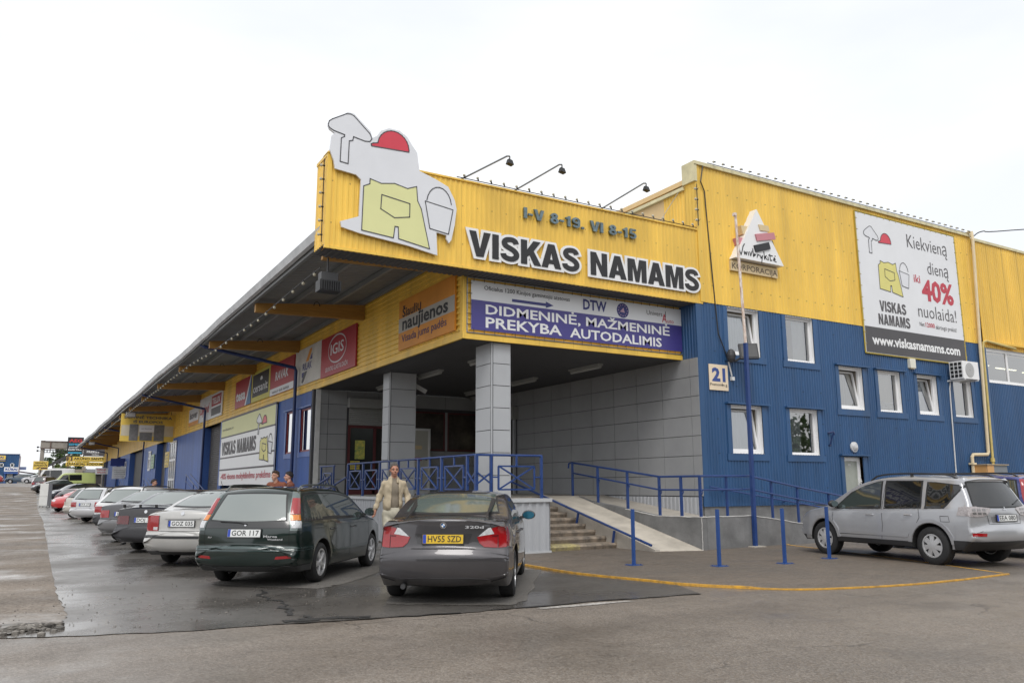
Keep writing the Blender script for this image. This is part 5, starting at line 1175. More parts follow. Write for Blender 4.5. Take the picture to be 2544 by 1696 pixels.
# a desk fan and papers seen behind the office panes
FANM = mat('fan plastic', (.72, .73, .75), .4, var=.03)
for x, z, lab in ((19.12, 5.16, 'white desk fan behind the second upper window'), (25.55, 3.85, 'white desk fan behind the third middle window')):
    t = wthing('desk_fan', lab, 'fan', (x, YB + .3, z)); m = MB(); m.ball((x, YB + .36, z + .36), .15, 7, (1, .5, 1)); m.build('fan_cage', FANM, t); m = MB(); m.tube([(x, YB + .38, z), (x, YB + .38, z + .26)], .03, 6); m.tube([(x, YB + .38, z), (x, YB + .38, z + .03)], .12, 10); m.build('stand', FANM, t)
t = wthing('paper_stack', 'heap of white papers on the sill of the second middle window', 'papers', (23.5, YB + .3, 3.85)); m = MB(); rr = random.Random(4)
for k in range(14):
    x = 23.12 + rr.random() * .6; z = 3.86 + k * .017; a = rr.uniform(-.04, .04); m.hexa([(x, YB + .22, z + a), (x + .35, YB + .22, z - a), (x + .35, YB + .45, z - a), (x, YB + .45, z + a), (x, YB + .22, z + .02 + a), (x + .35, YB + .22, z + .02 - a), (x + .35, YB + .45, z + .02 - a), (x, YB + .45, z + .02 + a)])
m.build('sheets', SW, t)
# ------------------------------------------------------------------ cars
import bmesh
def paint(name, col, metal=.0, rough=.32, var=.03, coat=1.0, grime=None):
    m = mat(name, col, rough, metal, var, 2.2, .5, coat=coat, grime=grime); return m
def car_glass(name, col=(.018, .022, .021), ior=2.0, rough=.03):
    m = mat(name, col, rough, 0, 0.0); b = m.node_tree.nodes['Principled BSDF']; b.inputs['IOR'].default_value = ior; return m
CG = car_glass('car glass', (.045, .056, .053), 1.95); CGD = car_glass('tinted car glass', (.012, .013, .014), 1.7)
TYRE = mat('tyre rubber', (.022, .022, .023), .8, var=.2, vs=8); RIM = mat('alloy rim', (.66, .66, .67), .30, metal=.5, var=.06); RIMP = mat('silver wheel cover', (.50, .50, .51), .35, metal=.3, var=.05)
STEELW = mat('steel wheel', (.05, .05, .052), .5, var=.1)
TRIM = mat('black trim', (.022, .022, .024), .45, var=.1); SEAL = mat('window seal', (.012, .012, .013), .5, var=0); UNDER = mat('car underbody', (.010, .010, .010), .85, var=.2)
CHR = mat('chrome', (.62, .62, .63), .12, metal=1.0, var=0); RLAMP = mat('red lamp', (.30, .006, .010), .12, var=.12, vs=30, coat=1.0); OLAMP = mat('amber lamp', (.65, .20, .02), .12, var=.1, vs=30, coat=1.0)
WLAMP = mat('clear lamp', (.55, .56, .57), .10, var=.25, vs=45, coat=1.0); PLW = mat('plate white', (.72, .73, .72), .35, var=.03); PLY = mat('plate yellow', (.68, .45, .03), .35, var=.04); EUB = mat('plate blue', (.02, .06, .40), .4, var=0)
SHUTL = mat('panel gap', (.006, .006, .006), .8, var=0)
def crom(P, n=5):
    P = [Vector(p) for p in P]; o = []
    for i in range(len(P) - 1):
        p0 = P[max(i - 1, 0)]; p1 = P[i]; p2 = P[i + 1]; p3 = P[min(i + 2, len(P) - 1)]
        t1 = (p2 - p0) * .5; t2 = (p3 - p1) * .5; L_ = (p2 - p1).length
        for t_ in (t1, t2):
            if t_.length > L_ * 1.0: t_ *= L_ / t_.length
        for j in range(n):
            t = j / n; h = (2 * t ** 3 - 3 * t * t + 1, t ** 3 - 2 * t * t + t, -2 * t ** 3 + 3 * t * t, t ** 3 - t * t)
            o.append(p1 * h[0] + t1 * h[1] + p2 * h[2] + t2 * h[3])
    return o + [P[-1]]
def lerpt(tab, x):
    if x <= tab[0][0]: return tab[0][1]
    for (a, va), (b, vb) in zip(tab[:-1], tab[1:]):
        if x <= b:
            t = (x - a) / (b - a); t = t * t * (3 - 2 * t); return va + (vb - va) * t
    return tab[-1][1]
class Car:
    def __init__(s, name, label, x, y, ang, up, wb, hw, tr, plan, belt, tumble, zb=.2, body=None, cat='car', r_edge=.055, group='cars in front of the store', z=0.0, shoulder=.015):
        s.root = thing(name, label, cat, (x, y, z), R(ang), group); s.wb = wb; s.hw = hw; s.tr = tr; s.plan = plan; s.belt = belt; s.tum = tumble; s.paint = body; s.sh = shoulder
        U = crom([Vector((p[0], p[1], p[2] if len(p) > 2 else .05)) for p in up], 5)
        ra = tr + .055; path = [(p.x, p.y, p.z, r_edge, 0) for p in U]
        x0, z0 = U[0].x, U[0].y; xf, zf = U[-1].x, U[-1].y
        h = math.sqrt(max(.01, ra * ra - (tr - zb) ** 2))
        def arch(xa):
            a0 = math.acos(max(-1, min(1, h / ra))) * (1 if zb < tr else -1)
            return [(xa + ra * math.cos(-a0 + (math.pi + 2 * a0) * i / 20), tr + ra * math.sin(-a0 + (math.pi + 2 * a0) * i / 20)) for i in range(21)]
        fwd = arch(wb / 2); rear = arch(-wb / 2)
        path += [((xf + fwd[0][0]) / 2, zb, .0, .02, 1)] + [(a, b, 0, .012, 1) for a, b in fwd]
        n = 12; path += [(fwd[-1][0] + (rear[0][0] - fwd[-1][0]) * i / n, zb, 0, .02, 1) for i in range(1, n)]
        path += [(a, b, 0, .012, 1) for a, b in rear] + [((x0 + rear[-1][0]) / 2, zb, .0, .02, 1)]
        s.path = path; s.U = U
        s.make()
    def corner(s, z):              # where the tail turns into the flank at height z
        xs = [p.x + (q.x - p.x) * ((z - p.y) / (q.y - p.y) if abs(q.y - p.y) > 1e-6 else 0) + max(p.z, .02) for p, q in zip(s.U[:-1], s.U[1:]) if min(p.y, q.y) <= z <= max(p.y, q.y) and p.x < 0]
        x = min(xs) if xs else -s.wb / 2 - .8
        return x + .02, s.W(x + .06, z) - .015
    def zroof(s, x):
        b = None
        for p, q in zip(s.U[:-1], s.U[1:]):
            if min(p.x, q.x) <= x <= max(p.x, q.x):
                t = 0 if abs(q.x - p.x) < 1e-9 else (x - p.x) / (q.x - p.x); z = p.y + (q.y - p.y) * t
                b = z if b is None else max(b, z)
        return b if b is not None else 1.0
    def W(s, x, z):
        w = s.hw * lerpt(s.plan, x); zb = lerpt(s.belt, x)
        if z < zb:
            k = max(0, (z - .55) / (zb - .55)); l = max(0, (.48 - z) / .28)
            return w * (1 - .035 * k * k - .05 * l * l)
        d = z - zb; return w * .965 - s.sh * min(1, d / .03) - s.tum * d * (1 + .35 * d)
    def make(s):
        P = s.path; n = len(P); S = np.array([(p[0], p[1]) for p in P]); cr = np.array([p[2] for p in P]); rr = np.array([p[3] for p in P])
        T = np.roll(S, -1, 0) - np.roll(S, 1, 0); T /= np.linalg.norm(T, axis=1)[:, None] + 1e-9
        N = np.stack([-T[:, 1], T[:, 0]], 1)                     # outward for a clockwise outline
        area = 0.5 * np.sum(S[:, 0] * np.roll(S[:, 1], -1) - np.roll(S[:, 0], -1) * S[:, 1])
        if area > 0: N = -N
        edge = S - N * cr[:, None]; Q = edge - N * rr[:, None]
        Wq = np.array([s.W(q[0], q[1]) for q in Q])
        bm = bmesh.new(); ring = []
        K = 4
        for side_ in (1, -1):
            rs = []
            for j in range(K + 1):
                th = math.pi / 2 * j / K
                e = Q + N * (rr * math.sin(th))[:, None]; yy = Wq - rr * (1 - math.cos(th))
                rs.append([bm.verts.new((e[i, 0], side_ * yy[i], e[i, 1])) for i in range(n)])
            ring.append(rs)
            for j in range(K):
                for i in range(n):
                    a, b = rs[j], rs[j + 1]; k = (i + 1) % n
                    f = bm.faces.new((a[i], a[k], b[k], b[i])); f.material_index = P[i][4] and P[k][4]
        M = 10; prev = ring[0][K]
        for c in range(1, M + 1):
            f_ = 1 - 2 * c / M
            if c == M: cur = ring[1][K]
            else:
                e = S - N * (cr * f_ * f_)[:, None]; yy = (Wq - rr) * f_
                cur = [bm.verts.new((e[i, 0], yy[i], e[i, 1])) for i in range(n)]
            for i in range(n):
                k = (i + 1) % n; f = bm.faces.new((prev[i], prev[k], cur[k], cur[i])); f.material_index = P[i][4] and P[k][4]
            prev = cur
        # side skins
        g = .06; x0, z0 = Q.min(0); x1, z1 = Q.max(0); pts = [Vector(q) for q in Q]
        xs = np.arange(x0 + g / 2, x1, g); zs = np.arange(z0 + g / 2, z1, g); G = []
        for i, x in enumerate(xs):
            for z in zs:
                zz = z + (g / 2 if i % 2 else 0); d = np.min(np.hypot(Q[:, 0] - x, Q[:, 1] - zz))
                if d > .03: G.append(Vector((x, zz)))
        V, E, F, _, _, _ = delaunay_2d_cdt(pts + G, [], [list(range(n))], 1, 1e-5)
        for side_ in (1, -1):
            vs = [bm.verts.new((v.x, side_ * s.W(v.x, v.y), v.y)) for v in V]
            for f in F: bm.faces.new([vs[i] for i in f])
        bmesh.ops.remove_doubles(bm, verts=bm.verts, dist=2e-4)
        bmesh.ops.recalc_face_normals(bm, faces=bm.faces)
        me = bpy.data.meshes.new('body'); bm.normal_update(); bm.to_mesh(me); s.bvh = BVHTree.FromBMesh(bm); bm.free()
        me.materials.append(s.paint); me.materials.append(UNDER)
        me.polygons.foreach_set('use_smooth', [True] * len(me.polygons)); me.set_sharp_from_angle(angle=R(50))
        s.body = bpy.data.objects.new('body', me); COL.objects.link(s.body); s.body.parent = s.root
    def hit(s, view, a, b):
        if view in ('DL', 'DR'):
            sg = 1 if view == 'DL' else -1; xr, yr = s.corner(b); k = .70710678
            h = s.bvh.ray_cast(Vector((xr + a * k - 2 * k, sg * (yr + a * k + 2 * k), b)), Vector((k, -sg * k, 0)))
            if h[0] is None: h = s.bvh.find_nearest(Vector((xr, sg * yr, b)))
            return h[0], h[1] if h[1].dot(Vector((k, -sg * k, 0))) < 0 else -h[1]
        o, d = {'L': ((a, 3, b), (0, -1, 0)), 'R': ((a, -3, b), (0, 1, 0)), 'B': ((-6, a, b), (1, 0, 0)), 'F': ((6, a, b), (-1, 0, 0)), 'T': ((a, b, 4), (0, 0, -1))}[view]
        h = s.bvh.ray_cast(Vector(o), Vector(d))
        if h[0] is None:
            o = Vector(o); q = {'L': Vector((a, s.hw * .9, b)), 'R': Vector((a, -s.hw * .9, b)), 'B': Vector((-s.wb / 2 - .9, a, b)), 'F': Vector((s.wb / 2 + .8, a, b)), 'T': Vector((a, b, 1))}[view]
            h = s.bvh.find_nearest(q)
        return h[0], h[1] if h[1].dot(Vector(d)) < 0.05 else -h[1]
    def geo(s, view, pts, off, g=.06, mb=None):
        """a thin raised skin following the body inside an outline drawn in side, rear, front or top view"""
        mb = mb or MB(); P = []; n = len(pts)
        for i in range(n):
            a = Vector(pts[i]); b = Vector(pts[(i + 1) % n]); k = max(1, int((b - a).length / g))
            P += [a.lerp(b, j / k) for j in range(k)]
        m = len(P); xs = [p.x for p in P]; ys = [p.y for p in P]; G = []
        x = min(xs) + g / 2; A = np.array([(p.x, p.y) for p in P])
        while x < max(xs):
            y = min(ys) + g / 2
            while y < max(ys):
                if np.min(np.hypot(A[:, 0] - x, A[:, 1] - y)) > g * .35: G.append(Vector((x, y)))
                y += g
            x += g
        V, E, F, ov, _, _ = delaunay_2d_cdt(P + G, [], [list(range(m))], 1, 1e-6)
        H = [s.hit(view, v.x, v.y) for v in V]
        if view in 'LR':                      # sit exactly on the smooth flank
            q = 1 if view == 'L' else -1
            H = [(Vector((p.x, q * s.W(p.x, p.z), p.z)) if abs(abs(p.y) - s.W(p.x, p.z)) < .006 else p, nn) for p, nn in H]
        PP = np.array([tuple(p) for p, _ in H]); NN = np.array([tuple(nn) for _, nn in H])
        G2 = np.exp(-((PP[:, None] - PP[None]) ** 2).sum(2) / (2 * .06 ** 2)); NN = G2 @ NN; NN /= np.linalg.norm(NN, axis=1)[:, None] + 1e-9
        H = [(p, Vector(nn)) for (p, _), nn in zip(H, NN)]; T = [p + nn * off for p, nn in H]
        bi = {}
        for i, o_ in enumerate(ov):
            for q in o_:
                if q < m: bi[q] = i
        # face orientation
        f0 = F[0]; nr = (T[f0[1]] - T[f0[0]]).cross(T[f0[2]] - T[f0[0]]); flip = nr.dot(H[f0[0]][1]) < 0
        base = len(mb.v); mb.add(T, [tuple(reversed(f)) if flip else tuple(f) for f in F])
        L_ = [bi[q] for q in range(m) if q in bi]; B_ = [H[i][0] - H[i][1] * .004 for i in L_]; k = len(L_)
        mb.add([T[i] for i in L_] + B_, [(i, (i + 1) % k, k + (i + 1) % k, k + i) for i in range(k)])
        return mb
    def patch(s, name, view, pts, m, off=.005, parent=None, g=.06, smooth_=True):
        mb = MB()
        if view == 'S':
            return [s.patch(name, v, pts, m, off, parent, g) for v in 'LR']
        s.geo(view, pts, off, g, mb)
        return mb.build(name, m, parent or s.root, smooth=smooth_, sharp=40)
    def shell(s, name, z0, z1, m, off, x_max=None, x_min=None, parent=None, ymax=None, yside=0):
        """a raised skin cut cleanly out of the body between two heights (bumpers, strips)"""
        bm = bmesh.new(); bm.from_mesh(s.body.data)
        bmesh.ops.delete(bm, geom=[f for f in bm.faces if f.material_index == 1], context='FACES')
        cuts = [((0, 0, z0), (0, 0, -1)), ((0, 0, z1), (0, 0, 1))]
        if x_max is not None: cuts.append(((x_max, 0, 0), (1, 0, 0)))
        if x_min is not None: cuts.append(((x_min, 0, 0), (-1, 0, 0)))
        if yside: cuts.append(((0, yside * .3, 0), (0, -yside, 0)))
        if ymax is not None: cuts += [((0, ymax, 0), (0, 1, 0)), ((0, -ymax, 0), (0, -1, 0))]
        for co, no in cuts:
            bmesh.ops.bisect_plane(bm, geom=bm.verts[:] + bm.edges[:] + bm.faces[:], dist=1e-5, plane_co=co, plane_no=no, clear_outer=True)
        bm.normal_update(); bm.verts.index_update(); V = [v.co.copy() for v in bm.verts]; N = [v.normal.copy() for v in bm.verts]
        cz = sum(v.z for v in V) / max(1, len(V)); cx = sum(v.x for v in V) / max(1, len(V)); sg = 1 if sum(n.dot(Vector((v.x * .2, v.y, 0))) for v, n in zip(V, N)) > 0 else -1
        mb = MB(); mb.add([v + n * sg * off for v, n in zip(V, N)], [tuple(v.index for v in f.verts) for f in bm.faces])
        k = len(V); be = [e for e in bm.edges if len(e.link_faces) == 1]
        mb.add([v - n * sg * .004 for v, n in zip(V, N)], [])
        for e in be: a, b = e.verts[0].index, e.verts[1].index; mb.f.append((a, b, b + k, a + k)); mb.m.append(0)
        bm.free(); o = mb.build(name, m, parent or s.root, smooth=True, sharp=40); return o
    def multi(s, name, items, m, off=.005, parent=None, g=.06):
        mb = MB()
        for view, pts in items: s.geo(view, pts, off, g, mb)
        return mb.build(name, m, parent or s.root, smooth=True, sharp=40)
    def line(s, view, pts, w=.009, off=.0022, m=None, mb=None):
        own = mb is None; mb = mb or MB(); P = []
        for a, b in zip(pts[:-1], pts[1:]):
            a = Vector(a); b = Vector(b); k = max(1, int((b - a).length / .08)); P += [a.lerp(b, j / k) for j in range(k)]
        P.append(Vector(pts[-1])); V = []
        for i, p in enumerate(P):
            d = (P[min(i + 1, len(P) - 1)] - P[max(i - 1, 0)]).normalized(); nn = Vector((-d.y, d.x)) * w / 2
            for q in (p + nn, p - nn):
                h, hn = s.hit(view, q.x, q.y); V.append(h + hn * off)
        mb.add(V, [(2 * i, 2 * i + 1, 2 * i + 3, 2 * i + 2) for i in range(len(P) - 1)])
        return mb
    def gaps(s, sides=(), rear=(), top=(), front_=()):
        mb = MB()
        for L_ in sides:
            for v in 'LR': s.line(v, L_, mb=mb)
        for L_ in rear: s.line('B', L_, mb=mb)
        for L_ in top: s.line('T', L_, mb=mb)
        for L_ in front_: s.line('F', L_, mb=mb)
        mb.build('panel_gap', SHUTL, s.root)
    def plate(s, txt, z, m=None, eu=True, lith=True, back=True, y=0.0):
        v = 'B' if back else 'F'; p, nn = s.hit(v, y, z); p2, _ = s.hit(v, y, z + .05); p3, _ = s.hit(v, y, z - .05)
        sg = -1 if back else 1; vv = (p2 - p3).normalized(); u = Vector((0, -1, 0)) if back else Vector((0, 1, 0))
        pl = Pl(p, u, vv); mb = MB(); mb.pbox(pl, -.26, .26, -.056, .056, .004, .016); o = mb.build('number_plate', m or PLW, s.root)
        if eu: mb = MB(); mb.pbox(pl, -.257, -.215, -.053, .053, .012, .0175); mb.text(pl, '*', -.25, -.01, .04, .03, .0185); mb.build('blue_strip', EUB, o)
        mb = MB(); mb.text(pl, txt, -.195, -.036, .075, .43, .0178, .012); mb.build('plate_lettering', LB, o)
        mb = MB()
        for q in ((-.272, .272, -.068, -.056), (-.272, .272, .056, .064), (-.272, -.26, -.056, .056), (.26, .272, -.056, .056)): mb.pbox(pl, *q, .0, .018)
        mb.build('plate_frame', TRIM, o); return pl
    def wheels(s, style='five', tw=.20, rim=RIM, inset=.0):
        r = s.tr; rr = r * (.70 if style != 'cover' else .63)
        tm = MB(); prof = [(-tw / 2, rr), (-tw / 2 - .004, rr + .02), (-tw / 2 + .004, r - .035), (-tw / 2 + .025, r - .008), (-tw / 4, r), (tw / 4, r), (tw / 2 - .025, r - .008), (tw / 2 - .004, r - .035), (tw / 2 + .004, rr + .02), (tw / 2, rr), (tw / 2 - .02, rr - .012), (-tw / 2 + .02, rr - .012)]
        def lathe(mb, prof, n=36, closed=True):
            V = []; F = []; k = len(prof)
            for i in range(n):
                a = 2 * math.pi * i / n
                for y, q in prof: V.append((q * math.cos(a), y, q * math.sin(a)))
            for i in range(n):
                for j in range(k if closed else k - 1): F.append((i * k + j, i * k + (j + 1) % k, ((i + 1) % n) * k + (j + 1) % k, ((i + 1) % n) * k + j))
            return mb.add(V, F)
        lathe(tm, prof)
        rm = MB(); yo = tw / 2 - .02
        lathe(rm, [(yo + .012, rr), (yo + .012, rr - .025), (yo - .03, rr - .03), (-.06, rr - .035), (-.06, rr - .0), (yo - .0, rr - .002)])
        def spoke(a, w0, w1, r0, r1, y0, y1, th=.03):
            c, d = math.cos(a), math.sin(a); P = []
            for q, wq, yq in ((r0, w0, y0), (r1, w1, y1)):
                for sg in (-1, 1):
                    P.append((q * c - sg * wq * d, yq, q * d + sg * wq * c))
            rm.hexa([(P[0][0], P[0][1] - th, P[0][2]), (P[1][0], P[1][1] - th, P[1][2]), (P[3][0], P[3][1] - th, P[3][2]), (P[2][0], P[2][1] - th, P[2][2]), P[0], P[1], P[3], P[2]])
        if style == 'five':
            for k in range(5): spoke(math.pi / 2 + k * 2 * math.pi / 5, .030, .048, .04, rr - .02, yo + .004, yo - .0)
            for k in range(5): spoke(math.pi / 2 + k * 2 * math.pi / 5, .012, .020, .05, rr - .03, yo + .010, yo + .004)
        elif style == 'double':
            for k in range(5):
                for dd in (-.13, .13): spoke(math.pi / 2 + k * 2 * math.pi / 5 + dd, .014, .018, .04, rr - .02, yo + .004, yo + .0)
        elif style == 'cover':
            for k in range(7): spoke(math.pi / 2 + k * 2 * math.pi / 7, .034, .052, .03, rr - .01, yo + .022, yo + .004)
            lathe(rm, [(yo + .012, rr + .004), (yo + .014, rr - .03), (yo - .0, rr - .035), (yo - .01, rr)])
        else:
            lathe(rm, [(yo - .01, rr - .02), (yo + .0, .08), (yo - .02, .02), (yo - .04, .02), (yo - .04, rr - .03)])
        lathe(rm, [(yo + .022, .0), (yo + .022, .035), (yo + .012, .05), (yo - .03, .055), (yo - .03, .0)], 16, False)
        hub = MB(); lathe(hub, [(yo - .06, rr - .01), (yo - .06, .0), (yo - .09, .0), (yo - .09, rr - .01)], 24)
        first = None
        for sx in (-1, 1):
            for sy in (1, -1):
                y = (s.W(sx * s.wb / 2, s.tr + .35) - tw / 2 - .012 - inset) * sy
                if first is None:
                    a = tm.build('wheel', TYRE, s.root, smooth=True, sharp=35); b = rm.build('rim', rim, a, smooth=True, sharp=30); c = hub.build('brake_disc', STEELW, a); first = (a, b, c)
                else:
                    a = first[0].copy(); COL.objects.link(a)
                    for q in first[1:]:
                        w_ = q.copy(); COL.objects.link(w_); w_.parent = a
                a.parent = s.root; a.location = (sx * s.wb / 2, y, s.tr); a.rotation_euler = (0, (sx + sy) * .4, 0 if sy > 0 else math.pi)
    def mirror(s, x, z, m=None, col=None):
        for sg in (1, -1):
            y0 = s.W(x, z); mb = MB(); mb.hexa([(x - .02, sg * (y0 - .03), z - .03), (x + .06, sg * (y0 - .03), z - .03), (x + .06, sg * (y0 + .07), z - .01), (x - .0, sg * (y0 + .07), z - .01), (x - .02, sg * (y0 - .03), z + .02), (x + .06, sg * (y0 - .03), z + .02), (x + .06, sg * (y0 + .07), z + .03), (x - .0, sg * (y0 + .07), z + .03)])
            V, F = [], []
            mb.ball((x + .03, sg * (y0 + .14), z + .045), .12, 8, (.52, .95, .62)); o = mb.build('mirror', m or s.paint, s.root, smooth=True, sharp=50)
            g = MB(); g.prism(Pl((x - .036, sg * (y0 + .14), z + .045), (0, -1, 0), (0, 0, 1)), arc(0, 0, .095, .060, 0, 345, 20), .0, .004); g.build('mirror_glass', col or MIRR, o)
    def handles(s, pts, m=None):
        for x, z in pts:
            for sg in (1, -1):
                y = s.W(x, z); mb = MB(); mb.tube([(x - .09, sg * (y - .005), z), (x - .08, sg * (y + .025), z + .004), (x + .06, sg * (y + .028), z + .006), (x + .09, sg * (y - .005), z + .006)], .013, 6); mb.build('door_handle', m or s.paint, s.root)
    def rails(s, x0, x1, inset=.10, h=.05, m=None, mids=()):
        for sg in (1, -1):
            P = []; n = 14
            for i in range(n + 1):
                x = x0 + (x1 - x0) * i / n; z = s.zroof(x); y = (s.W(x, z - .07) - inset) * sg
                hh = h if 0 < i < n else -.02
                if i in (1, n - 1): hh = h * .8
                P.append((x, y, z - .035 + hh))
            mb = MB(); mb.tube(P, .018, 6)
            for x in mids: z = s.zroof(x); y = (s.W(x, z - .07) - inset) * sg; mb.bar((x, y, z - .05), (x, y, z + h - .035), .06, .03)
            mb.build('roof_rail', m or TRIM, s.root)
    def badge(s, z, r=.04, view='B', m=None, y=0.0):
        p, nn = s.hit(view, y, z); u = Vector((0, -1, 0)) if view == 'B' else Vector((0, 1, 0)); v = nn.cross(u).normalized()
        pl = Pl(p, u, v if v.z > 0 else -v); mb = MB(); mb.prism(pl, arc(0, 0, r, r, 0, 345, 23), .0, .010); return mb.build('badge', m or CHR, s.root), pl
    def wiper(s, pts, off=.018):
        mb = MB(); P = []
        for a in pts: h, n_ = s.hit('B', *a); P.append(h + n_ * off)
        mb.tube(P, .010, 5); mb.build('wiper', TRIM, s.root)
    def rear_text(s, txt, y, z, h, w, m=RIMP):
        p, nn = s.hit('B', y, z); pl = Pl(p + nn * .003, (0, -1, 0), Vector((0, -1, 0)).cross(nn) if Vector((0, -1, 0)).cross(nn).z > 0 else nn.cross(Vector((0, -1, 0)))); mb = MB(); mb.text(pl, txt, 0, 0, h, w, .006, .02); mb.build('model_lettering', m or CHR, s.root)
    def side_glass(s, xr0, xr1, xf1, xf0, pillars, zlo=.035, zhi=.095, pw=.05, gm=None, name='side_window', lean=.08, seal=True):
        """window band between pillars; top edge follows the roof"""
        def top(x):
            sl = (s.zroof(x + .04) - s.zroof(x - .04)) / .08
            return s.zroof(x) - (zhi + .030) * math.sqrt(1 + min(.8, sl * sl))
        def bot(x): return lerpt(s.belt, x) + zlo
        cuts = [None] + list(pillars) + [None]
        for i in range(len(cuts) - 1):
            a, b = cuts[i], cuts[i + 1]
            def edge_(c, sgn, default):
                if c is None: return default
                return (c + sgn * pw / 2, c + sgn * pw / 2 + lean)
            l0, l1 = edge_(a, 1, (xr0, xr1)); r0, r1 = edge_(b, -1, (xf0, xf1))
            n = 6; P = [(l0, bot(l0))] + [(l0 + (r0 - l0) * k / n, bot(l0 + (r0 - l0) * k / n)) for k in range(1, n)] + [(r0, bot(r0))] + [(r1 + (l1 - r1) * k / n, top(r1 + (l1 - r1) * k / n)) for k in range(n + 1)]
            q = []
            for p in P:
                if not q or math.hypot(p[0] - q[-1][0], p[1] - q[-1][1]) > .012: q.append(p)
            P = q
            if seal:
                c = (sum(p[0] for p in P) / len(P), sum(p[1] for p in P) / len(P)); big = [(p[0] + (.028 if p[0] > c[0] else -.028), p[1] + (.018 if p[1] > c[1] else -.018)) for p in P]
                for v in 'LR':
                    o = s.patch(name, v, big, SEAL, .004); s.patch('pane', v, P, gm or CG, .0065, parent=o)
            else: s.patch(name, 'S', P, gm or CG, .006)
    def rear_glass(s, z0, z1, w0, w1, m=None, view='B', name='rear_window', bow=.0, top=None):
        n = 6; P = [(-w0, z0)] + [(-w0 + 2 * w0 * k / n, z0 - bow * (1 - (2 * k / n - 1) ** 2)) for k in range(1, n)] + [(w0, z0), (w1, z1)] + [(w1 - 2 * w1 * k / n, z1 + bow * .6 * (1 - (2 * k / n - 1) ** 2)) for k in range(1, n)] + [(-w1, z1)]
        big = [(p[0] * 1.045, p[1] + (.022 if p[1] > (z0 + z1) / 2 else -.022)) for p in P]
        o = s.patch(name, view, big, SEAL, .004); s.patch('pane', view, P, m or CG, .0065, parent=o)
MIRR = mat('mirror glass', (.30, .38, .40), .03, metal=.9, var=0); MIRB = mat('blue mirror glass', (.05, .22, .34), .05, metal=.7, var=0)

# --- dark grey saloon, nearest
P_GREY = paint('dark grey metallic', (.062, .058, .062), .55, .36, .10)
c = Car('saloon_car', 'dark grey saloon with a yellow rear number plate, nearest the camera', 5.87, 11.40, 56.0,
        [(-2.26, .235, .09), (-2.36, .30, .12), (-2.40, .42, .135), (-2.40, .60, .135), (-2.355, .69, .13), (-2.325, .73, .12), (-2.31, .84, .115), (-2.305, .975, .12), (-2.30, 1.055, .115), (-2.22, 1.078, .08), (-1.9, 1.085, .05), (-1.66, 1.10, .05), (-1.25, 1.26, .06), (-.9, 1.365, .06), (-.45, 1.415, .06), (.05, 1.415, .06), (.45, 1.355, .06), (.85, 1.18, .07), (1.22, 1.0, .08), (1.62, .945, .08), (1.95, .84, .12), (2.10, .70, .18), (2.14, .5, .22), (2.10, .33, .22), (2.0, .25, .16)],
        2.76, .893, .318, [(-2.42, .86), (-2.2, .925), (-1.8, .965), (-1.2, 1.0), (1.2, 1.0), (1.8, .94), (2.12, .72)], [(-2.4, .985), (-1.2, .955), (.3, .925), (1.2, .90), (2.1, .80)], .37, .205, P_GREY)
c.wheels('double', .215)
c.rear_glass(1.13, 1.355, .635, .545, car_glass('wet pane painted sheen', (.10, .125, .115), 2.1, .09), bow=.015)  # lighter base stands in for sky light reflected in the rear window
c.side_glass(-1.42, -.95, .25, .98, [.03, -1.02], zlo=.03, zhi=.085, pw=.07)
bk_ = [(-1.9, .205), (-1.9, .33), (-1.83, .52), (-1.80, .67), (-1.98, .69), (-2.6, .70), (-2.6, .205)]
c.shell('bumper', .225, .685, P_GREY, .010, x_max=-1.78)
c.gaps(sides=[[(-1.73, .36), (-1.82, .52), (-1.80, .66), (-2.05, .70), (-2.22, .71)], [(.02, .95), (-.02, .7), (.0, .26)], [(-.98, .95), (-1.02, .8), (-.93, .58), (-.72, .40)], [(1.02, .92), (.99, .6), (.95, .27)], [(-.9, .33), (.95, .33)]],
       rear=[[(-.565, 1.075), (-.60, .98), (-.60, .92)], [(.565, 1.075), (.60, .98), (.60, .92)], [(-.46, .655), (-.40, .695), (.40, .695), (.46, .655)]])
for sg in (1, -1):
    q = lambda P: [(sg * a, b) for a, b in P]
    o = c.multi('tail_light', [('B', q([(.69, .705), (.69, .97), (.55, .92), (.43, .835), (.46, .765), (.52, .715)])), ('DL' if sg > 0 else 'DR', [(-.10, .703), (.07, .72), (.13, .80), (.12, .88), (.04, .955), (-.05, .972), (-.10, .968)])], RLAMP, .010)
    c.patch('clear_lens', 'B', q([(.445, .845), (.645, .875), (.60, .955), (.565, .945)]), WLAMP, .014, parent=o)
    c.patch('dark_band', 'B', q([(.62, .84), (.70, .845), (.70, .862), (.62, .855)]), mat('dark red lamp', (.10, .005, .008), .15, var=0), .014, parent=o)
    c.patch('headlight', 'F', q([(.45, .66), (.74, .70), (.70, .80), (.42, .74)]), WLAMP, .008)
c.patch('plate_recess', 'B', [(-.37, .88), (-.33, .755), (.33, .755), (.37, .88)], paint('recess grey', (.035, .033, .035), .4, .4), .004)
c.plate('HV55 SZD', .815, PLY)
bo, pl = c.badge(.985, .040, m=CHR); g = MB()
g.prism(pl, arc(0, 0, .033, .033, 0, 340, 18), .008, .0115); g.build('dark_ring', LB, bo); g = MB()
g.add([pl.p(0, 0, .0125)] + [pl.p(a, b, .0125) for a, b in arc(0, 0, .023, .023, 0, 90, 6)], [tuple(range(8))]); g.add([pl.p(0, 0, .0125)] + [pl.p(a, b, .0125) for a, b in arc(0, 0, .023, .023, 180, 270, 6)], [tuple(range(8))]); g.build('white_quarters', SW, bo); g = MB()
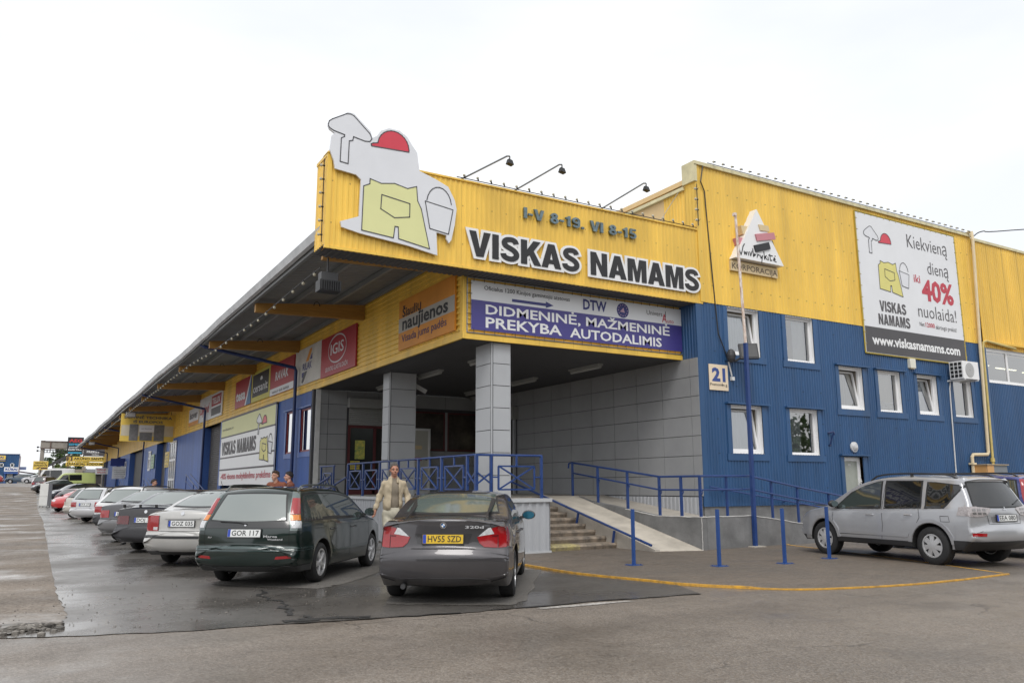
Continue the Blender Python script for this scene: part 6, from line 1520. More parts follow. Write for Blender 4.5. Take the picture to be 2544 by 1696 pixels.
g.add([pl.p(0, 0, .0125)] + [pl.p(a, b, .0125) for a, b in arc(0, 0, .023, .023, 90, 180, 6)], [tuple(range(8))]); g.add([pl.p(0, 0, .0125)] + [pl.p(a, b, .0125) for a, b in arc(0, 0, .023, .023, 270, 360, 6)], [tuple(range(8))]); g.build('blue_quarters', mat('badge blue', (.05, .2, .5), .3, var=0), bo)
c.rear_text('320d', -.28, .945, .034, .24)
c.mirror(.92, .96, col=MIRB); c.handles([(-.86, .83), (.12, .81)])
m = MB(); m.tube([(-2.10, .50, .250), (-2.35, .50, .232)], .032, 10); m.build('exhaust', STEELW, c.root)
c.patch('valance', 'B', [(-.62, .265), (.62, .265), (.60, .33), (.3, .35), (-.3, .35), (-.60, .33)], paint('valance grey', (.055, .052, .055), .4, .4), .016)
for k, (y0, z0, y1, z1) in enumerate(((-.28, 1.16, -.36, 1.23), (-.10, 1.16, -.22, 1.26))): pass

# --- dark green estate
P_GRN = paint('dark green metallic', (.0035, .0145, .0115), .2, .28, .05)
c = Car('estate_car', 'dark green estate with tall pillar tail lights, second from the camera', 4.20, 14.35, 51.0,
        [(-2.17, .25, .10), (-2.27, .34, .13), (-2.305, .47, .15), (-2.30, .585, .15), (-2.245, .625, .13), (-2.235, .68, .10), (-2.22, .82, .08), (-2.17, .97, .075), (-2.05, 1.18, .075), (-1.92, 1.36, .07), (-1.80, 1.445, .06), (-1.55, 1.475, .05), (-1.1, 1.485, .05), (-.4, 1.475, .05), (.1, 1.425, .05), (.42, 1.345, .06), (.8, 1.15, .07), (1.12, .99, .07), (1.55, .93, .07), (1.93, .81, .10), (2.12, .68, .18), (2.17, .5, .22), (2.14, .34, .2), (2.05, .25, .14)],
        2.54, .87, .305, [(-2.3, .86), (-2.05, .93), (-1.6, .985), (-1.0, 1.0), (1.1, 1.0), (1.75, .93), (2.15, .72)], [(-2.3, .95), (-1.0, .945), (.3, .92), (1.1, .90), (2.1, .80)], .30, .22, P_GRN)
c.wheels('five', .195)
c.patch('tailgate_panel', 'B', [(-.66, .70), (.66, .70), (.665, .865), (.62, 1.04), (-.62, 1.04), (-.665, .865)], CGD, .005) if False else None
c.rear_glass(.985, 1.355, .595, .48, car_glass('glass with painted sheen', (.19, .215, .205), 2.2), bow=.02)  # paled base stands in for sky reflection and daylight seen through the glass
c.patch('black_strip', 'B', [(-.665, .865), (.665, .865), (.64, .965), (-.64, .965)], mat('gloss black', (.008, .008, .008), .12, var=0, coat=1), .006)
c.side_glass(-1.86, -1.66, .18, .92, [.02, -1.02], zlo=.03, zhi=.095, pw=.06)
c.shell('bumper', .335, .612, P_GRN, .018, x_max=-1.66)
c.shell('bumper_strip', .566, .590, paint('strip green', (.03, .055, .052), .2, .25), .028, x_max=-1.67)
c.shell('bumper_strip', .536, .552, paint('strip green', ()), .026, x_max=-1.67)
c.shell('valance', .235, .325, mat('grey plastic', (.045, .047, .048), .55, var=.1), .016, x_max=-1.70)
for sg in (1, -1):
    c.patch('reflector', 'B', [(sg * a, b) for a, b in ((.50, .425), (.73, .435), (.73, .475), (.52, .465))], RLAMP, .026)
    v = 'DL' if sg > 0 else 'DR'
    def col(z0, z1, m_, nm, off, w0=-.075, w1=.085, parent=None):
        n = 5; zs = [z0 + (z1 - z0) * k / n for k in range(n + 1)]; tp = lambda z: 1 - max(0, z - 1.05) * 1.1
        return c.patch(nm, v, [(w0 * tp(z), z) for z in zs] + [(w1 * tp(z), z) for z in zs[::-1]], m_, off, parent, .04)
    col(.83, 1.40, paint('pillar silver green', (.13, .16, .155), .5, .3), 'pillar_surround', .006, -.09, .10)
    col(1.065, 1.30, RLAMP, 'tail_light', .014); col(.975, 1.055, OLAMP, 'tail_light', .014); col(.865, .965, WLAMP, 'tail_light', .014)
c.plate('GOR 117', .795)
c.rear_text('Marea', -.30, .735, .032, .22); c.rear_text('Weekend', -.36, .695, .026, .24); c.rear_text('FIAT', .60, .72, .022, .10)
c.badge(.915, .020)
c.wiper([(-.02, .92), (.12, .945), (.42, .955)]); c.rails(-1.72, .05, .06, .055, paint('rail green', (.05, .06, .06), .4, .35))
c.gaps(sides=[[(.02, .94), (-.03, .7), (-.02, .30)], [(-1.02, .94), (-1.04, .8), (-.93, .60), (-.75, .42)], [(.98, .9), (.97, .6), (.90, .30)], [(-1.68, .34), (-1.66, .61)]], rear=[[(-.67, 1.40), (-.675, .62)], [(.67, 1.40), (.675, .62)], [(-.67, .625), (.67, .625)]])
[c.shell('side_moulding', .425, .47, paint('moulding green', (.010, .028, .026), .2, .4), .010, x_max=.88, x_min=-.80, yside=q_) for q_ in (1, -1)]
c.mirror(.80, .975, m=TRIM); c.handles([(-.82, .80), (.16, .79)], TRIM)
for sg in (1, -1): c.patch('headlight', 'F', [(sg * a, b) for a, b in ((.38, .66), (.70, .70), (.66, .77), (.36, .74))], WLAMP, .008)

# --- silver saloon
P_SIL = paint('pale silver', (.47, .46, .44), .35, .34, .05)
def saloon_lights(c, w_in, w_out, z0, z1, xs, m=RLAMP, lens=True):
    for sg in (1, -1):
        o = c.multi('tail_light', [('B', [(sg * w_in, z0), (sg * (w_out - .09), z0), (sg * (w_out - .09), z1), (sg * w_in, z1)]), ('DL' if sg > 0 else 'DR', [(-.14, z0), (.16, z0 + .01), (.13, z1 - .02), (-.14, z1)])], m, .010)
        if lens: c.patch('clear_lens', 'B', [(sg * (w_in + .01), z0 + .02), (sg * (w_in + .11), z0 + .02), (sg * (w_in + .11), z0 + .075), (sg * (w_in + .01), z0 + .075)], WLAMP, .013, parent=o)
c = Car('saloon_car', 'pale silver saloon with big red tail lights, third from the camera', 3.96, 18.28, 51.0,
        [(-2.28, .25, .10), (-2.39, .34, .15), (-2.43, .48, .17), (-2.42, .615, .17), (-2.355, .655, .15), (-2.335, .75, .12), (-2.325, .92, .11), (-2.29, 1.02, .10), (-2.20, 1.05, .08), (-1.95, 1.062, .05), (-1.74, 1.085, .05), (-1.32, 1.265, .06), (-.9, 1.395, .06), (-.45, 1.45, .06), (.05, 1.445, .06), (.48, 1.375, .06), (.92, 1.17, .07), (1.28, .995, .08), (1.7, .93, .08), (2.05, .80, .12), (2.19, .63, .2), (2.21, .42, .2), (2.1, .26, .14)],
        2.70, .87, .31, [(-2.42, .83), (-2.2, .91), (-1.8, .97), (-1.2, 1.0), (1.2, 1.0), (1.8, .94), (2.2, .72)], [(-2.4, .97), (-1.2, .955), (.3, .93), (1.2, .90), (2.1, .80)], .44, .21, P_SIL)
c.wheels('cover', .195, RIMP)
c.rear_glass(1.115, 1.375, .60, .47, bow=.015, m=car_glass('glass with painted sheen', (.19, .215, .205), 2.2)); c.side_glass(-1.5, -1.02, .28, 1.0, [.05, -1.05], zlo=.03, zhi=.085, pw=.07)
c.shell('bumper', .29, .640, P_SIL, .016, x_max=-1.76); c.shell('bumper_strip', .53, .575, TRIM, .024, x_max=-1.77); c.shell('valance', .22, .30, TRIM, .018, x_max=-1.80)
saloon_lights(c, .50, .735, .66, .945, -2.26)
c.plate('GOZ 035', .80); c.badge(.985, .038); c.patch('grip_strip', 'B', [(-.36, .885), (.36, .885), (.36, .915), (-.36, .915)], P_SIL, .022)
c.gaps(rear=[[(-.485, 1.03), (-.49, .66), (.49, .66), (.485, 1.03)]], sides=[[(.03, .94), (.0, .7), (.0, .3)], [(-1.05, .95), (-1.08, .8), (-.98, .6)], [(1.05, .91), (1.0, .3)]])
c.mirror(.95, .97); c.handles([(-.85, .82), (.15, .80)])
m = MB(); m.tube([(-.55, .15, 1.43), (-.66, .15, 1.60)], .006, 4); m.build('aerial', TRIM, c.root)
# --- dark navy notchback with a boot spoiler
P_NAVY = paint('dark navy paint', (.012, .013, .026), .2, .30, .06); P_AUB = paint('aubergine black', (.014, .011, .013), .1, .42, .15)
c = Car('saloon_car', 'black notchback saloon with a raised boot spoiler, fourth from the camera', 3.70, 22.12, 50.5,
        [(-2.17, .26, .08), (-2.28, .34, .12), (-2.31, .46, .13), (-2.305, .575, .13), (-2.23, .60, .11), (-2.205, .72, .09), (-2.19, .90, .08), (-2.165, 1.0, .07), (-2.09, 1.035, .06), (-1.85, 1.04, .04), (-1.62, 1.05, .04), (-1.22, 1.24, .05), (-.86, 1.38, .05), (-.45, 1.42, .05), (.05, 1.415, .05), (.42, 1.36, .05), (.82, 1.16, .06), (1.12, .99, .07), (1.55, .915, .07), (1.88, .80, .10), (2.02, .65, .14), (2.05, .42, .14), (1.95, .26, .1)],
        2.475, .848, .298, [(-2.3, .88), (-2.1, .93), (-1.7, .98), (-1.0, 1.0), (1.1, 1.0), (1.7, .94), (2.05, .8)], [(-2.3, .96), (-1.0, .94), (.3, .92), (1.1, .89), (2.1, .80)], .40, .21, P_NAVY)
c.wheels('steel', .185, STEELW); c.rear_glass(1.085, 1.345, .58, .47, bow=.012, m=car_glass('glass with painted sheen')); c.side_glass(-1.4, -1.0, .22, .90, [.0, -1.0], zlo=.03, zhi=.085, pw=.06)
c.shell('bumper', .25, .592, mat('faded black plastic', (.055, .055, .06), .5, var=.15), .020, x_max=-1.63)
c.shell('boot_panel', .60, .985, P_AUB, .003, x_max=-2.05)
saloon_lights(c, .42, .735, .64, .83, -2.16, mat('smoked red lamp', (.10, .006, .008), .15, var=.2, vs=20, coat=1), False)
c.plate('DOJ 318', .735); c.badge(.925, .038)
m = MB(); n = 12; V = []
for i in range(n + 1):
    y = -.66 + 1.32 * i / n; z = 1.085 - .02 * (2 * i / n - 1) ** 4 * 2; x = -2.17 + .03 * (2 * i / n - 1) ** 2
    V += [(x - .02, y, z), (x + .06, y, z + .012), (x + .13, y, z), (x + .06, y, z - .010)]
m.add(V, [(4 * i + k, 4 * i + (k + 1) % 4, 4 * i + 4 + (k + 1) % 4, 4 * i + 4 + k) for i in range(n) for k in range(4)]); m.add(V[:4], [(0, 1, 2, 3)]); m.add(V[-4:], [(3, 2, 1, 0)])
for y in (-.6, -.2, .2, .6): m.bar((-2.11, y, 1.0), (-2.11, y, 1.085), .05, .03)
m.build('spoiler', P_AUB, c.root)
c.gaps(rear=[[(-.735, 1.0), (-.74, .60)], [(.735, 1.0), (.74, .60)], [(-.74, .61), (.74, .61)]], sides=[[(.0, .93), (-.02, .3)], [(-1.0, .93), (-1.0, .75), (-.88, .5)], [(.95, .9), (.92, .3)]])
c.mirror(.80, .97, m=TRIM); m = MB(); m.tube([(-2.2, .45, .22), (-2.34, .45, .21)], .025, 8); m.build('exhaust', TRIM, c.root)

# --- the cars further along the row: one builder, varied shapes
def wagon_up(L0, H, r=.0):
    return [(-L0 + .10, .26, .08), (-L0 + .02, .34, .12), (-L0 - .01, .47, .13), (-L0, .585, .13), (-L0 + .06, .625, .11), (-L0 + .08, .80, .08), (-L0 + .13, .98, .07), (-L0 + .26 + r, 1.18, .07), (-L0 + .42 + r * 1.6, 1.36 * H / 1.48, .06), (-L0 + .56 + r * 1.8, H - .035, .05), (-L0 + .9 + r, H - .005, .05), (-.4, H, .05), (.1, H - .05, .05), (.42, H - .13, .06), (.8, 1.15, .07), (1.12, .99, .07), (1.55, .93, .07), (1.93, .81, .10), (2.12, .68, .16), (2.17, .5, .2), (2.1, .27, .14)]
def saloon_up(L0, H):
    return [(-L0 + .12, .26, .08), (-L0 + .03, .34, .12), (-L0, .47, .14), (-L0 + .01, .60, .14), (-L0 + .07, .64, .12), (-L0 + .09, .80, .1), (-L0 + .12, .99, .09), (-L0 + .22, 1.04, .07), (-1.85, 1.05, .05), (-1.66, 1.07, .05), (-1.25, 1.25, .06), (-.86, H - .04, .06), (-.45, H, .06), (.05, H - .005, .06), (.45, H - .07, .06), (.86, 1.16, .07), (1.2, .99, .08), (1.6, .92, .08), (1.95, .80, .12), (2.12, .63, .18), (2.15, .42, .2), (2.05, .26, .14)]
def row_car(name, lab, x, y, ang, kind, pm, L0=2.25, H=1.46, hw=.865, rail=False, plate=None, glass=None, lamp=None, bump=None, z=0.0, tall=False, group='cars in front of the store', wheel='cover', wiper=True):
    up = saloon_up(L0, H) if kind == 'saloon' else wagon_up(L0, H, .12 if kind == 'hatch' else 0)
    c = Car(name, lab, x, y, ang, up, 2.6, hw, .305, [(-L0, .85), (-L0 + .25, .93), (-1.6, .985), (-1.0, 1.0), (1.1, 1.0), (1.75, .93), (2.15, .72)], [(-2.3, .955), (-1.0, .945), (.3, .92), (1.1, .90), (2.1, .80)], .42 if kind == 'saloon' else .32, .21, pm, z=z, group=group)
    c.wheels(wheel, .19, RIMP)
    if kind == 'saloon':
        c.rear_glass(1.10, H - .075, .59, .47, glass, bow=.012); c.side_glass(-1.45, -1.0, .25, .95, [.02, -1.0], zhi=.085, pw=.07)
    else:
        c.rear_glass(1.0, H - .12, .59, .48, glass, bow=.012); c.side_glass(-L0 + .42, -L0 + .62, .2, .92, [.02, -1.02], zhi=.095, pw=.07)
        if wiper: c.wiper([(-.02, .96), (.15, .99), (.40, 1.0)])
    bm_ = bump or pm
    c.shell('bumper', .25, .60, bm_, .018, x_max=-1.72)
    if tall:
        for sg in (1, -1): c.patch('tail_light', 'DL' if sg > 0 else 'DR', [(-.10, .78), (.06, .78), (.05, 1.05), (.03, H - .12), (-.05, H - .12), (-.07, 1.05)], RLAMP, .010)
    else: saloon_lights(c, .46, .73, .66, .86, -L0 + .10, lamp or RLAMP, False)
    c.plate(plate or 'EKB 204', .76); c.badge(.91, .032)
    for sg in (1, -1): c.patch('headlight', 'F', [(sg * a, b) for a, b in ((.36, .62), (.70, .65), (.66, .75), (.34, .73))], WLAMP, .008)
    if rail: c.rails(-L0 + .6, .1, .07, .05, TRIM)
    c.mirror(.86, .965, m=TRIM); c.handles([(-.82, .80), (.16, .79)], TRIM)
    c.gaps(sides=[[(.02, .93), (-.03, .7), (-.02, .30)], [(-1.02, .94), (-1.04, .8), (-.93, .60)]], rear=[[(-.70, .99), (-.71, .62), (.71, .62), (.70, .99)]])
    return c
row_car('saloon_car', 'dark grey saloon with a silver rear bumper between the black notchback and a white hatchback', 3.68, 26.3, 49, 'saloon', paint('graphite paint', (.075, .073, .078), .4, .36, .08), L0=2.32, H=1.44, plate='JSK 411', glass=car_glass('glass with painted sheen'), bump=paint('bumper silver grey', (.17, .17, .175), .3, .4))
row_car('hatchback_car', 'white hatchback with black roof rails parked beyond the dark grey saloon', 3.78, 31.4, 49, 'hatch', paint('white paint', (.66, .66, .66), .0, .3, .04), L0=2.2, H=1.50, rail=True, plate='BVR 605', glass=car_glass('glass with painted sheen'), bump=mat('faded black plastic', ()))
row_car('estate_car', 'bright silver estate with black roof rails and a dark side window', 3.62, 40.6, 46, 'wagon', paint('bright silver', (.55, .55, .56), .4, .32, .04), L0=2.42, H=1.47, rail=True, plate='ETA 27', glass=car_glass('glass with painted sheen'), wheel='steel')
row_car('hatchback_car', 'dusty pale hatchback with tall red pillar lights beyond the silver estate', 3.32, 46.6, 47, 'hatch', paint('dusty beige white', (.50, .47, .42), .1, .4, .08), L0=2.1, H=1.48, tall=True, plate='DUB 934')
row_car('hatchback_car', 'bright red hatchback facing outwards with pale headlights', 2.95, 58.5, 228, 'hatch', paint('bright red', (.50, .015, .018), .0, .28, .05), L0=2.0, H=1.38, plate='KGH 550')
row_car('hatchback_car', 'maroon hatchback mostly hidden behind the red car', 3.2, 62.5, 49, 'hatch', paint('maroon paint', (.10, .018, .022), .1, .35, .05), L0=2.1, H=1.40, plate='LDA 72')
row_car('estate_car', 'dark navy estate parked sideways behind the white fridge', 3.35, 84.5, 200, 'wagon', P_NAVY, L0=2.45, H=1.50, rail=True, plate='FFJ 33', z=.32, group='cars further along the yard', glass=car_glass('glass with painted sheen'))
row_car('hatchback_car', 'black car with its front showing left of the white fridge', 2.05, 103.5, 190, 'hatch', paint('black paint', (.012, .012, .013), .0, .3, .03), L0=2.1, H=1.42, plate='GAB 9', z=.9, group='cars further along the yard')
row_car('estate_car', 'maroon estate behind the black car', 1.7, 112.5, 60, 'wagon', paint('dark maroon paint', (.06, .012, .018), .0, .3, .03), L0=2.3, H=1.6, plate='HJA 4', z=1.18, group='cars further along the yard')
for x, y, col_, lab in ((-1.6, 148, (.05, .08, .12), 'far blue-grey car parked by the grey shed'), (.6, 147, (.5, .5, .52), 'far silver car parked by the grey shed'), (-6.0, 146, (.30, .02, .02), 'far red car at the left edge of the view')):
    row_car('parked_car', lab, x, y, 175, 'hatch', paint('far car paint %d' % int(col_[0] * 100), col_, .2, .3), H=1.44, z=zg(x, y), group='cars by the far shed')

# --- vans
def van(lab, x, y, ang, pm, H=2.3, L0=2.5, hw=.95, band=True):
    up = [(-L0 + .05, .35, .04), (-L0, .5, .05), (-L0 + .02, 1.0, .05), (-L0 + .08, H - .2, .05), (-L0 + .2, H - .03, .05), (-1.2, H, .06), (.6, H - .02, .06), (1.1, H - .12, .07), (1.55, H * .72, .08), (1.95, 1.15, .09), (2.3, .98, .12), (2.42, .75, .16), (2.42, .5, .18), (2.32, .33, .1)]
    c = Car('van', lab, x, y, ang, up, 3.0, hw, .32, [(-L0, .93), (-L0 + .3, .98), (-1.5, 1.0), (1.4, 1.0), (1.9, .95), (2.42, .78)], [(-2.6, 1.15), (1.0, 1.10), (2.4, .95)], .12, .28, pm, cat='van', z=zg(x, y), group='vans at the end of the row')
    c.wheels('steel', .2, STEELW); c.side_glass(-.9 if band else .45, -.85 if band else .5, 1.05, 1.55, [.4] if band else [], zlo=.05, zhi=.25, gm=CGD, pw=.1)
    c.rear_glass(1.2, H - .35, .62, .58, CGD); c.rear_glass(1.12, H - .25, .7, .62, CGD, 'F', 'windscreen')
    for sg in (1, -1): c.patch('tail_light', 'B', [(sg * a, b) for a, b in ((.72, .8), (.85, .8), (.84, 1.15), (.72, 1.15))], RLAMP, .01)
    c.shell('bumper', .30, .58, TRIM, .02, x_max=-2.2); return c
van('white panel van far behind the white fridge', 2.35, 122.5, 180, paint('van white', (.7, .7, .7), 0, .35), 2.45)
van('pale yellow-green van parked across the far end of the row', 4.1, 110.0, 182, paint('van lime', (.48, .55, .20), 0, .35), 2.1)

# --- silver SUV on the right
P_SUV = paint('silver metallic', (.41, .415, .435), .5, .34, .05)
c = Car('suv_car', 'silver SUV with black roof rails parked nose-in by the blue wall', 15.63, 10.49, 83.0,
        [(-2.10, .36, .08), (-2.24, .42, .14), (-2.31, .53, .18), (-2.305, .68, .18), (-2.255, .76, .16), (-2.235, .82, .13), (-2.225, .97, .11), (-2.19, 1.10, .10), (-2.07, 1.34, .09), (-1.97, 1.52, .08), (-1.98, 1.585, .06), (-1.85, 1.62, .05), (-1.5, 1.645, .05), (-.9, 1.67, .05), (-.3, 1.67, .05), (.15, 1.63, .06), (.5, 1.545, .07), (.95, 1.32, .08), (1.34, 1.105, .09), (1.75, 1.03, .09), (2.10, .92, .12), (2.27, .76, .20), (2.33, .56, .24), (2.30, .40, .22), (2.18, .30, .14)],
        2.67, .90, .352, [(-2.3, .80), (-2.05, .90), (-1.7, .965), (-1.1, 1.0), (1.1, 1.0), (1.75, .94), (2.1, .85), (2.3, .68)], [(-2.3, 1.08), (-1.0, 1.03), (.3, .99), (1.2, .97), (2.2, .88)], .33, .30, P_SUV, shoulder=.02)
c.wheels('cover', .225, RIMP)
c.rear_glass(1.085, 1.50, .66, .53, CGD, bow=.015)
def band_poly(x0, x1, z0f, z1f, n=6): return None
for v in 'LR':
    for P in ([(-1.60, 1.06), (-1.26, 1.05), (-1.22, 1.51), (-1.40, 1.505), (-1.93, 1.44)], [(-1.12, 1.05), (-.32, 1.025), (-.24, 1.54), (-1.06, 1.535)], [(-.18, 1.02), (.90, 1.0), (.98, 1.02), (.60, 1.30), (.34, 1.44), (.02, 1.525), (-.10, 1.535)]):
        cx = sum(p[0] for p in P) / len(P); cz = sum(p[1] for p in P) / len(P)
        big = [(p[0] + (.035 if p[0] > cx else -.035), p[1] + (.02 if p[1] > cz else -.02)) for p in P]
        o = c.patch('side_window', v, big, SEAL, .004); c.patch('pane', v, P, CGD if cx < -.5 else CG, .0065, parent=o)
c.shell('bumper', .44, .762, P_SUV, .012, x_max=-1.84)
c.shell('bumper_skirt', .30, .475, TRIM, .022, x_max=-1.80)
[c.shell('side_sill', .29, .41, TRIM, .014, x_max=.93, x_min=-.93, yside=q_) for q_ in (1, -1)]
c.shell('bumper_skirt', .28, .40, TRIM, .006, x_min=1.95)
for v in 'LR':
    for xa in (-1.335, 1.335):
        a0, a1 = (6, 174); r0, r1 = .413, .485
        c.patch('wheel_arch', v, arc(xa, .352, r1, r1, a0, a1, 20) + arc(xa, .352, r0, r0, a1, a0, 20), P_SUV, .018, g=.045)
    c.line  # keep
for sg in (1, -1):
    v = 'L' if sg > 0 else 'R'
    o = c.multi('tail_light', [('B', [(sg * a, b) for a, b in ((.70, .90), (.70, 1.085), (.66, 1.08), (.36, 1.055), (.34, 1.02), (.44, .93), (.55, .90))]), ('D' + v, [(-.13, .90), (.19, .92), (.14, 1.07), (-.13, 1.085)])], mat('smoky clear lamp', (.33, .30, .30), .1, var=.35, vs=45, coat=1.0), .012)
    m = MB()
    for i in range(3):
        for j in range(2): c.geo('B', [(sg * (.46 + i * .1), .94 + j * .06), (sg * (.53 + i * .1), .94 + j * .06), (sg * (.53 + i * .1), .98 + j * .06), (sg * (.46 + i * .1), .98 + j * .06)], .015, mb=m)
    m.build('lamp_reflectors', mat('lamp grey', (.25, .24, .24), .2, metal=.5, var=.3, vs=50), o)
    c.patch('reflector', 'B', [(sg * a, b) for a, b in ((.55, .555), (.79, .56), (.79, .615), (.54, .61))], RLAMP, .02)
    c.patch('headlight', 'F', [(sg * a, b) for a, b in ((.40, .80), (.70, .85), (.66, .93), (.38, .88))], WLAMP, .008)
    c.patch('turn_light', v, [(2.05, .80), (2.22, .78), (2.16, .87), (2.06, .88)], OLAMP, .010)
c.patch('plate_recess', 'B', [(-.36, .90), (-.34, .79), (.34, .79), (.36, .90)], paint('suv recess', (.25, .25, .26), .5, .4), .003)
c.plate('EEA 080', .875); bo, pl = c.badge(1.035, .012); m = MB()
for a in (90, 210, 330): u, v = math.cos(R(a)), math.sin(R(a)); m.add([pl.p(0, 0, .012), pl.p(.025 * math.cos(R(a - 35)), .025 * math.sin(R(a - 35)), .012), pl.p(.045 * u, .045 * v, .012), pl.p(.025 * math.cos(R(a + 35)), .025 * math.sin(R(a + 35)), .012)], [(0, 1, 2, 3)])
m.build('badge_diamonds', CHR, bo)
c.wiper([(-.30, 1.11), (-.42, 1.14), (-.60, 1.19)])
c.rails(-1.75, .25, .085, .055, TRIM, (-.75,))
c.gaps(sides=[[(-.21, 1.53), (-.23, 1.0), (-.26, .7), (-.22, .42)], [(-1.10, 1.02), (-1.12, .86), (-1.02, .70), (-.86, .52)], [(1.02, 1.0), (1.06, .8), (.98, .42)], [(-1.55, .90), (-1.72, .90), (-1.74, .80), (-1.56, .80), (-1.55, .90)], [(-.85, .50), (.95, .47)]], rear=[[(-.70, 1.04), (-.44, .92), (-.42, .77), (.42, .77), (.44, .92), (.70, 1.04)]])
c.mirror(.92, 1.04, m=TRIM); c.handles([(-.86, .90), (.06, .88)])
[c.shell('side_moulding', .485, .55, P_SUV, .011, x_max=.90, x_min=-.86, yside=q_) for q_ in (1, -1)]
m = MB(); m.tube([(-1.35, .1, 1.64), (-1.40, .1, 1.70)], .012, 6); m.ball((-1.36, .1, 1.66), .03, 5); m.build('aerial', TRIM, c.root)
# --- blue tall estate beyond it
c = row_car('estate_car', 'blue estate with a tall red tail light beyond the silver SUV', 18.55, 10.85, 80, 'wagon', paint('bright blue paint', (.055, .07, .25), .3, .3, .04), L0=2.35, H=1.70, hw=.90, rail=True, plate='HCC 71', tall=True, glass=CGD)
# ------------------------------------------------------------------ people (soft-blended distance fields meshed into one skin)
def iso_mesh(fn, lo, hi, h):
    lo = np.array(lo, float); n = np.ceil((np.array(hi) - lo) / h).astype(int) + 1
    ax = [lo[i] + h * np.arange(n[i]) for i in range(3)]
    X, Y, Z = np.meshgrid(*ax, indexing='ij'); D = fn(X, Y, Z)
    ins = D < 0
    cnt = sum(ins[i:n[0] - 1 + i, j:n[1] - 1 + j, k:n[2] - 1 + k].astype(int) for i in (0, 1) for j in (0, 1) for k in (0, 1))
    act = (cnt > 0) & (cnt < 8); idx = -np.ones(act.shape, int); C = np.argwhere(act); idx[act] = np.arange(len(C))
    acc = np.zeros((len(C), 3)); num = np.zeros(len(C))
    crn = [(i, j, k) for i in (0, 1) for j in (0, 1) for k in (0, 1)]
    for a in range(8):
        for b in range(a + 1, 8):
            if sum(abs(p - q) for p, q in zip(crn[a], crn[b])) != 1: continue
            A = C + crn[a]; B = C + crn[b]; da = D[tuple(A.T)]; db = D[tuple(B.T)]; m = (da < 0) != (db < 0)
            t = np.where(m, da / np.where(np.abs(da - db) < 1e-12, 1, da - db), 0)
            acc[m] += (A + (B - A) * t[:, None])[m]; num[m] += 1
    V = lo + h * acc / np.maximum(num, 1)[:, None]; F = []
    for axis in range(3):
        o = [i for i in range(3) if i != axis]; s0 = [slice(1, -1)] * 3; s0[axis] = slice(0, n[axis] - 1)
        sl1 = list(s0); a = ins[tuple(slice(1, n[i] - 1) if i != axis else slice(0, n[i] - 1) for i in range(3))]
        b = ins[tuple(slice(1, n[i] - 1) if i != axis else slice(1, n[i]) for i in range(3))]
        E = np.argwhere(a != b)
        for e in E:
            g = [0, 0, 0]
            for i in range(3): g[i] = e[i] + (1 if i != axis else 0)
            q = []
            for du, dv in ((-1, -1), (0, -1), (0, 0), (-1, 0)):
                c = list(g); c[o[0]] += du; c[o[1]] += dv; q.append(idx[tuple(c)])
            if min(q) < 0: continue
            fl = bool(a[tuple(e)]) ^ (axis == 1)
            F.append(tuple(q) if fl else tuple(q[::-1]))
    return V, F
def smin(a, b, k):
    h = np.clip(.5 + .5 * (b - a) / k, 0, 1); return b + (a - b) * h - k * h * (1 - h)
def cone(X, Y, Z, a, b, r1, r2):
    ax, ay, az = a; bx, by, bz = b; dx, dy, dz = bx - ax, by - ay, bz - az; L2 = dx * dx + dy * dy + dz * dz + 1e-9
    t = np.clip(((X - ax) * dx + (Y - ay) * dy + (Z - az) * dz) / L2, 0, 1)
    return np.sqrt((X - ax - dx * t) ** 2 + (Y - ay - dy * t) ** 2 + (Z - az - dz * t) ** 2) - (r1 + (r2 - r1) * t)
def ell(X, Y, Z, c, r):
    q = np.sqrt(((X - c[0]) / r[0]) ** 2 + ((Y - c[1]) / r[1]) ** 2 + ((Z - c[2]) / r[2]) ** 2); return (q - 1) * min(r)
def blend(parts, k):
    def fn(X, Y, Z):
        D = None
        for p in parts:
            d = cone(X, Y, Z, *p[1:]) if p[0] == 'c' else ell(X, Y, Z, p[1], p[2])
            D = d if D is None else smin(D, d, k)
        return D
    return fn
def bounds(parts, pad=.03):
    P = []
    for p in parts:
        if p[0] == 'c':
            for c, r in ((p[1], p[3]), (p[2], p[4])): P += [[c[i] - r for i in range(3)], [c[i] + r for i in range(3)]]
        else: P += [[p[1][i] - p[2][i] for i in range(3)], [p[1][i] + p[2][i] for i in range(3)]]
    P = np.array(P); return P.min(0) - pad, P.max(0) + pad
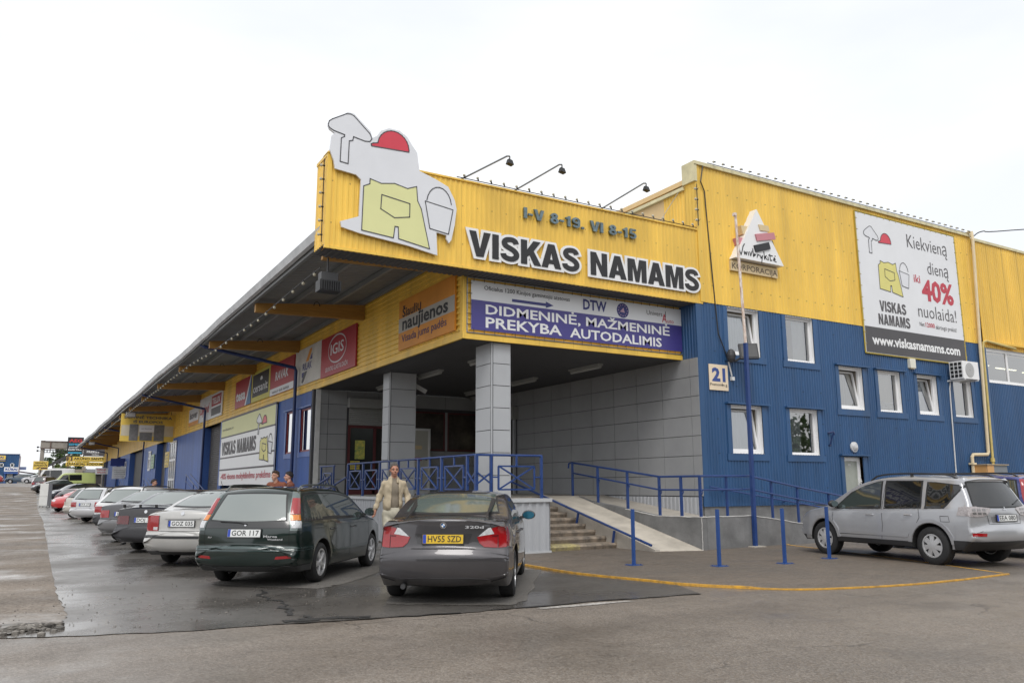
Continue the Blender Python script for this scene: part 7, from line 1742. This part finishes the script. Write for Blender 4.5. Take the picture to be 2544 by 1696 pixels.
def person(label, loc, rotz, J, S, cols, hair='short', group=None, full=True, coat=True, hs=.011):
    """J: joints in metres (x to the viewer's right, -y towards the viewer)"""
    skin = mat('skin %s' % cols['skin'][0], cols['skin'][1], .55, var=.06, vs=12)
    H = J['head']; hx, hy, hz = H
    MBb = MB()
    def addp(parts, k, h, cut=None, mb=None):
        fn = blend(parts, k); f2 = fn if cut is None else (lambda X, Y, Z: cut(X, Y, Z, fn(X, Y, Z)))
        lo, hi = bounds(parts); V, F = iso_mesh(f2, lo, hi, h); (mb or MBb).add(V.tolist(), F)
    # trunk, limbs
    ch, pv, nk = J['chest'], J['pelvis'], J['neck']
    q_ = .82 if coat else 1.0
    tr = [('e', ch, (.165 * q_, .105 * q_, .20 * q_)), ('e', ((ch[0] + pv[0]) / 2, (ch[1] + pv[1]) / 2, (ch[2] + pv[2]) / 2), (.135 * q_, .095, .19)), ('e', pv, (.155, .105, .13)), ('c', (nk[0], nk[1], nk[2] - .10), (hx, hy + .015, hz - .09), .062, .055)]
    for sd in 'lr':
        s_, e_, w_ = J['sh' + sd], J['el' + sd], J['wr' + sd]
        tr += [('c', (nk[0], nk[1], nk[2] - (.05 if not coat else .08)), s_, .06 * q_ - (.02 if coat else 0), .058 * q_ - (.012 if coat else 0)), ('c', s_, e_, .052 * q_ - (.006 if coat else 0), .040 * q_), ('c', e_, w_, .039, .026)]
        if full:
            p_, k_, a_ = J['hp' + sd], J['kn' + sd], J['an' + sd]
            tr += [('c', p_, k_, .082, .055), ('c', k_, a_, .053, .036), ('c', (a_[0], a_[1] + .03, .05 + a_[2] - .08), (a_[0], a_[1] - .16, .04 + a_[2] - .08), .042, .034)]
    addp(tr, .03, hs)
    # head with jaw, nose, brow, ears, eye sockets
    yw = J.get('look', 0.0); cx, sx_ = math.cos(yw), math.sin(yw)
    def hp(a, b, c): return (hx + a * cx - b * sx_, hy + a * sx_ + b * cx, hz + c)
    hd = [('e', (hx, hy + .012, hz + .035), (.074, .092, .088)), ('e', hp(0, -.022, -.035), (.058, .070, .072)), ('e', hp(0, -.058, -.085), (.030, .028, .024)), ('c', hp(0, -.083, .012), hp(0, -.108, -.022), .010, .015), ('c', hp(-.045, -.075, .030), hp(.045, -.075, .030), .014, .014),
          ('e', hp(-.042, -.060, -.030), (.022, .022, .018)), ('e', hp(.042, -.060, -.030), (.022, .022, .018)), ('c', hp(-.018, -.086, -.058), hp(.018, -.086, -.058), .009, .009), ('e', hp(-.073, .012, -.004), (.010, .017, .028)), ('e', hp(.073, .012, -.004), (.010, .017, .028))]
    def socket(X, Y, Z, D):
        for sg in (-1, 1):
            c = hp(.032 * sg, -.096, .006); D = np.maximum(D, -(np.sqrt((X - c[0]) ** 2 + (Y - c[1]) ** 2 + ((Z - c[2]) * 1.5) ** 2) - .013))
        return D
    addp(hd, .014, .0065, socket)
    # hands: palm, four fingers of different lengths, thumb
    for sd, sg in (('l', -1), ('r', 1)):
        w_ = Vector(J['wr' + sd]); d = Vector(J.get('hd' + sd, (0, -.05, -1))).normalized(); side_v = Vector(J.get('hs' + sd, (0, -1, .05))); side_v = (side_v - d * side_v.dot(d)).normalized(); nv = d.cross(side_v)
        P = lambda a, b, c: tuple(w_ + d * a + side_v * b + nv * c)
        hd_ = [('c', P(-.02, 0, 0), P(.03, .0, 0), .024, .027)]
        for b in (-.030, -.010, .010, .030): hd_.append(('c', P(.02, b * .7, 0), P(.085, b, .004), .016, .013))
        for b, L_ in ((.031, .066), (.010, .078), (-.011, .072), (-.031, .054)):
            cu = -sg * .018
            hd_ += [('c', P(.085, b, .004), P(.085 + L_ * .5, b * 1.02, cu * .7), .0105, .0095), ('c', P(.085 + L_ * .5, b * 1.02, cu * .7), P(.085 + L_ * .86, b, cu * 2.6), .0095, .008)]
        hd_ += [('c', P(.02, .026, -sg * .008), P(.055, .054, -sg * .020), .015, .012), ('c', P(.055, .054, -sg * .020), P(.088, .058, -sg * .030), .0115, .0095)]
        addp(hd_, .006, .005)
    body = MBb.build('person', skin, None, smooth=True)
    body.location = loc; body.rotation_euler = (0, 0, rotz); tag(body, label, 'person', group)
    # eyes, brows, mouth
    m = MB()
    for sg in (-1, 1): m.ball(hp(.031 * sg, -.077, .004), .0105, 6)
    eo = m.build('eyes', mat('eye white', (.26, .22, .19), .3, var=0), body, smooth=True)
    m = MB()
    for sg in (-1, 1): m.ball(hp(.031 * sg, -.0835, .004), .0060, 5)
    m.build('iris', mat('iris', (.03, .03, .035), .2, var=0), eo)
    m = MB()
    for sg in (-1, 1): m.tube([hp(.016 * sg, -.0905, .032), hp(.034 * sg, -.0895, .036), hp(.052 * sg, -.076, .030)], .0045, 5)
    hm = mat('hair %s' % cols['hair'][0], cols['hair'][1], .7, var=.35, vs=60); m.build('eyebrows', hm, body)
    m = MB(); m.tube([hp(-.022, -.091, -.061), hp(0, -.0965, -.060), hp(.022, -.091, -.061)], .0035, 5); m.build('mouth', mat('lips', (.25, .09, .075), .5, var=0), body)
    # hair shell
    t = {'short': .006, 'thick': .014, 'long': .018}[hair]
    hh = [('e', (hx, hy + .014, hz + .037), (.074 + t, .092 + t, .088 + t)), ('e', hp(0, .045, -.005), (.066 + t, .055 + t, .07))]
    if hair == 'long': hh += [('e', hp(0, .05, -.08), (.075, .05, .11))]
    if hair == 'thick': hh += [('e', hp(.02, -.05, .098), (.06, .05, .03))]
    fx_ = {'short': (.040, -.6), 'thick': (.060, -.5), 'long': (.055, -.35)}[hair]
    def hcut(X, Y, Z, D):
        lx = (X - hx) * cx + (Y - hy) * sx_; ly = -(X - hx) * sx_ + (Y - hy) * cx; lz = Z - hz
        D = np.maximum(D, -(ly + .02 + (lz - fx_[0]) * 1.1) * .7 * (1 if True else 1)) if hair == 'short' else np.maximum(D, np.minimum(-(ly + .03 + (lz - fx_[0]) * 1.6) * .5, 1))
        n_ = .006 * np.sin(X * 260 + Z * 90) * np.sin(Y * 240 + Z * 160) + .004 * np.sin(X * 120 + Y * 90)
        return np.maximum(D + n_, -(lz + (.055 if hair != 'long' else .16)))
    m = MB(); addp(hh, .01, .0075, hcut, m); m.build('hair', hm, body, smooth=True)
    # clothes
    def garment(name, parts, k, m_, cut=None, h=None, fold=.004):
        mb = MB(); fn = blend(parts, k)
        def f2(X, Y, Z):
            D = fn(X, Y, Z) + fold * (np.sin(Z * 14 + X * 40 + np.sin(Z * 9) * 2) * np.sin(X * 22 + Y * 30 + Z * 17)) + fold * .3 * np.sin(Z * 48 + Y * 60 + X * 50)
            return D if cut is None else cut(X, Y, Z, D)
        lo, hi = bounds(parts, .03); V, F = iso_mesh(f2, lo, hi, h or hs); mb.add(V.tolist(), F); return mb.build(name, m_, body, smooth=True)
    cz = lambda name: mat('cloth ' + cols[name][0], cols[name][1], .85, var=.10, vs=14)
    if full:
        tp = [('e', (pv[0], pv[1], pv[2] - .01), (.180, .128, .15))]
        for sd in 'lr':
            p_, k_, a_ = J['hp' + sd], J['kn' + sd], J['an' + sd]
            tp += [('c', p_, k_, .098, .074), ('c', k_, (a_[0], a_[1] + .0, a_[2] - .02), .074, .066)]
        garment('trousers', tp, .02, cz('trousers'))
        m = MB()
        for sd in 'lr':
            a_ = J['an' + sd]; addp([('c', (a_[0], a_[1] + .05, a_[2] - .035), (a_[0], a_[1] - .19, a_[2] - .045), .052, .040), ('c', (a_[0], a_[1] + .02, a_[2] + .0), (a_[0], a_[1], a_[2] - .03), .05, .05)], .02, .012, (lambda X, Y, Z, D, az=a_[2]: np.maximum(D, -(Z - az + .085))), m)
        m.build('shoes', cz('shoes'), body, smooth=True)
    sp = [('e', ch, (.185 - (.05 if coat else 0), .122, .215 - (.03 if coat else 0))), ('e', ((ch[0] + pv[0]) / 2, (ch[1] + pv[1]) / 2, (ch[2] + pv[2]) / 2 - .02), (.158 - (.02 if coat else 0), .115, .21)), ('c', (nk[0], nk[1], nk[2] - .10), (nk[0], nk[1] - .0, nk[2] + .0), .085 - (.015 if coat else 0), .072)]
    if not coat:
        for sd in 'lr': sp += [('c', (nk[0], nk[1], nk[2] - .05), J['sh' + sd], .075, .075), ('c', J['sh' + sd], J['el' + sd], .072, .058)] + ([('c', J['el' + sd], J['wr' + sd], .055, .042)] if cols.get('sleeve') else [])
    garment('shirt', sp, .025, cz('shirt'), fold=.002)
    if coat:
        jk = [('e', (ch[0], ch[1] + .01, ch[2]), (.176, .140, .225)), ('e', ((ch[0] + pv[0]) / 2, (ch[1] + pv[1]) / 2 + .01, (ch[2] + pv[2]) / 2 - .01), (.176, .146, .22)), ('c', (pv[0] - .02, pv[1], pv[2] + .12), (pv[0] + .02, pv[1], pv[2] + .12), .152, .152), ('c', (nk[0], nk[1] + .01, nk[2] - .08), (nk[0], nk[1] + .012, nk[2] + .015), .10, .085)]
        sl2 = []
        for sd in 'lr': sl2 += [('c', (nk[0], nk[1] + .01, nk[2] - .06), J['sh' + sd], .075, .056), ('c', J['sh' + sd], J['el' + sd], .057, .052), ('c', J['el' + sd], J['wr' + sd], .053, .043)]
        bot = pv[2] + .035
        def cutj(X, Y, Z, D):
            ctr = ch[0] + .025; half = .055 + .06 * np.clip((ch[2] + .2 - Z) / .6, 0, 1) * .4
            open_ = np.maximum(np.abs(X - ctr) - half, Y - (ch[1] - .045)); D = np.maximum(D, -open_)
            return np.maximum(D, (bot - .07 * np.clip((X - pv[0]) / .2, 0, 1)) - Z)
        def cutall(X, Y, Z, D):
            return D
        fnj, fns = blend(jk, .03), blend(sl2, .03)
        mb = MB(); lo, hi = bounds(jk + sl2, .03)
        def fj(X, Y, Z):
            fo = .0055 * np.sin(Z * 12 + X * 42 + np.sin(Z * 11) * 2) * np.sin(X * 20 - Z * 19 + Y * 20) + .0022 * np.sin(Z * 45 + X * 60 + Y * 40)
            return smin(cutj(X, Y, Z, fnj(X, Y, Z) + fo), fns(X, Y, Z) + fo * 1.4, .02)
        V, F = iso_mesh(fj, lo, hi, hs); mb.add(V.tolist(), F); jo = mb.build('jacket', cz('jacket'), body, smooth=True)
        m = MB()
        for sd in 'lr':
            w_ = Vector(J['wr' + sd]); e_ = Vector(J['el' + sd]); d = (w_ - e_).normalized(); m.tube([w_ - d * .05, w_ + d * .012], .044, 14)
        m.build('cuff', cz('jacket'), jo, smooth=True)
        m = MB(); c = (nk[0], nk[1] + .01, nk[2] + .01)
        for sg in (-1, 1):
            P = [(c[0] + sg * .088 * math.cos(a), c[1] + .08 * math.sin(a), c[2] + .03 * math.sin(a)) for a in (1.4, .9, .3, -.3, -.8)] + [(c[0] + .01 + sg * .062, c[1] - .10, c[2] - .075)]
            m.tube(P, .018, 7)
        m.build('collar', cz('jacket'), jo, smooth=True)
    return body
JM = dict(head=(0.0, -.03, 1.765), neck=(-.005, .0, 1.60), chest=(.0, .0, 1.42), pelvis=(-.02, .0, 1.02), look=.16,
          shl=(-.160, .01, 1.525), shr=(.165, .01, 1.525), ell=(-.250, .05, 1.300), elr=(.250, .07, 1.295), wrl=(-.325, -.03, 1.08), wrr=(.242, -.15, 1.12),
          hdl=(.0, -.10, -1), hdr=(.05, -.25, -1), hsl=(.3, -1, .05), hsr=(-.3, -1, .05),
          hpl=(-.105, .0, .95), hpr=(.075, .0, .95), knl=(-.085, -.16, .53), knr=(.09, .06, .52), anl=(-.14, -.24, .09), anr=(.085, .40, .16))
person('man in an open beige jacket and pale trousers walking towards the camera between two cars', (5.67, 13.82, 0), R(-22), JM, 1,
       dict(skin=('tan', (.40, .19, .125)), hair=('grey brown', (.075, .062, .052)), jacket=('beige jacket', (.42, .35, .245)), shirt=('taupe', (.22, .185, .14)), trousers=('pale khaki', (.46, .43, .34)), shoes=('brown', (.06, .045, .035))), 'short')
def stand(lean=0.0, h=1.0, look=0.0):
    j = dict(head=(0, -.03 - lean * .5, 1.64), neck=(0, -lean * .3, 1.49), chest=(0, -lean * .15, 1.31), pelvis=(0, 0, .95), look=look, shl=(-.19, -lean * .2, 1.43), shr=(.19, -lean * .2, 1.43), ell=(-.25, 0, 1.14), elr=(.25, -.02, 1.14), wrl=(-.24, -.12, .93), wrr=(.22, -.22, 1.0),
             hpl=(-.09, 0, .88), hpr=(.09, 0, .88), knl=(-.1, -.02, .48), knr=(.1, -.02, .48), anl=(-.11, .02, .09), anr=(.11, .02, .09))
    return {k: (tuple(c * h for c in v) if isinstance(v, tuple) else v) for k, v in j.items()}
person('brown-haired man in a rust orange shirt looking down behind the dark green estate', (5.27, 20.44, .0), R(-50), stand(.12, 1.06, -.2), 1,
       dict(skin=('fair', (.50, .27, .19)), hair=('brown', (.055, .034, .022)), shirt=('rust orange', (.20, .065, .035)), trousers=('dark jeans', (.03, .04, .07)), shoes=('dark', (.02, .02, .02))), 'thick', full=True, coat=False, hs=.014)
person('dark-haired woman in a rust shirt next to the brown-haired man', (5.78, 21.1, .0), R(-95), stand(.05, 1.055, -.1), 1,
       dict(skin=('light', (.55, .30, .22)), hair=('black', (.015, .011, .010)), shirt=('dark rust', (.17, .055, .032)), trousers=('black trousers', (.015, .015, .018)), shoes=('dark', ())), 'long', full=True, coat=False, hs=.014)
person('dark-haired person in black seen above the car roofs further along the row', (3.95, 33.6, .0), R(60), stand(.05, 1.0, .1), 1,
       dict(skin=('fair', ()), hair=('dark brown', (.03, .02, .015)), shirt=('black top', (.02, .02, .022)), trousers=('black trousers', ()), shoes=('dark', ())), 'thick', full=True, coat=False, hs=.016)
person('person in a white shirt standing far away at the end of the long front', (6.9, 128.6, zg(0, 128.6)), R(0), stand(.0, 1.02, 0), 1,
       dict(skin=('fair', ()), hair=('dark brown', ()), shirt=('white shirt', (.6, .6, .62)), trousers=('dark jeans', ()), shoes=('dark', ())), 'thick', full=True, coat=False, hs=.02)
# ------------------------------------------------------------------ the far end of the yard
FRI = mat('white enamel', (.66, .66, .64), .35, var=.06, vs=2)
t = thing('fridge', 'tall white two-door fridge freezer standing out on the wet yard', 'fridge', (.98, 72.4, 0), R(-24))
m = MB(); m.box(-.30, .30, -.30, .32, .06, 1.78); m.build('cabinet', FRI, t)
m = MB(); m.box(-.30, .30, -.35, -.305, .12, .80); m.build('freezer_door', FRI, t); m = MB(); m.box(-.30, .30, -.35, -.305, .82, 1.78); m.build('fridge_door', FRI, t)
m = MB()
for a in (-.25, .25):
    for b in (-.25, .27): m.tube([(a, b, 0), (a, b, .07)], .03, 6)
m.build('foot', DARK, t)
# concrete gantry
GC = mat('old concrete', (.28, .255, .225), .85, var=.25, vs=.6, bump=.2, bs=4); RUST = mat('rusty steel', (.10, .06, .05), .7, var=.3, vs=2)
t = wthing('crane_gantry', 'old concrete crane gantry with a dark perforated steel beam at the end of the yard', 'gantry', (.9, 132, zg(0, 132)))
m = MB(); m.box(.60, 1.12, 131.6, 132.2, 1.5, 8.0); m.box(8.6, 9.2, 131.6, 132.2, 1.5, 8.0); m.build('column', GC, t)
m = MB(); m.box(.55, 9.4, 131.5, 132.3, 6.85, 7.95); m.build('beam', GC, t); m = MB(); m.box(.55, 9.4, 131.40, 131.5, 7.85, 7.95); m.box(.55, 9.4, 131.40, 131.5, 6.85, 6.95); m.box(1.72, 1.84, 131.35, 131.5, 6.3, 7.9); m.build('steel_flange', RUST, t)
m = MB(); m.box(1.0, 9.0, 131.3, 131.36, 6.62, 6.72); m.box(1.0, 9.0, 131.3, 131.36, 6.28, 6.36)
for i in range(22): x = 1.0 + i * .36; m.box(x, x + .12, 131.3, 131.36, 6.36, 6.62)
m.build('perforated_beam', mat('dark steel', (.03, .027, .028), .6), t)
m = MB()
for z in (7.05, 6.55): m.ball((.25, 131.6, z), .14, 6); m.tube([(.25, 131.6, z), (.6, 131.6, z - .02)], .03, 5)
m.build('signal_lamp', BLK, t)
def fboard(name, lab, x0, x1, z0, z1, y, m_): 
    t = wthing(name, lab, 'sign', ((x0 + x1) / 2, y, z0)); q = front(y); m = MB(); m.pbox(q, x0, x1, z0, z1, 0, .08); m.build('board', m_, t); return t, q
t, q = fboard('appliance_brand_board', 'tall black brand board with red and light blue lettering beside the gantry', 3.84, 5.86, 6.12, 8.52, 130.9, mat('board black', (.02, .02, .024), .5, var=.1))
m = MB(); m.text(q, 'AEG', 4.02, 7.82, .42, 1.65, .09, .03); m.build('red_lettering', mat('sign bright red', (.55, .03, .03), .5, var=0), t)
m = MB(); m.text(q, 'SIEMENS', 4.0, 7.36, .26, 1.7, .09, .03); m.pbox(q, 4.0, 5.7, 6.22, 6.42, .08, .09); m.build('blue_lettering', mat('sign cyan', (.04, .35, .55), .5, var=0), t)
m = MB(); m.text(q, 'ELEKTRA', 4.0, 6.66, .2, 1.7, .09, .03); m.text(q, 'ZANUSSI', 4.0, 7.0, .16, 1.7, .09, .02); m.build('white_lettering', WB, t)
t, q = fboard('goods_board', 'dark grey board with white lettering partly behind the canopy end', 5.9, 8.6, 5.86, 6.85, 130.7, mat('board grey', (.075, .07, .075), .5, var=.1))
m = MB(); m.text(q, 'PREKĖS', 6.35, 6.34, .28, 1.6, .09, .03); m.text(q, 'vandens', 7.0, 6.02, .18, .9, .09, .02); m.build('lettering', WB, t)
t, q = fboard('plumbing_shop_board', 'yellow board with a dark numeral block and black shop name lettering', 3.87, 8.8, 5.05, 5.76, 129.9, SIGNY)
m = MB(); m.pbox(q, 3.9, 4.6, 5.14, 5.74, .08, .085); m.build('numeral_block', mat('block brown', (.10, .06, .05), .5), t)
m = MB(); m.text(q, '3', 4.1, 5.22, .42, .32, .095, .05); m.build('numeral', SIGNY, t)
m = MB(); m.text(q, 'ARŪNO SANTECHNIKA', 4.75, 5.33, .30, 6.0, .09, .03); m.text(q, 'www.arunosantechnika.lt', 4.75, 5.14, .1, 4.0, .09, .0); m.build('lettering', LB, t)
t, q = fboard('tools_shop_board', 'long yellow board with black lettering below the shop name board', 3.82, 8.8, 4.44, 4.98, 129.8, SIGNY)
m = MB(); m.text(q, 'ĮRANKIAI, SODO-MIŠKO', 3.95, 4.58, .28, 5.6, .09, .03); m.build('lettering', LB, t)
t, q = fboard('flooring_board', 'square yellow flooring sign on the gantry column', -.10, 1.52, 3.66, 4.72, 117.3, SIGNY)
m = MB(); m.text(q, 'GRINDŲ', .08, 4.40, .2, 1.25, .09, .03); m.text(q, 'DANGOS', -.02, 4.10, .2, 1.45, .09, .03); m.build('lettering', LB, t)
m = MB(); m.pbox(q, .75, 1.48, 3.76, 3.96, .08, .09); m.prism(q, [(.2, 3.75), (.5, 3.75), (.75, 4.0), (.6, 4.02)], .08, .09); m.build('printed_block', mat('block brown', ()), t)
m = MB(); m.tube([(.75, 117.4, zg(0, 117)), (.75, 117.4, 3.7)], .06, 6); m.build('post', RUST, t)
t = wthing('concrete_wall', 'weathered concrete yard wall with dark notices under the yellow boards', 'wall', (5, 140, 2)); m = MB(); m.box(3.9, 6.6, 141, 141.3, 1.5, 4.2); m.box(6.4, 6.9, 140.6, 141.2, 1.5, 4.6); m.build('wall_body', mat('wall beige', (.33, .29, .24), .85, var=.2, vs=.8), t)
q = front(141); m = MB(); m.pbox(q, 4.3, 4.75, 3.2, 4.3, .02, .06); m.build('grey_notice', DARK, t); m = MB(); m.pbox(q, 4.75, 5.5, 3.35, 4.3, .02, .06); m.build('maroon_notice', MAR, t)
t = wthing('lean_to_shed', 'dark lean-to shed at the far end of the long store', 'shed', (8, 140, 2)); m = MB(); m.box(6.8, 13, 138, 144, 1.5, 3.6); m.build('wall', mat('shed dark', (.05, .045, .045), .8, var=.3), t); m = MB(); m.hexa([(6.5, 137.6, 3.6), (13, 137.6, 3.6), (13, 144, 4.2), (6.5, 144, 4.2), (6.5, 137.6, 3.7), (13, 137.6, 3.7), (13, 144, 4.3), (6.5, 144, 4.3)]); m.build('roof', DARK, t)
t = wthing('conveyor_roof', 'dark sloping conveyor roof in front of the trees', 'conveyor', (3, 148, 4)); m = MB(); m.hexa([(1.8, 147.5, 4.6), (4.9, 147.5, 6.3), (4.9, 150, 6.3), (1.8, 150, 4.6), (1.8, 147.5, 4.9), (4.9, 147.5, 6.9), (4.9, 150, 6.9), (1.8, 150, 4.9)]); m.build('roof', DARK, t); m = MB(); m.bar((4.7, 148, 1.8), (4.7, 148, 6.4), .25); m.bar((2.6, 148, 1.8), (2.6, 148, 5.1), .2); m.build('leg', RUST, t)
# blue clothes store on the left
YBL = 160.0; gz = zg(0, YBL); q = front(YBL)
t = wthing('clothes_store', 'small blue two-storey clothes store with a white lettered fascia at the far left', 'store', (-4, YBL, gz))
m = MB(); m.corr(q, -9.5, -2.22, gz, 6.95, .3, .04); m.build('wall', BLU, t); m = MB(); m.corr(Pl((-2.2, 0, 0), (0, 1, 0), (0, 0, 1)), YBL, YBL + 12, gz, 6.9, .3, .04); m.box(-9.5, -2.25, YBL + .1, YBL + 12, 6.7, 6.85); m.build('side_wall', mat('faded pink render', (.45, .36, .36), .8, var=.1), t)
m = MB(); m.box(-9.6, -2.15, YBL - .08, YBL + .3, 6.92, 7.05); m.build('roof_edge', BLUPD, t)
for a, b in ((-5.0, -4.38), (-3.45, -2.88)):
    m = MB()
    for e in ((a, a + .1, 4.85, 5.5), (b - .1, b, 4.85, 5.5), (a, b, 4.85, 4.95), (a, b, 5.4, 5.5)): m.pbox(q, *e, .03, .10)
    wo = m.build('window', WHT, t); m = MB(); m.pbox(q, a, b, 4.85, 5.5, .03, .06); m.build('pane', mat('dark pane', (.05, .055, .06), .1, var=0), wo)
m = MB(); m.pbox(q, -3.75, -2.95, gz, 3.72, .03, .08); m.build('door', mat('door beige', (.45, .44, .38), .5), t)
m = MB(); m.pbox(q, -4.22, -2.2, 3.75, 4.10, .04, .9); m.pbox(q, -4.1, -4.0, gz, 3.8, .75, .85); m.pbox(q, -2.9, -2.8, gz, 2.7, .75, .85); m.build('porch', BLUL, t)
t, q2 = fboard('clothes_sign', 'white clothes store sign with blue lettering over the porch', -4.22, -2.2, 4.12, 4.82, YBL - .92, SW)
m = MB(); m.text(q2, 'RŪBAI', -4.05, 4.30, .34, 1.7, .09, .04); m.build('lettering', BLL, t)
t, q2 = fboard('yellow_sign', 'yellow sign cut by the left edge of the picture', -6.4, -4.2, 5.86, 6.75, YBL - .1, SIGNY)
m = MB(); m.text(q2, 'BALDAI', -6.2, 6.3, .32, 1.7, .09, .04); m.pbox(q2, -6.4, -4.2, 5.95, 6.12, .08, .09); m.build('lettering', BLL, t)
t = wthing('projecting_sign', 'small blue sign projecting from the right side of the clothes store', 'sign', (-1.7, 162, 4.5)); m = MB(); m.box(-2.1, -1.1, 162, 162.1, 4.45, 4.95); m.build('board', mat('faded blue', (.22, .28, .48), .5), t); m = MB(); m.tube([(-2.2, 162.05, 4.7), (-2.1, 162.05, 4.7)], .05, 6); m.build('bracket', DARK, t)
t = wthing('grey_shed', 'low pale corrugated shed with a sloping roof right of the clothes store', 'shed', (-1, 176, 2)); q = front(176)
m = MB(); m.corr(q, -2.6, .0, 1.8, 3.95, .4, .06); m.build('wall', mat('shed sheet', (.42, .44, .44), .6, var=.15, vs=.6), t); m = MB(); m.hexa([(-3, 175.6, 4.45), (.2, 175.6, 3.95), (.2, 182, 3.95), (-3, 182, 4.45), (-3, 175.6, 4.6), (.2, 175.6, 4.1), (.2, 182, 4.1), (-3, 182, 4.6)]); m.build('roof', mat('shed roof', (.10, .07, .09), .7), t); m = MB(); m.box(.0, .5, 175.9, 181, 1.8, 3.9); m.build('end_wall', DARK, t)
# ------------------------------------------------------------------ trees
BARK = mat('bark', (.07, .055, .042), .9, var=.3, vs=3)
LEAF = [mat('leaf green %d' % i, c, .6, var=.45, vs=.8, spec=.3) for i, c in enumerate(((.050, .085, .028), (.070, .115, .030), (.110, .150, .035), (.028, .052, .022)))]
def tree(name, label, loc, h, w, leafm, n, ls, seed, group=None, trunk=.35, lean=0):
    rr = random.Random(seed); t = thing(name, label, 'tree', loc, 0, group)
    m = MB(); m.tube([(0, 0, -.3), (.05, 0, h * trunk), (.0, .1, h * .75)], h * .022, 7, h * .008); cl = []
    for i in range(16):
        a = rr.random() * 6.28; z = h * rr.uniform(trunk, .93); rad = w * .5 * math.sin(math.pi * min(.97, max(.12, (z / h - trunk * .7) / (1.06 - trunk * .7)))) ** .7 * rr.uniform(.35, .95)
        c = (math.cos(a) * rad, math.sin(a) * rad, z); cl.append((c, w * rr.uniform(.12, .24))); m.tube([(0, 0, z * .72), (c[0] * .5, c[1] * .5, z * .88), c], h * .009, 5, h * .003)
    m.build('trunk', BARK, t); V = []; F = []; mi = []
    for i in range(n):
        (c, r) = rr.choice(cl); u, v = rr.gauss(0, 1), rr.gauss(0, 1); k = rr.gauss(0, 1); q = math.sqrt(u * u + v * v + k * k) + 1e-6; rad = r * rr.random() ** .38
        p = Vector((c[0] + u / q * rad, c[1] + v / q * rad, c[2] + k / q * rad * .75)); a = Vector((rr.gauss(0, 1), rr.gauss(0, 1), rr.gauss(0, .6))).normalized(); b = a.cross(Vector((rr.gauss(0, 1), rr.gauss(0, 1), rr.gauss(0, 1)))).normalized(); s_ = ls * rr.uniform(.6, 1.3)
        o = len(V); V += [p - a * s_, p + b * s_ * .5, p + a * s_, p - b * s_ * .5]; F.append((o, o + 1, o + 2, o + 3)); mi.append(rr.choice((0, 0, 1)))
    mb = MB(); mb.v = V; mb.f = F; mb.m = mi; mb.build('crown', [LEAF[leafm], LEAF[(leafm + 1) % 3]], t); return t
tree('broadleaf_tree', 'tall dark round-crowned tree behind the gantry', (3.6, 176, 2.0), 7.2, 4.6, 0, 3200, .16, 1, 'trees behind the gantry')
tree('broadleaf_tree', 'bright yellow-green bushy tree below the taller dark one', (4.3, 168, 2.0), 3.6, 3.2, 2, 2200, .14, 2, 'trees behind the gantry', .15)
tree('broadleaf_tree', 'mid green tree sloping down left of the taller dark one', (2.0, 174, 2.0), 4.2, 3.4, 1, 2200, .15, 3, 'trees behind the gantry', .12)
tree('broadleaf_tree', 'low green bush beside the grey shed', (.7, 178, 2.0), 2.6, 2.2, 1, 1400, .14, 4, 'trees behind the gantry', .1)
tree('broadleaf_tree', 'dark green tree mostly hidden behind the brand boards', (6.6, 172, 2.0), 6.0, 4.4, 3, 2400, .16, 5, 'trees behind the gantry')
# the tree belt across the road, seen only in the panes and car bodies
mb = MB(); rr = random.Random(9); V, F = mb.v, mb.f
for i in range(36000):
    x = rr.uniform(-75, 85); y = -27 - rr.random() * 5 + .002 * x * x * -.6; top = 7.8 + 1.3 * math.sin(x * .31) + .9 * math.sin(x * .83 + 1) + rr.uniform(-.8, .8)
    z = top * rr.random() ** .8; p = Vector((x, y, z)); a = Vector((rr.gauss(0, 1), rr.gauss(0, .5), rr.gauss(0, 1))).normalized(); b = a.cross(Vector((rr.gauss(0, .3), 1, rr.gauss(0, .3)))).normalized(); s_ = rr.uniform(.22, .55)
    o = len(V); V += [p - a * s_, p + b * s_ * .6, p + a * s_, p - b * s_ * .6]; F.append((o, o + 1, o + 2, o + 3)); mb.m.append(0)
tag(mb.build('tree_belt', LEAF[0]), 'belt of dark green trees on the far side of the road behind the camera', 'trees', kind='stuff')
for o in SC.objects:
    if '_world' in o: del o['_world']
